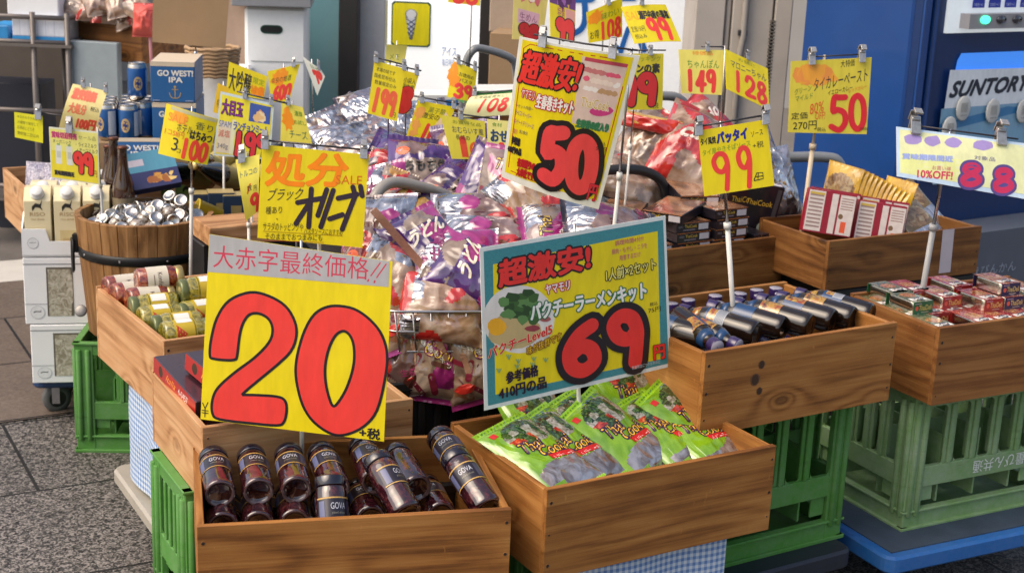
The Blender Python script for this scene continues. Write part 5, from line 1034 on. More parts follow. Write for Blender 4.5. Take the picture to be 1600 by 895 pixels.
def kit_bag(kind):
    t = thing('spring_roll_kit', 'x', 'food packet', group='clear spring roll kit bags'); m = MB()
    def paint(u, v):  # silver zones paint highlights of the clear film into its colour
        if v > .94 or v < .05: return CLEARF if kind else MAGF
        if kind == 0:
            if abs(v - .60 + .5 * (u - .5)) < .085 and .12 < u < .95: return MAGF
            if v > .80: return SILV if u > .25 + .2 * sin(v * 9) else KITF
            if ((u - .76) / .2) ** 2 + ((v - .28) / .13) ** 2 < 1: return MAGF
            return BUFF if v > .36 - .2 * u else BRNF
        if u < .10: return MAGF
        if ((u - .34) / .17) ** 2 + ((v - .34) / .13) ** 2 < 1: return REDF
        if ((u - .70) / .16) ** 2 + ((v - .62) / .10) ** 2 < 1: return MAGF
        return SILV if v > .66 + .10 * sin(u * 5) else BRNF if v < .22 + .1 * sin(u * 7) else KITF
    S = pillow(m, .165, .225, .034, KITF, paint, 44, 58, .0058, 5 + kind * 3, .7, .05); a = Art(.73)
    rk = random.Random(kind + 3)
    for k in range(8):
        x, y, an = rk.uniform(.14, .86), rk.uniform(.12, .56), rk.uniform(0, 3.1); c_, s_ = cos(an) * .11, sin(an) * .08
        a.stroke([(x - c_, y - s_), (x + c_, y + s_)], rk.uniform(.04, .07), rk.choice([ink(120, 66, 40), ink(140, 86, 56), ink(86, 42, 32), ink(150, 112, 90), ink(120, 28, 50)])); a.L -= .1
    for k in range(6): x, y = rk.uniform(.15, .85), rk.uniform(.1, .9); a.stroke([(x, y), (x + rk.uniform(-.12, .12), y + rk.uniform(-.1, .1))], .012, ink(90, 30, 40)); a.L -= .1
    if kind == 0: a.text('Thai', .2, .72, .55, .84, ink(235, 200, 70), 0, .1, 0, ink(60, 30, 50), .008); a.text('Cook', .4, .46, .86, .58, ink(240, 215, 60), -.06, .1, 0, ink(110, 20, 80), .008); a.text('生春巻きキット', .24, .61, .9, .67, WHT, -.32); a.disc(.2, .2, .13, .05, ink(205, 50, 40), 12, .15)
    else: a.disc(.22, .2, .10, .07, ink(230, 95, 50), 16); a.text('生春巻', .6, .2, .92, .27, ink(170, 30, 100))
    a.onto(m, S, .0005); m.build('film', t); return t
K0, K1 = kit_bag(0), kit_bag(1)
def dark_bag(nm, mats, seed, txt, grp='dark shiny snack packets in the heap'): return foil_bag(nm, mats, '', grp, seed, .007, (.15, .20, .032), txt)
def purple_bag():
    t = thing('noodle_bag', 'x', 'noodle bag', group='purple noodle bags'); m = MB()
    def paint(u, v):
        if abs(v - .52 - .1 * (u - .5)) < .13: return BUFF
        if ((u - .78) / .16) ** 2 + ((v - .26) / .13) ** 2 < 1: return GOLDF
        if ((u - .3) / .2) ** 2 + ((v - .8) / .1) ** 2 < 1: return KITF
        return PURF
    S = pillow(m, .19, .25, .036, PURF, paint, 40, 52, .009, 11, .7, .06); a = Art(.76); a.text('もちもち生麺', .06, .46, .94, .60, INKB, .08, 0, .006); a.text('讃岐', .66, .2, .9, .32, ink(40, 20, 50)); a.text('うどん', .12, .22, .52, .34, ink(240, 230, 210), 0, 0, .006); a.disc(.18, .74, .09, .05, ink(235, 90, 40), 14); a.onto(m, S, .0005); m.build('film', t); return t
P0 = purple_bag()
SB0 = foil_bag('silver_packet', (CLEARF, SILV, BUFF), '', 'silver food packets', 2); SB1 = foil_bag('silver_packet', (SILV, CLEARF, KITF), '', 'silver food packets', 6, .011)
RB0 = foil_bag('snack_bag', (BRNF, REDF, REDF), '', 'red and clear snack bags', 4, .010, (.21, .27, .05), ('cado', ink(240, 225, 215))); RB1 = foil_bag('snack_bag', (BUFF, BRNF, REDF), '', 'red and clear snack bags', 8, .010, (.20, .27, .05))
def bag(pr, lab, px, py, y, rz, ti, ro, sc=1.0): put(pr, lab, face_m(at(px, py, y), R(rz), R(ti), R(ro)) @ Matrix.Scale(sc, 4))
# wire basket
WB = Frame(-.262, 2.895, .70, 8, .38, .30, .135); t = thing('wire_basket', 'steel wire basket packed with clear spring roll kit bags', 'wire basket', WB.m(.19, .15, -.135), R(8)); m = MB()
def ring(z, g, r, mm):
    x, y = WB.w / 2 - g, WB.d / 2 - g; rr = .03; pts = []
    for sx, sy, a0 in ((1, 1, 0), (-1, 1, pi / 2), (-1, -1, pi), (1, -1, 3 * pi / 2)):
        for k in range(5): a = a0 + k * pi / 8; pts.append((sx * (x - rr) + rr * cos(a), sy * (y - rr) + rr * sin(a), z))
    mm.tube(pts, r, STEEL, 6, True)
ring(.135, 0, .0034, m); m.build('rim', t)
m = MB(); ring(.09, .006, .0023, m); ring(.045, .012, .0023, m); ring(.003, .018, .0028, m)
for k in range(10):
    f = -.5 + (k + .5) / 10
    for s in (-1, 1): m.tube([(f * (WB.w - .01), s * WB.d / 2, .135), (f * (WB.w - .05), s * (WB.d / 2 - .018), .002), (f * (WB.w - .05), s * .05, .002)], .0022, STEEL, 5)
for k in range(7):
    f = -.5 + (k + .5) / 7
    for s in (-1, 1): m.tube([(s * WB.w / 2, f * (WB.d - .02), .135), (s * (WB.w / 2 - .018), f * (WB.d - .05), .002), (s * .05, f * (WB.d - .05), .002)], .0022, STEEL, 5)
m.build('wire_mesh', t)
for a in [(K0, 'kit bag upright in the wire basket with its yellow and magenta lettering against the mesh', 672, 545, 2.955, 6, 76, -8), (K0, 'kit bag upright in the basket beside the edge of the 69 sign', 745, 548, 2.965, 12, 78, 14), (K1, 'kit bag upright in the basket beside the edge of the 20 sign', 610, 540, 2.95, 0, 74, 10),
          (K1, 'kit bag with a broad silver glare just above the basket rim', 668, 452, 3.02, 10, 42, 80), (K1, 'kit bag lying across the basket top beside the 69 sign edge', 722, 462, 3.03, -8, 40, 100), (K0, 'kit bag folded at the basket rim next to the 20 sign', 622, 470, 2.99, 14, 48, 20),
          (K1, 'kit bag lying lengthwise with a magenta end above the 69 sign corner', 752, 347, 3.22, 4, 40, 92), (K1, 'second lengthwise kit bag just under the one with the magenta end', 768, 382, 3.14, 8, 36, 86), (K0, 'kit bag under the brown strip beside the olive sign', 622, 408, 3.10, -10, 40, 40),
          (K1, 'kit bag in the middle of the heap below the lengthwise bags', 690, 415, 3.10, 12, 34, 100), (K0, 'kit bag standing under the spring roll sign with an orange dot', 797, 305, 3.32, -10, 68, -6), (K1, 'kit bag peeking out below the price of the spring roll sign', 885, 330, 3.27, 14, 66, 6),
          (K0, 'kit bag at the back of the heap behind the grey handle', 640, 340, 3.40, 10, 40, -30), (K1, 'kit bag behind the pole of the spring roll sign', 955, 362, 3.10, 30, 34, 70), (K0, 'kit bag lying beside the meal boxes under the 69 sign top edge', 890, 362, 3.16, 16, 30, 84), (K1, 'kit bag half covered by the olive sign', 590, 370, 3.12, -14, 44, 10)]: bag(*a)
DB0 = dark_bag('snack_packet', (PURF, MAGF, BUFF), 41, ('うどん', ink(235, 225, 205))); DB1 = dark_bag('snack_packet', (BRNF, REDF, SILV), 43, None); DB2 = dark_bag('snack_packet', (SILV, MAGF, PURF), 47, ('生麺', ink(120, 20, 90)))
for a in [(DB0, 'deep purple packet lying between the clear bags below the grey handle', 668, 388, 3.06, 10, 44, 30), (DB1, 'brown and red packet slipped beside the brown strip', 600, 440, 3.0, -6, 50, -20), (DB2, 'silver and magenta packet lying crosswise above the basket', 705, 405, 3.03, -12, 42, 100), (DB0, 'deep purple packet at the corner of the 69 sign', 742, 425, 3.0, 14, 46, 60),
          (DB1, 'brown packet with red print beneath the spring roll sign', 835, 318, 3.24, 6, 60, 40), (DB2, 'silver packet with a magenta patch beside the olive sign', 596, 318, 3.36, -10, 56, 20), (DB0, 'deep purple packet behind the spring roll sign edge', 766, 286, 3.48, 0, 62, -20), (DB1, 'dark brown packet at the front of the basket rim', 690, 482, 2.955, 4, 60, 84)]: bag(*a)
bag(K1, 'kit bag lying on the heap just behind the basket', 712, 430, 3.2, 4, 30, 60); bag(K0, 'kit bag deep in the heap beneath the purple noodle bags', 700, 360, 3.42, 20, 36, 20)
for a in [(P0, 'purple noodle bag lying with its white label up beside the grey handle', 662, 282, 3.55, 14, 46, -8, 1.0), (P0, 'purple noodle bag standing tall with a crimped edge behind the grey handle', 728, 262, 3.62, -20, 70, 14, .95), (P0, 'purple noodle bag low under the standing one', 722, 310, 3.50, 12, 50, 40, .9), (P0, 'purple noodle bag at the edge of the heap beside the white pole', 640, 256, 3.70, 20, 36, 60, .9)]: bag(*a)
def small(lab, px, y, mats, rz, ti, ro, sz, seed): o = foil_bag('snack_packet', mats, '', 'small snack packets in the heap', seed, .006, sz); put(o, lab, face_m(at(*px, y), R(rz), R(ti), R(ro)))
small('gold and orange snack packet shining under the grey handle', (622, 335), 3.30, (GOLDF, BRNF, REDF), 0, 60, 10, (.10, .14, .025), 3); small('red snack packet above the gold one under the grey handle', (616, 298), 3.36, (REDF, GOLDF, BUFF), 0, 60, -20, (.09, .11, .02), 5)
small('dark blue snack packet beside the magenta ended kit bag', (655, 345), 3.30, (PURF, GOLDF, CLEARF), 20, 50, -50, (.09, .15, .02), 7); small('orange snack packet with a pale rim above the white pole tag', (604, 254), 3.62, (REDF, BUFF, CLEARF), 10, 44, 70, (.07, .10, .02), 9)
m = MB(); m.grid(lambda u, v: face_m(at(622, 372, 3.02), R(-6), R(60), R(-44)) @ V(((u - .5) * .17, (v - .5) * .017, .004 * sin(u * 5))), 14, 2, pm('brown_strip', (.17, .05, .018), .45, var=.6, scale=160)); tag(m.build('brown_strip'), 'shiny brown patterned strip lying across the clear bags', 'packet strip')
# handles of push carts among the goods
def handle(label, pts, r, mat):
    P = [at(*p) for p in pts]; Q = []
    for i in range(len(P) - 1):
        a, b, c, d = P[max(i - 1, 0)], P[i], P[i + 1], P[min(i + 2, len(P) - 1)]
        for k in range(5): t = k / 5; Q.append(.5 * ((2 * b) + (c - a) * t + (2 * a - 5 * b + 4 * c - d) * t * t + (3 * b - a - 3 * c + d) * t ** 3))
    Q.append(P[-1]); Q = [V((P[0].x, P[0].y, .05))] + Q + [V((P[-1].x, P[-1].y, .05))]
    m = MB(); m.tube(Q, r, mat, 12); tag(m.build('cart_handle'), label, 'cart handle', 'bent cart handles between the goods')
HBG = pm('beige_grey_paint', (.30, .275, .245), .3, var=.15, coat=.4); HGR = pm('grey_paint', (.20, .21, .22), .3, coat=.4); HBK = pm('black_grip', (.02, .02, .022), .4)
handle('beige grey bent handle rising from the heap of clear bags', [(578, 400, 3.2), (578, 335, 3.22), (592, 298, 3.26), (616, 285, 3.3), (655, 292, 3.34), (702, 308, 3.4), (732, 334, 3.44), (742, 372, 3.46)], .0135, HBG)
handle('black bent handle behind the meal boxes', [(905, 300, 4.0), (920, 275, 4.0), (950, 266, 4.02), (1000, 266, 4.05), (1032, 282, 4.08), (1042, 315, 4.1)], .0145, HBK)
handle('grey bent handle behind the 99 card and the red snack bags', [(960, 180, 4.5), (985, 156, 4.5), (1040, 150, 4.52), (1066, 158, 4.54), (1080, 185, 4.56), (1083, 230, 4.58)], .0145, HGR)
handle('grey handle in front of the vending machine side', [(1150, 265, 4.4), (1175, 249, 4.4), (1230, 246, 4.42), (1290, 246, 4.45), (1312, 256, 4.46), (1324, 300, 4.48)], .0165, HGR)
handle('dark chrome handle in front of the cardboard boxes', [(722, 150, 4.9), (728, 100, 4.9), (738, 80, 4.9), (752, 76, 4.92), (792, 88, 4.96), (805, 104, 4.98), (808, 150, 5.0)], .013, HGR)
# crate of silver packets at the back, crate with cartons behind it
def xc(key, px, y, yaw, w_, d_, h_, label, mat, side=None): p = at(*px, y); CR[key] = Frame(p.x, p.y, p.z, yaw, w_, d_, h_); return crate(CR[key], label, mat)
xc('J', (520, 272), 3.95, 28, .50, .36, .15, 'wooden crate of shiny silver packets in front of the glass door', W_DARK); fJ = CR['J']
k = 0
for px, y, rz, ti, ro in [((520, 215), 4.15, 10, 40, 30), ((560, 185), 4.3, -20, 36, 70), ((545, 222), 4.1, 30, 30, 100), ((600, 225), 4.15, 0, 38, 60), ((585, 170), 4.38, 15, 50, 110), ((625, 205), 4.2, -10, 34, 20), ((640, 235), 4.0, 20, 40, 80), ((595, 250), 3.95, 10, 36, 40), ((545, 245), 4.0, -15, 34, 60), ((650, 190), 4.25, 10, 42, 100), ((688, 230), 4.05, 0, 46, 10), ((700, 205), 4.2, 20, 38, 60), ((660, 262), 3.85, 10, 40, 95), ((505, 232), 4.1, 5, 30, 20)]:
    bag((SB0, SB1)[k % 2], ('silver packet %s from the glass door side of the silver heap' % ORD[k]).replace('silver packet ' + ORD[k], ORD[k] + ' silver packet'), px[0], px[1], y, rz, ti, ro, .95); k += 1
plain_box('black_crate', 'black crate hidden under the crate of silver packets', 'crate', (fJ.o.x + .03, fJ.o.y + .04, 0), 28, .46, .3, fJ.o.z - .152, BLACKP)
plain_box('black_crate', 'black crate hidden under the heap of purple noodle bags', 'crate', (-.42, 3.42, 0), 20, .62, .5, .62, BLACKP)
plain_box('black_crate', 'black crate hidden beneath the red snack bags', 'crate', (.28, 4.22, 0), 25, .6, .42, .62, BLACKP)
xc('N', (640, 172), 4.9, 20, .48, .34, .13, 'wooden crate with a blue white carton behind the yellow cards', W_DARK); fN = CR['N']
plain_box('black_crate', 'black crate hidden under the crate with the blue white carton', 'crate', (fN.o.x + .03, fN.o.y + .03, 0), 20, .42, .28, fN.o.z - .132, BLACKP)
def carton(nm, label, cat, c, rz, dims, mat, art=None, asp=1, tilt=None, top=None, grp=None, topart=None):
    o = thing(nm, label, cat, c, rz, grp); m = MB(); m.box((0, 0, dims[2] / 2), dims, mat); m.build('box', o, bevel=.002)
    m = MB()
    if top: m.box((0, 0, dims[2] + .0008), (dims[0] * .99, dims[1] * .99, .001), top)
    if art: art.onto(m, lambda u, v, z: (-dims[0] / 2 + dims[0] * u, -dims[1] / 2 - .0005 - z, dims[2] * v), .0003)
    if topart: topart.onto(m, lambda u, v, z: (-dims[0] / 2 + dims[0] * u, -dims[1] / 2 + dims[1] * v, dims[2] + .0018 + z), .0003)
    if m.v: m.build('print', o)
    if tilt: o.rotation_euler = (tilt[0], tilt[1], rz)
    return o
a = Art(2.5); a.rect(0, .55, 1, .8, ink(20, 110, 180)); a.rect(.75, 0, 1, 1, ink(240, 200, 40)); a.text('うまい', .1, .15, .6, .45, ink(60, 60, 90))
carton('carton', 'blue and white carton with a yellow end lying in a back crate', 'carton', fN.m(.17, .16, -.05), R(16), (.22, .12, .085), WHT, a)
carton('carton', 'green and white flat packet behind the curved 108 card', 'carton', at(765, 158, 4.5), R(20), (.20, .14, .04), ink(60, 140, 70), None, 1, None, WHT)
# red and clear snack bags behind the meal boxes
for a in [(RB1, 'clear snack bag with a flat orange top edge beside the spring roll sign', 1010, 235, 4.25, -16, 60, -24, 1.0), (RB0, 'big red and white snack bag behind the 99 sign', 1082, 238, 4.2, 10, 54, -28, 1.05), (RB0, 'red snack bag peeking out under the 149 card', 1105, 205, 4.4, 20, 60, 40, .8), (RB1, 'brown clear bag low behind the black handle', 985, 285, 4.15, 20, 40, 60, .9), (RB1, 'clear snack bag behind the 99 sign near the pillar', 1175, 255, 4.35, 0, 60, 20, .9), (SB0, 'crumpled clear bag beside the pillar and the grey handle', 1208, 290, 4.25, 20, 70, 10, 1.0)]: bag(*a)
small('orange red flat packet edge on top of the clear snack bag', (1012, 192), 4.22, (REDF, GOLDF, REDF), -14, 66, 82, (.05, .20, .012), 12)

# ================================================================== BARREL
bc = V((-1.02, 3.945, 0)); rz0, rz1 = .317, .648
t = thing('wooden_barrel', 'round wooden tub with a black metal hoop full of small silver lidded jars', 'barrel', bc + V((0, 0, rz0))); H_ = rz1 - rz0; NS = 22
BARW = wood('barrel_wood', (.10, .042, .013), (.235, .112, .038), (.36, .19, .075), .5)
m = MB()
rb = lambda z: .158 + (.186 - .158) * z / H_
for k in range(NS):
    a0, a1 = 2 * pi * k / NS + .0025, 2 * pi * (k + 1) / NS - .0025; j = (k * 37 % 5 - 2) * .0004
    vs = []
    for z in (0, H_ + j):
        for a, r in ((a0, rb(z)), ((a0 + a1) / 2, rb(z) + .002), (a1, rb(z)), (a1, rb(z) - .015), ((a0 + a1) / 2, rb(z) - .015), (a0, rb(z) - .015)): vs.append((r * cos(a), r * sin(a), z))
    m.add(vs, [(5, 4, 3, 2, 1, 0), (6, 7, 8, 9, 10, 11)] + [(i, (i + 1) % 6, 6 + (i + 1) % 6, 6 + i) for i in range(6)], BARW)
o = m.build('staves', t, bevel=.0015)
# lay the grain along the staves
for me in (o.data,): me.transform(Matrix.Rotation(pi / 2, 4, 'Y'))
o.rotation_euler = (0, -pi / 2, 0)
m = MB(); m.lathe([(.14, .0), (.14, .012), (.001, .012)], BARW, 24); m.build('bottom', t)
HOOP = pm('black_hoop', (.012, .012, .013), .45, .4)
m = MB(); z0 = H_ * .70; m.lathe([(rb(z0 - .013) + .0035, z0 - .013), (rb(z0) + .0045, z0), (rb(z0 + .013) + .0035, z0 + .013)], HOOP, 48)
for k in range(6): a = -2.4 + k * .7; m.lathe([(.004, 0), (.003, .002)], STEEL, 8, Matrix.Translation(((rb(z0) + .004) * cos(a), (rb(z0) + .004) * sin(a), z0)) @ Matrix.Rotation(a, 4, 'Z') @ Matrix.Rotation(pi / 2, 4, 'Y'))
m.build('hoop', t)
m = MB(); aa = R(-158); hx, hy = (rb(z0) + .008) * cos(aa), (rb(z0) + .008) * sin(aa); m.box((hx, hy, z0 + .02), (.014, .022, .05), HOOP); m.tube([(hx * 1.05 - .014 * sin(aa) * q[0], hy * 1.05 + .014 * cos(aa) * q[0], z0 + q[1]) for q in ((-1, .03), (-1.2, 0), (-1.2, -.05), (0, -.06), (1.2, -.05), (1.2, 0), (1, .03))], .0038, HOOP, 6, True); m.build('handle', t)
LIDS = pm('silver_lid', (.50, .47, .44), .24, 1.0, var=.35, scale=60); HNY = film('jar_contents', [(.36, (.14, .07, .03)), (.5, (.30, .25, .20)), (.66, (.50, .47, .44))], 60, .06, .1)
def mini_jar():
    t = thing('mini_jar', 'x', 'mini jar', group='small silver lidded jars in the tub'); m = MB()
    m.lathe([(.010, .0), (.017, .002), (.0205, .010), (.0208, .020), (.018, .029), (.0165, .031)], HNY, 18); m.build('glass', t)
    m = MB(); m.lathe([(.0182, .0305), (.0188, .032), (.0188, .041), (.0172, .0432), (.0140, .0432), (.0130, .0422), (.001, .0425)], LIDS, 22); m.build('lid', t); return t
MJ = mini_jar(); rnd = random.Random(3); pts = []
for k in range(900):
    a, r = rnd.uniform(0, 2 * pi), .150 * rnd.random() ** .5; x, y = r * cos(a), r * sin(a)
    if all((x - p[0]) ** 2 + (y - p[1]) ** 2 > .0355 ** 2 for p in pts): pts.append((x, y))
pts.sort()
for k, (x, y) in enumerate(pts):
    r = (x * x + y * y) ** .5; z = rz1 - .034 + .034 * (1 - (r / .155) ** 2) + rnd.uniform(-.006, .006) + .012 * x / .15
    d = V((rnd.gauss(0, .6), rnd.gauss(0, .6) - .35, rnd.uniform(.2, 1)))
    put(MJ, '%s silver lidded mini jar in the tub counting from its handle side' % (ORD[k] if k < 20 else 'twenty-' + ORD[k - 20] if k < 29 else ('thirtieth' if k == 29 else 'thirty-' + ORD[k - 30] if k < 39 else 'fortieth' if k == 39 else 'forty-' + ORD[k - 40] if k < 49 else 'fiftieth' if k == 49 else 'fifty-' + ORD[k - 50])), axis_m(bc + V((x, y, z)) - d.normalized() * .02, d, k))
for k, (x, y) in enumerate([(.07, .06), (.10, .02)]):
    put(MJ, ORD[k] + ' mini jar heaped on top of the others near the honey sign', axis_m(bc + V((x, y, rz1 + .008 + .004 * k)), V((rnd.gauss(0, .5), -.6, rnd.uniform(.1, .8))), k))

# ================================================================== CARTONS, CANS AND BOTTLES ON THE FAR SIDE
WCARD = pm('white_card', (.82, .83, .84), .45, var=.08, scale=8, bump=.04, bscale=18); CARTR = pm('rice_carton', (.76, .66, .42), .35, var=.1, scale=12)
def horse(a, x, y, k, m):        # small leaping animal mark
    a.poly([(x - .9 * k, y), (x - .3 * k, y + .28 * k), (x + .5 * k, y + .2 * k), (x + .9 * k, y + .62 * k), (x + .62 * k, y - .02 * k), (x + .95 * k, y - .35 * k), (x + .4 * k, y - .12 * k), (x - .3 * k, y - .06 * k), (x - .85 * k, y - .42 * k)], m)
SB = at(30, 500, 3.98); yw = R(11); base = (-1.243, 4.10)
def wbox(z0, z1, label, dx, win=True, w_=.30, d_=.24):
    a = Art(1.5); DK = ink(48, 48, 50)
    a.rect(.0, .9, 1, .915, ink(140, 142, 146)); a.rect(0, .3, .3, .31, ink(165, 168, 172))
    if win:
        RC = film('cartons_in_window', [(.35, (.25, .22, .15)), (.5, (.42, .39, .30)), (.65, (.58, .55, .46))], 60, .3, .2); a.rect(.205, .12, .445, .86, ink(96, 90, 78)); a.poly([(.22, .12), (.42, .12), (.425, .30), (.44, .34), (.44, .74), (.425, .76), (.425, .83), (.22, .83)], RC)
    a.disc(.115, .18, .066, .10, ink(190, 192, 196), 20); a.disc(.115, .18, .06, .092, ink(226, 228, 230), 20); horse(a, .115, .19, .042, DK)
    return carton('milk_carton_box', label, 'carton box', (base[0] + dx, base[1], z0), yw, (w_, d_, z1 - z0 - .002), WCARD, a, grp='white boxes of milk cartons stacked on the navy dolly')
wbox(.130, .305, 'lowest white box with a window in the stack on the navy dolly', .012); wbox(.3055, .500, 'middle white box with a window in the stack on the navy dolly', 0)
t = thing('display_box', 'open white display box holding rice milk cartons, on top of the stack', 'carton box', (base[0], base[1], .5005), yw); m = MB(); w_, d_ = .30, .24; CB = pm('card_inside', (.30, .22, .15), .8)
m.box((0, 0, .003), (w_, d_, .006), WCARD); m.box((0, d_ / 2 - .002, .07), (w_, .004, .128), CB)
for sx in (-1, 1): m.add([(sx * w_ / 2 - sx * k, y, z) for k in (0, .004) for y, z in ((-d_ / 2 + .005, .006), (d_ / 2 - .005, .006), (d_ / 2 - .005, .134), (-d_ / 2 + .05, .115), (-d_ / 2 + .005, .082))], [(0, 1, 2, 3, 4), (9, 8, 7, 6, 5), (2, 7, 8, 3), (3, 8, 9, 4), (4, 9, 5, 0), (1, 6, 7, 2)], WCARD if sx < 0 else WCARD)
m.add([(x, -d_ / 2 + k, z) for k in (0, .004) for x, z in ((-w_ / 2, .0), (w_ / 2, .0), (w_ / 2, .080), (.0, .080), (-.008, .045), (-.075, .045), (-.085, .080), (-w_ / 2, .080))], [(0, 1, 2, 3, 4, 5, 6, 7), (15, 14, 13, 12, 11, 10, 9, 8)] + [(i, 8 + i, 8 + (i + 1) % 8, (i + 1) % 8) for i in range(8)], WCARD)
m.build('tray', t); a = Art(3.7); a.disc(.10, .5, .05, .2, ink(175, 178, 182), 18); a.disc(.10, .5, .046, .185, ink(226, 228, 230), 18); horse(a, .10, .52, .035, ink(48, 48, 50)); m = MB(); a.onto(m, lambda u, v, z: (-w_ / 2 + w_ * u, -d_ / 2 - .0004 - z, .08 * v), .0003); m.build('print', t)
CAPR = pm('white_cap', (.72, .72, .70), .35)
def drink_carton(mat, nm, grp):
    t = thing(nm, 'x', 'drink carton', group=grp); m = MB(); w_, d_, h = .072, .062, .150
    vs = [(sx * w_ / 2, sy * d_ / 2, 0) for sx, sy in ((-1, -1), (1, -1), (1, 1), (-1, 1))] + [(sx * w_ / 2, sy * d_ / 2, h) for sx, sy in ((-1, -1), (1, -1), (1, 1), (-1, 1))] + [(-w_ / 2, -.002, h + .033), (w_ / 2, -.002, h + .033), (w_ / 2, d_ / 2, h + .033), (-w_ / 2, d_ / 2, h + .033)]
    m.add(vs, [(3, 2, 1, 0), (0, 1, 5, 4), (1, 2, 6, 5), (2, 3, 7, 6), (3, 0, 4, 7), (4, 5, 9, 8), (8, 9, 10, 11), (5, 6, 10, 9), (7, 4, 8, 11)], mat)
    a = Art(.4); horse(a, .5, .90, .22, ink(40, 38, 34)); a.text('RISO', .22, .72, .78, .79, ink(170, 140, 90)); a.text('rice drink', .25, .64, .75, .68, ink(180, 150, 100)); a.rect(.2, .1, .8, .45, ink(212, 192, 140)); a.rect(.3, .2, .7, .3, ink(196, 170, 120)); a.onto(m, lambda u, v, z: (-w_ / 2 + w_ * u, -d_ / 2 - .0004 - z, h * v), .0003); m.build('carton', t, bevel=.0012)
    m = MB(); M = Matrix.Translation((0, -.017, h + .017)) @ Matrix.Rotation(R(46), 4, 'X'); m.lathe([(.019, 0), (.019, .004), (.0165, .005), (.0165, .019), (.0150, .021), (.001, .021)], CAPR, 18, M); m.build('cap', t); return t
DC = drink_carton(CARTR, 'rice_drink_carton', 'yellow rice drink cartons'); Mb = Matrix.Translation((base[0], base[1], .5070)) @ Matrix.Rotation(yw, 4, 'Z')
for k, (x, y) in enumerate([(-.106, -.076), (-.026, -.076), (.052, -.072), (.105, .066), (-.098, -.004), (-.018, -.006), (.058, 0.002), (.03, .072), (-.088, .070), (-.05, .074), (-.013, .070)][:7]):
    put(DC, ORD[k % 4 if k < 8 else k - 8] + ' rice drink carton from the outer end, %s row of the display box' % ('front', 'middle', 'back')[0 if k < 4 else 1 if k < 8 else 2], Mb @ Matrix.Translation((x, y, 0)))
# pale crate behind the cartons, with bubble wrapped packs
p = at(4, 262, 4.55); q = Frame(0, 0, 0, 30, .40, .36, .16); o = p - q.ey * q.d; CR['L'] = Frame(o.x, o.y, o.z, 30, .40, .36, .16); crate(CR['L'], 'pale crate of lilac bubble wrapped packs behind the milk cartons', W_PALE)
plain_box('black_crate', 'black crate hidden under the pale crate behind the cartons', 'crate', (o.x + .04, o.y + .05, 0), 30, .32, .24, o.z - .162, BLACKP)
LIL = film('bubble_wrap', [(.36, (.16, .14, .20)), (.5, (.32, .29, .37)), (.64, (.50, .47, .55))], 95, .25, .6, bs=120)
for k, (px, y, lab) in enumerate([((66, 290), 4.42, 'lilac bubble wrapped pack nearest the crate corner'), ((98, 294), 4.40, 'second lilac bubble wrapped pack'), ((126, 300), 4.38, 'lilac bubble wrapped pack under the milk sign')]):
    o = foil_bag('wrapped_pack', (LIL, LIL, LIL), '', 'lilac bubble wrapped packs', 12 + k, .004, (.11, .15, .03)); put(o, lab, face_m(at(*px, y), R(10), R(60), R(6 * k - 4)))
# brown beer bottles
BRG = pm('brown_glass', (.045, .014, .006), .06, var=.5, scale=30, coat=1); 
def bottle(nm, glass, capm, labm, grp, L_=.24, R_=.031):
    t = thing(nm, 'x', 'bottle', group=grp); m = MB(); m.lathe([(R_ * .7, .003), (R_ * .94, 0), (R_, .005), (R_, L_ * .46), (R_ * .93, L_ * .54), (R_ * .5, L_ * .74), (.0135, L_ * .84), (.0125, L_ * .955), (.014, L_ * .96), (.014, L_ * .975)], glass, 24); m.build('glass', t)
    m = MB(); m.lathe([(.0148, L_ * .965), (.0148, L_ * .99), (.012, L_), (.001, L_)], capm, 16); m.build('cap', t)
    if labm: m = MB(); f = cyl(R_ + .0004, -pi, pi * .999, L_ * .1, L_ * .4); m.grid(lambda u, v: f(u, v), 28, 2, labm); m.build('label', t)
    return t
BB = bottle('beer_bottle', BRG, pm('copper_cap', (.16, .06, .035), .35, .5), pm('bottle_label', (.24, .19, .12), .5), 'brown beer bottles')
for k, (px, y) in enumerate([((177, 214), 4.12), ((191, 228), 4.04), ((169, 226), 4.2), ((184, 238), 4.30)]):
    p = at(*px, y); put(BB, ('second', 'nearest', 'outermost', 'rearmost')[k] + ' brown beer bottle behind the 99 milk sign', Matrix.Translation(p - V((0, 0, .24))) @ Matrix.Rotation(k, 4, 'Z'))
# boxes of green topped cartons behind the tub
GC = drink_carton(pm('green_carton', (.16, .26, .06), .4), 'green_drink_carton', 'green drink cartons'); gb = at(212, 318, 4.42)
t = plain_box('carton_box', 'cardboard box of green drink cartons behind the wooden tub', 'carton box', (gb.x - .17, gb.y, 0), 10, .36, .12, gb.z - .10, CARD)
for k in range(4): put(GC, ORD[k] + ' green drink carton from the beer bottles', Matrix.Translation((gb.x - .12 + .085 * k, gb.y + .07 + .015 * k, gb.z - .10)) @ Matrix.Rotation(R(10), 4, 'Z'))
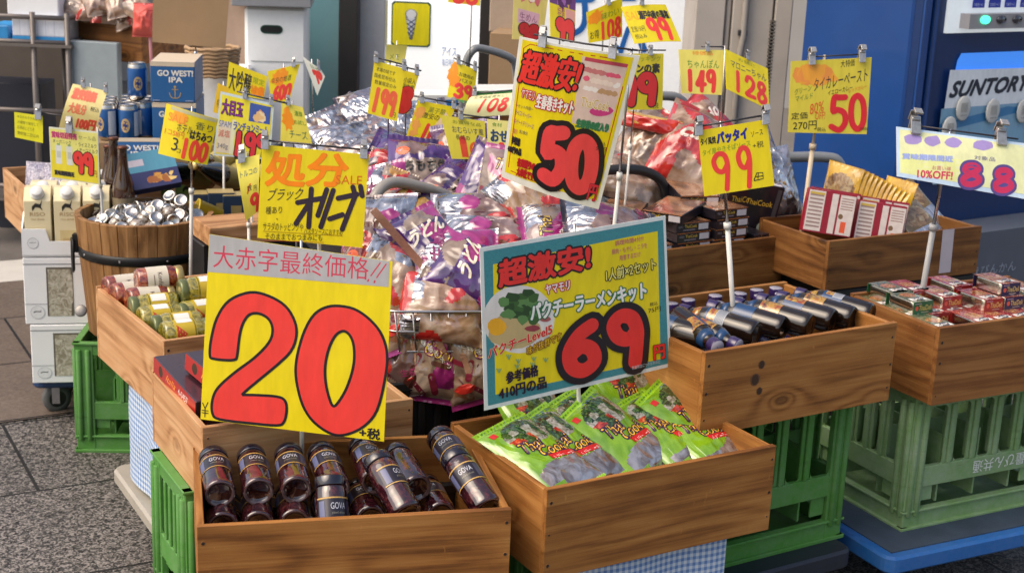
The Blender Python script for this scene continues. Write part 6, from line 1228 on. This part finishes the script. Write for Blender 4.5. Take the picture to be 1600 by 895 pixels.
# go west ipa
IPA = pm('beer_blue', (.012, .105, .30), .4, var=.08); CRMC = pm('cream_top', (.60, .50, .38), .6)
def ipa_box(label, c, rz, dims, tilt=None, half=False):
    a = Art(dims[0] / dims[2]); G_ = ink(180, 150, 90)
    a.rect(0, .9, 1, 1, CRMC); a.text('GO WEST!', .16, .66, .96, .80, ink(225, 222, 215), 0, 0, .008); a.text('IPA', .42, .50, .72, .63, ink(225, 222, 215), 0, 0, .008)
    a.stroke([(.55, .36), (.55, .12)], .022, G_); a.stroke([(.42, .24), (.46, .13), (.55, .10), (.64, .13), (.68, .24)], .02, G_); a.stroke([(.48, .32), (.62, .32)], .018, G_); a.disc(.55, .39, .03, .03, G_, 10); a.rect(.04, .03, .2, .05, ink(150, 160, 190)); a.rect(.78, .03, .96, .05, ink(150, 160, 190))
    return carton('beer_box', label, 'beer box', c, rz, dims, IPA, a, tilt=tilt, top=CRMC, grp='blue beer boxes')
p = at(236, 159, 4.62); r0 = R(6); bw, bd, bh = .137, .24, .125
cc = V((p.x, p.y, p.z)) + V((cos(r0), sin(r0), 0)) * bw / 2 + V((-sin(r0), cos(r0), 0)) * bd / 2
ipa_box('upper blue beer box with a cream top beside the stacked cans', cc, r0, (bw, bd, bh)); ipa_box('lower blue beer box half hidden by the honey sign', cc - V((-.004, .006, bh + .004)), r0, (bw, bd, bh))
zb = p.z - bh - .006
plain_box('carton_box', 'cardboard box carrying the beer cans and blue boxes', 'carton box', (cc.x - .29, cc.y - .16, 0), 6, .48, .36, zb, CARD)
a_ = at(205, 250, 4.36); ipa_box('blue beer box leaning behind the brown bottles', a_ - V((0, -.05, .06)), R(12), (.15, .10, .11), (R(-18), 0))
CANB = pm('can_blue', (.01, .10, .33), .3, .4, coat=.5)
def can():
    t = thing('beer_can', 'x', 'can', group='blue beer cans'); m = MB(); m.lathe([(.022, .0, LIDS), (.026, .004, LIDS), (.031, .014, CANB), (.031, .102, LIDS), (.0285, .112, LIDS), (.0265, .117, LIDS), (.0275, .1185, LIDS), (.0255, .119, LIDS), (.0245, .1155, LIDS), (.001, .1155)], CANB, 22); m.build('body', t)
    m = MB(); f = cyl(.0314, -pi * .95, -pi * .05, .018, .098); a = Art(1.2); a.disc(.30, .45, .16, .28, ink(190, 160, 110), 20); a.disc(.30, .45, .11, .2, ink(30, 50, 110), 16); a.rect(.62, .02, .92, .98, ink(190, 195, 205), 4); a.onto(m, f, .0003); m.build('label', t); return t
CN = can(); zz = zb + .0
spots = [(-.20, -.11, 0), (-.132, -.115, 0), (-.215, -.045, 0), (-.148, -.05, 0), (-.10, -.06, 0), (-.23, .02, 0), (-.165, .015, 0), (-.115, .0, 0), (-.18, .08, 0), (-.12, .065, 0), (-.128, -.012, .1195)]
labs = ['front outer', 'front inner', 'second row outer', 'second row middle', 'second row inner', 'third row outer', 'third row middle', 'third row inner', 'back outer', 'back inner', 'single topmost']
for k, ((x, y, z), l) in enumerate(zip(spots, labs)): put(CN, l + ' blue beer can beside the blue boxes', Matrix.Translation((cc.x + x, cc.y + y, zz + z)) @ Matrix.Rotation((k * 1.3) % 6 if k not in (0, 1, 10) else (0, .5, .9)[(0, 1, 10).index(k)], 4, 'Z'))
# leaflet box, wine crate, tins behind the tub
a = Art(1.3); a.rect(0, .45, 1, 1, ink(70, 140, 165)); a.rect(.1, .62, .4, .8, ink(190, 180, 190)); a.rect(0, 0, 1, .45, ink(30, 35, 90)); a.blobs(.4, .06, .95, .42, [ink(200, 140, 50), ink(160, 90, 30), ink(225, 190, 110)], 14, .09, 4)
carton('flat_box', 'slanted blue box with a golden picture beside the brown bottles', 'carton', at(243, 296, 4.10), R(24), (.15, .03, .12), pm('navy_card', (.02, .03, .1), .4), a, tilt=(R(-42), R(-8)))
xc('W', (276, 340), 4.28, 24, .46, .34, .13, 'wooden crate of dark wine bottles behind the tub', W_DARK); fW = CR['W']
plain_box('black_crate', 'black crate hidden under the wine crate', 'crate', (fW.o.x + .03, fW.o.y + .04, 0), 24, .4, .26, fW.o.z - .132, BLACKP)
WG = pm('wine_glass', (.008, .011, .007), .06, var=.4, coat=1); WB_ = bottle('wine_bottle', WG, GOLD, pm('wine_label', (.42, .33, .10), .5), 'dark wine bottles', .27, .034)
for k, px in enumerate([(300, 285), (325, 282), (350, 284), (372, 282), (316, 268), (340, 265), (388, 290)]):
    put(WB_, ORD[k] + ' dark wine bottle from the honey sign lying in the crate', axis_m(at(*px, 4.42 + .02 * (k % 3)), V((-.45 + .06 * k, -.75, .28)) if k % 2 else V((.5, .7, .3)), k))
TINM = pm('coffee_tin', (.02, .04, .08), .35, coat=.4)
for k, px in enumerate([(318, 338), (345, 336), (368, 340)]):
    carton('coffee_box', ORD[k] + ' dark blue coffee box with a gold top behind the tub', 'carton', at(*px, 4.14), R(16), (.075, .06, .07), TINM, Art(1).rect(.3, .1, .7, .6, ink(150, 130, 80)), top=pm('gold_card', (.40, .30, .12), .4), grp='dark blue coffee boxes')
plain_box('black_crate', 'black crate hidden under the coffee boxes', 'crate', tuple(at(300, 352, 4.06).xy) + (0,), 16, .36, .16, at(318, 338, 4.14).z - .002, BLACKP)
t = thing('yellow_cup', 'yellow paper cup lying on its side behind the tub', 'cup', at(345, 340, 4.02)); m = MB(); m.lathe([(.024, 0), (.033, .07), (.0345, .07), (.0345, .074), (.031, .074), (.023, .003), (.001, .003)], pm('cup_yellow', (.62, .45, .03), .4), 22, Matrix.Rotation(R(-70), 4, 'Y') @ Matrix.Rotation(R(20), 4, 'X')); m.build('body', t)
q_ = at(372, 372, 3.75); plain_box('black_crate', 'black crate hidden under the pale wooden box end', 'crate', (q_.x - .075, q_.y - .085, 0), 30, .17, .11, q_.z - .002, BLACKP)
carton('carton', 'pale wooden box end behind the olive sign', 'carton', at(372, 372, 3.75), R(30), (.20, .14, .05), W_PALE, grp=None)
# tin lid on the green crate
t = thing('tin_lid', 'round dull tin lid lying on the rim of the green crate beside the cartons', 'lid', at(127, 486, 3.80)); m = MB(); m.lathe([(.015, 0), (.0165, .002), (.0165, .007), (.0145, .009), (.001, .008)], pm('dull_tin', (.18, .17, .16), .4, .6), 24, Matrix.Rotation(R(60), 4, 'X')); m.build('body', t)

# ================================================================== SHOP FRONT
def bg(name, label, cat, x0, y0, x1, y1, yd, dep, mat, rz=0, bev=.004, grp=None, z0=None):
    """an upright body whose front face fills a photo rectangle at distance yd"""
    a, b = at(x0, y1, yd), at(x1, y1, yd); c = at((x0 + x1) / 2, y0, yd); z = z0 if z0 is not None else min(a.z, b.z)
    o = thing(name, label, cat, ((a.x + b.x) / 2, yd, z), rz, grp); m = MB(); m.box((0, dep / 2, (c.z - z) / 2), (abs(b.x - a.x), dep, c.z - z), mat); m.build('body', o, bevel=bev); o['_w'] = b.x - a.x; o['_h'] = c.z - z; return o
def face_art(o, a, dz=.0012):
    w_, h = o['_w'], o['_h']; m = MB(); a.onto(m, lambda u, v, z: (-w_ / 2 + w_ * u, -.0006 - z, h * v), dz); return m.build('print', o)
WALL = pm('shop_wall', (.42, .40, .37), .7, var=.12, scale=3); m = MB(); m.box((0, 11.2, 1.6), (14, .2, 3.2), WALL); tag(m.build('wall'), 'pale back wall inside the shop behind everything', 'wall')
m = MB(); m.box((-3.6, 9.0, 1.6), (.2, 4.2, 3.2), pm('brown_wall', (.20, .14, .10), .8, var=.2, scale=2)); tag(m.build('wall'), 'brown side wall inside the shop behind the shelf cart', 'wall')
# pillar
PIL = pm('pillar_paint', (.42, .375, .33), .55, var=.25, scale=5, bump=.1, bscale=30)
t = thing('pillar', 'tall beige pillar with a conduit between the shop and the vending machine', 'pillar', (.83, 5.62, 0)); m = MB()
for x, w_, d_ in ((-.125, .115, 0), (-.055, .022, .018), (.035, .155, .004), (.150, .068, -.0065)): m.box((x, .2 + d_, 1.6), (w_ - .003, .4, 3.2), PIL)
m.build('body', t, bevel=.004); q = MB(); q.tube([(-.005, -.012, 0), (-.005, -.012, .96), (.004, -.016, 1.04), (.004, -.016, 3.1)], .013, pm('conduit', (.30, .27, .24), .5), 8); q.box((.0, -.012, 1.05), (.034, .02, .02), DKSTEEL); q.build('conduit', t)
q = MB(); DKB = pm('brush_strip', (.10, .09, .08), .8)
for k in range(30): q.box((.112, -.003, .72 + k * .013), (.02, .012, .006), DKB)
q.build('vent_strip', t)
# glass between pillar and vending machine
GLS = pm('pale_glass', (.36, .48, .62), .1, var=.2, scale=6, coat=1)
bg('glass_panel', 'narrow pale blue glass strip between the pillar and the vending machine', 'glass panel', 1236, -60, 1275, 330, 5.9, .02, GLS, z0=0)
# vending machine
VB = pm('machine_blue', (.004, .050, .215), .35, var=.25, scale=4, coat=.3, bump=.02, bscale=90); VD = pm('machine_navy', (.004, .026, .11), .4, var=.2)
VM = Frame(1.335, 5.0, 1.85, 33, 1.05, .56, 1.85); t = thing('vending_machine', 'blue drinks vending machine with lit buttons behind the curry tins', 'vending machine', VM.m(0, 0, -1.85), VM.yaw); VW = 1.05
m = MB(); m.box((VW / 2, .30, .93), (VW, .52, 1.83), VB); m.build('cabinet', t, bevel=.008)
m = MB(); m.box((VW / 2, .02, .93), (VW - .01, .04, 1.8), VD); 
for x, w_ in ((.018, .030), (.060, .020)): m.box((x, -.006, 1.0), (w_, .016, 1.7), VB)
m.build('door', t, bevel=.004)
zt = lambda px, py: None
def vmat(px, py, off=0):      # photo position -> (along the front, height) on the machine's front
    d = ray(px, py); o = VM.m(0, -off); p = C0 + d * ((o - C0).dot(VM.ey) / d.dot(VM.ey)); return (p - VM.o).dot(VM.ex), p.z
def vquad(x0, y0, x1, y1): (a, z0), (b, _), (_, z1) = vmat(x0, y0), vmat(x1, y1), vmat(x0, y1); return a, z0, b, z1
xa, za = vmat(1474, 52); m = MB(); LIT = pm('lit_display', (.45, .5, .55), .4, emit=(.80, .90, 1.0), es=.28)
m.box((xa + .5, .012, za + .3), (1.0, .05, .6), LIT); m.build('display', t)
m = MB(); m.box((xa + .525, -.03, za + .042), (.93, .05, .05), pm('button_rail', (.30, .29, .31), .4)); m.build('button_rail', t)
for k in range(7):
    x = xa + .135 + .082 * k; q = MB(); q.lathe([(.023, 0), (.023, .006), (.001, .009)], pm('button_green', (.02, .35, .18), .2, emit=(.05, 1, .55), es=1.2) if k == 0 else pm('button_dark', (.03, .03, .04), .15, coat=1), 16, Matrix.Translation((x, -.055, za + .048)) @ Matrix.Rotation(pi / 2, 4, 'X') @ Matrix.Scale(.62, 4, (0, 1, 0))); q.build('button', t)
    q = MB(); a = Art(1.4); a.poly([(.0, .0), (1, .0), (1, .55), (.85, .9), (.5, 1), (.15, .9), (0, .55)], ink(24, 50, 170)); a.text('つめた〜い', .12, .12, .9, .4, ink(215, 225, 245)); a.onto(q, lambda u, v, z: (x - .031 + .062 * u, -.020 - z, za + .085 + .042 * v), .001); q.build('cold_sign', t)
    q = MB(); q.lathe([(.024, .0), (.027, .01), (.027, .05), (.027, .12)], pm('drink_dark', (.10, .03, .015), .2, coat=.6) if k % 3 < 2 else pm('drink_yellow', (.6, .5, .1), .3), 14, Matrix.Translation((x, -.010, za + .142))); q.build('drink_can', t)
(xb, z0_, xc_, z1_) = vquad(1482, 178, 1600, 84); m = MB(); a = Art(3); a.poly([(.0, .0), (1.9, .0), (1.9, 1), (.06, 1), (.015, .88), (0, .7)], pm('lit_blue', (.03, .2, .75), .4, emit=(.05, .28, .95), es=.35)); a.onto(m, lambda u, v, z: (xb + (xc_ - xb) * u, -.004 - z, z0_ + (z1_ - z0_) * v), .002); m.build('blue_window', t)
(xb, z0_, xc_, z1_) = vquad(1455, 258, 1600, 110); m = MB(); a = Art(1.2); a.poly([(.0, -.2), (2.2, -.2), (2.2, .97), (.05, 1)], ink(226, 232, 238)); a.poly([(0, -.2), (2.2, -.2), (2.2, .62), (.0, .60)], ink(120, 165, 195)); a.poly([(0, .35), (.9, .5), (2.2, .38), (2.2, .46), (.8, .58), (0, .44)], ink(50, 120, 170)); a.rect(.0, -.2, 2.2, .04, ink(170, 200, 220), 3)
a.text('SUNTORY', .07, .715, 1.0, .875, ink(26, 34, 52), .03, .06, .011)
for k, (x, y, r, mm) in enumerate([(.62, .02, .06, ink(150, 60, 60)), (.40, .04, .05, ink(230, 220, 190)), (.52, .03, .05, ink(190, 190, 80)), (.82, .05, .06, ink(110, 150, 90)), (1.0, .02, .06, ink(150, 40, 50)), (.1, .02, .09, ink(190, 205, 215)), (.28, .05, .05, ink(60, 80, 110))]): a.rect(x - r * .4, y - .12, x + r * .4, y + .09, mm, 2); a.disc(x, y + .1, r * .3, .03, mm, 10)
a.onto(m, lambda u, v, z: (xb + (xc_ - xb) * u, -.014 - z, z0_ + (z1_ - z0_) * v), .0015); m.build('poster', t)
COAST = pm('coaster', (.55, .55, .53), .6)
for k, (px, py) in enumerate([(1496, 168), (1542, 172), (1590, 172), (1634, 168), (1474, 200)]):
    x, z = vmat(px, py); q = MB(); q.lathe([(.035, 0), (.035, .004), (.031, .006), (.001, .006)], COAST, 26, Matrix.Translation((x, -.024, z)) @ Matrix.Rotation(pi / 2, 4, 'X') @ Matrix.Scale(1.25, 4, (0, 1, 0))); o = q.build('round_tag', t); q = MB(); a = Art(1)
    for j in range(5): a.rect(.28 + .1 * j, .35, .32 + .1 * j, .75, ink(150, 150, 146)); a.L -= .16
    a.text('....', .3, .2, .7, .24, ink(60, 60, 60)); a.onto(q, lambda u, v, zz: (x - .035 + .07 * u, -.031 - zz, z - .042 + .084 * v), .0005); q.build('print', o)
x0, z0_ = vmat(1490, 345); m = MB(); m.box((.58, -.09, z0_ / 2 - .0), (1.08, .17, z0_), pm('grey_base', (.085, .10, .135), .5, var=.25, scale=6)); a = Art(6)
a.text('あきびんかん', .10, .66, .36, .74, ink(150, 158, 175)); a.text('リサイクル', .10, .56, .3, .63, ink(150, 158, 175)); a.text('ペットボトル', .10, .46, .3, .53, ink(150, 158, 175)); a.onto(m, lambda u, v, z: (.04 + 1.08 * u, -.1765 - z, z0_ * v), .0008); m.build('base_panel', t)
# freezer with the ice cream picture, white board, door posts
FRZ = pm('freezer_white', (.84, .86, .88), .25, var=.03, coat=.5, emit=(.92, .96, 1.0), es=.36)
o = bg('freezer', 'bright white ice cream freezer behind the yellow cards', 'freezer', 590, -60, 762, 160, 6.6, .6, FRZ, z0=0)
(x0, x1) = (-.565 - o.location.x, -.375 - o.location.x); pI, pJ = at(612, 2, 6.59), at(672, 75, 6.59); m = MB(); a = Art(.8); DG = ink(10, 80, 70)
rr = lambda k: [(k if False else x, y) for x, y in [(.06 + k, 0 + k), (.94 - k, 0 + k), (1 - k, .05 + k), (1 - k, .95 - k), (.94 - k, 1 - k), (.06 + k, 1 - k), (0 + k, .95 - k), (0 + k, .05 + k)]]
a.poly(rr(0), DG); a.poly(rr(.035), ink(246, 232, 30)); a.poly([(.36, .66), (.64, .66), (.53, .16), (.47, .16)], ink(70, 80, 120)); a.disc(.5, .72, .15, .115, ink(70, 80, 120), 22); a.disc(.5, .725, .13, .10, ink(232, 235, 240), 22); a.poly([(.375, .64), (.625, .64), (.525, .19), (.475, .19)], ink(220, 226, 236))
for k in range(4): a.stroke([(.38 + .015 * k, .62 - .1 * k), (.60 - .02 * k, .50 - .1 * k)], .02, ink(60, 75, 120), sm=False); a.stroke([(.62 - .015 * k, .62 - .1 * k), (.42 + .02 * k, .50 - .1 * k)], .02, ink(60, 75, 120), sm=False)
lx = o.location; a.onto(m, lambda u, v, z: (pI.x + (pJ.x - pI.x) * u - lx.x, -.004 - z, pJ.z + (pI.z - pJ.z) * v - lx.z), .0015); m.build('ice_cream_picture', o)
m = MB(); a = Art(1); a.text('アイス', .02, .55, .9, .95, ink(60, 120, 190)); a.text('毎日特価', .05, .1, .8, .42, ink(90, 130, 190)); q0, q1 = at(690, 72, 6.59), at(715, 108, 6.59); a.onto(m, lambda u, v, z: (q0.x + (q1.x - q0.x) * u - lx.x, -.004 - z, q1.z + (q0.z - q1.z) * v - lx.z), .0015); m.build('lettering', o)
DKP = pm('dark_frame', (.035, .032, .032), .4, .3)
bg('door_post', 'dark metal door post beside the turquoise glass', 'door post', 527, -60, 556, 260, 6.2, .10, DKP, z0=0); bg('door_post', 'slim dark post beside the freezer', 'door post', 744, -60, 764, 200, 6.4, .06, DKP, z0=0); bg('door_post', 'thin black post beside the beige pillar', 'door post', 1079, -60, 1090, 190, 5.66, .05, DKP, z0=0)
bg('door_frame', 'light grey aluminium frame beside the dark door post', 'door frame', 556, -60, 598, 250, 6.3, .12, pm('aluminium', (.46, .48, .52), .35, .3), z0=0)
TGL = pm('turquoise_glass', (.14, .30, .33), .12, var=.15, scale=2, coat=1)
bg('glass_door', 'turquoise tinted glass door behind the small white card', 'glass door', 470, -60, 530, 260, 6.28, .02, TGL, z0=0)
o = bg('signboard', 'white board with large blue letters behind the yellow cards', 'signboard', 800, -60, 1080, 175, 6.5, .04, pm('white_board', (.80, .82, .85), .35, emit=(.9, .95, 1), es=.16), z0=.25); a = Art(1.3); BL_ = ink(14, 100, 180)  # faint glow added to brighten the board, which is no lamp
lx = o.location; m = MB()
def bst(pts, wd):
    P = [at(px, py, 6.49) for px, py in pts]; a2 = Art(1); a2.stroke([(p.x - lx.x, p.z - lx.z) for p in P], wd, BL_); a2.onto(m, lambda u, v, z: (u, -.004 - z, v), .001, 9)
for pts, wd in (([(885, -4), (922, -4)], .05), ([(913, -4), (914, 30), (908, 46), (894, 54)], .026), ([(970, -3), (990, -3)], .03), ([(982, 45), (974, 68), (970, 82)], .022), ([(1000, 62), (1006, 78)], .03), ([(958, 70), (966, 76)], .02)): bst(pts, wd)
m.build('lettering', o)
bg('cardboard_box', 'tall cardboard box behind the dark chrome handle', 'cardboard box', 762, 52, 812, 135, 5.9, .3, CARD, R(-8), z0=None); bg('cardboard_box', 'pale cardboard box with a blue stripe on top of the cardboard box', 'cardboard box', 764, -30, 806, 50, 6.1, .2, pm('pale_card', (.42, .32, .24), .8)); bg('cardboard_box', 'lower cardboard box under the tall one', 'cardboard box', 760, 136, 818, 260, 5.9, .3, CARD, R(-8), z0=0)
# white bin, basket, crate and boxes on the far side
o = bg('storage_bin', 'tall white plastic bin with a dark hand hole', 'storage bin', 384, 12, 478, 200, 5.75, .34, pm('bin_white', (.82, .84, .84), .4, var=.06), R(6), .012, z0=.25)
a = Art(.27); a.stroke([(.33, .895), (.54, .895)], .042, ink(10, 70, 55)); a.stroke([(.33, .895), (.54, .895)], .03, ink(12, 16, 20)); a.rect(.1, .74, .95, .745, ink(160, 165, 165)); face_art(o, a)
bg('storage_bin', 'lower white box under the wicker basket', 'storage bin', 300, 116, 372, 260, 5.4, .34, pm('bin_white2', (.78, .80, .82), .45), 0, .01, z0=.2)
bg('shelf', 'grey shelf edge above the white bin', 'shelf', 362, -6, 486, 9, 5.7, .3, pm('shelf_grey', (.25, .26, .28), .4), R(6)); bg('cardboard_box', 'pinkish cardboard behind the brown sheet and the white bin', 'cardboard box', 330, -20, 392, 110, 5.9, .3, pm('pink_card', (.42, .30, .23), .8), R(10))
t = thing('wicker_basket', 'wicker basket on the white box behind the cardboard sheet', 'basket', at(333, 118, 5.3)); m = MB(); WK = pm('wicker', (.42, .27, .15), .7, var=.3, scale=60, bump=.5, bscale=120)
for i in range(8): z = .004 + .0135 * i; r = .072 + .013 * i / 8; m.tube([(r * 1.15 * cos(k * pi / 12), r * sin(k * pi / 12), z + .002 * (-1) ** k) for k in range(24)], .0068, WK, 6, True)
m.lathe([(.001, .004), (.07, .004)], WK, 16); m.build('weave', t)
# heaped dark crate with red net bag
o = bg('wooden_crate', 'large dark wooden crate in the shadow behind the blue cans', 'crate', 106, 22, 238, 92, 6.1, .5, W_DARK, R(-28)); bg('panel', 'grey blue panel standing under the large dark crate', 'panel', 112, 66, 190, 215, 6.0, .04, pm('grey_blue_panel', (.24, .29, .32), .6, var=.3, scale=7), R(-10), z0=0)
rn = random.Random(5)
for k, (px, py) in enumerate([(120, 14), (146, 20), (172, 24), (198, 28), (222, 32), (150, 6), (185, 10), (215, 14)]): small(ORD[k] + ' brown packet heaped in the large dark crate', (px, py), 6.15 - .02 * k, (BRNF, BUFF, REDF), rn.uniform(-30, 30), 40, rn.uniform(0, 90), (.11, .14, .04), 20 + k)
t = foil_bag('net_bag', (pm('coral_net', (.62, .09, .07), .5, emit=None), pm('coral_net', (.6, .1, .08), .5), REDF), '', None, 31, .012, (.10, .13, .05)); put(t, 'coral red net bag hanging beside the cardboard sheet', face_m(at(228, 32, 5.7), 0, R(75), 0))
m = MB(); m.tube([(0, 0, 0), (.004, 0, -.16)], .006, pm('pink_stem', (.6, .25, .28), .5), 6); o = m.build('price_stick'); o.location = at(234, 50, 5.69); tag(o, 'thin pink stick under the coral red net bag', 'stick')
# shelf cart with white boxes
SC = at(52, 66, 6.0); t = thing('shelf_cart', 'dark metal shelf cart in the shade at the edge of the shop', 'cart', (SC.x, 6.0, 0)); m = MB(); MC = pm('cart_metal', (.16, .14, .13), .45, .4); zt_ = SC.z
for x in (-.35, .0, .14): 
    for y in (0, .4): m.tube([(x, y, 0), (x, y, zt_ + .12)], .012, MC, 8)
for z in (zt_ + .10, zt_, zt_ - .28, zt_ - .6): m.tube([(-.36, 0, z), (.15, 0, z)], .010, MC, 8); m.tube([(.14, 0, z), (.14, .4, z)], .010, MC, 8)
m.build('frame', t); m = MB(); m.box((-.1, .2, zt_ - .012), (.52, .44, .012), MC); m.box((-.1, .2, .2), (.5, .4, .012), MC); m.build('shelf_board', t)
a = Art(2.4); a.rect(0, 0, 1, .25, ink(40, 150, 215)); a.poly([(.02, .28), (.98, .28), (.98, .98), (.02, .98)], ink(226, 230, 240)); 
for k in range(5): a.rect(.14 + .16 * k, .26, .15 + .16 * k, .98, ink(190, 196, 214)); a.L -= .16
o = bg('tissue_pack', 'white and light blue tissue packs on the shelf cart', 'pack', 20, 26, 104, 66, 6.02, .26, ink(215, 222, 236)); face_art(o, a); bg('white_box', 'plain white box on top of the shelf cart', 'box', 12, -10, 92, 26, 6.04, .26, WCARD); bg('tissue_pack', 'blue wrapped pack at the outer end of the shelf cart', 'pack', -20, 40, 14, 66, 6.02, .2, ink(40, 150, 215))
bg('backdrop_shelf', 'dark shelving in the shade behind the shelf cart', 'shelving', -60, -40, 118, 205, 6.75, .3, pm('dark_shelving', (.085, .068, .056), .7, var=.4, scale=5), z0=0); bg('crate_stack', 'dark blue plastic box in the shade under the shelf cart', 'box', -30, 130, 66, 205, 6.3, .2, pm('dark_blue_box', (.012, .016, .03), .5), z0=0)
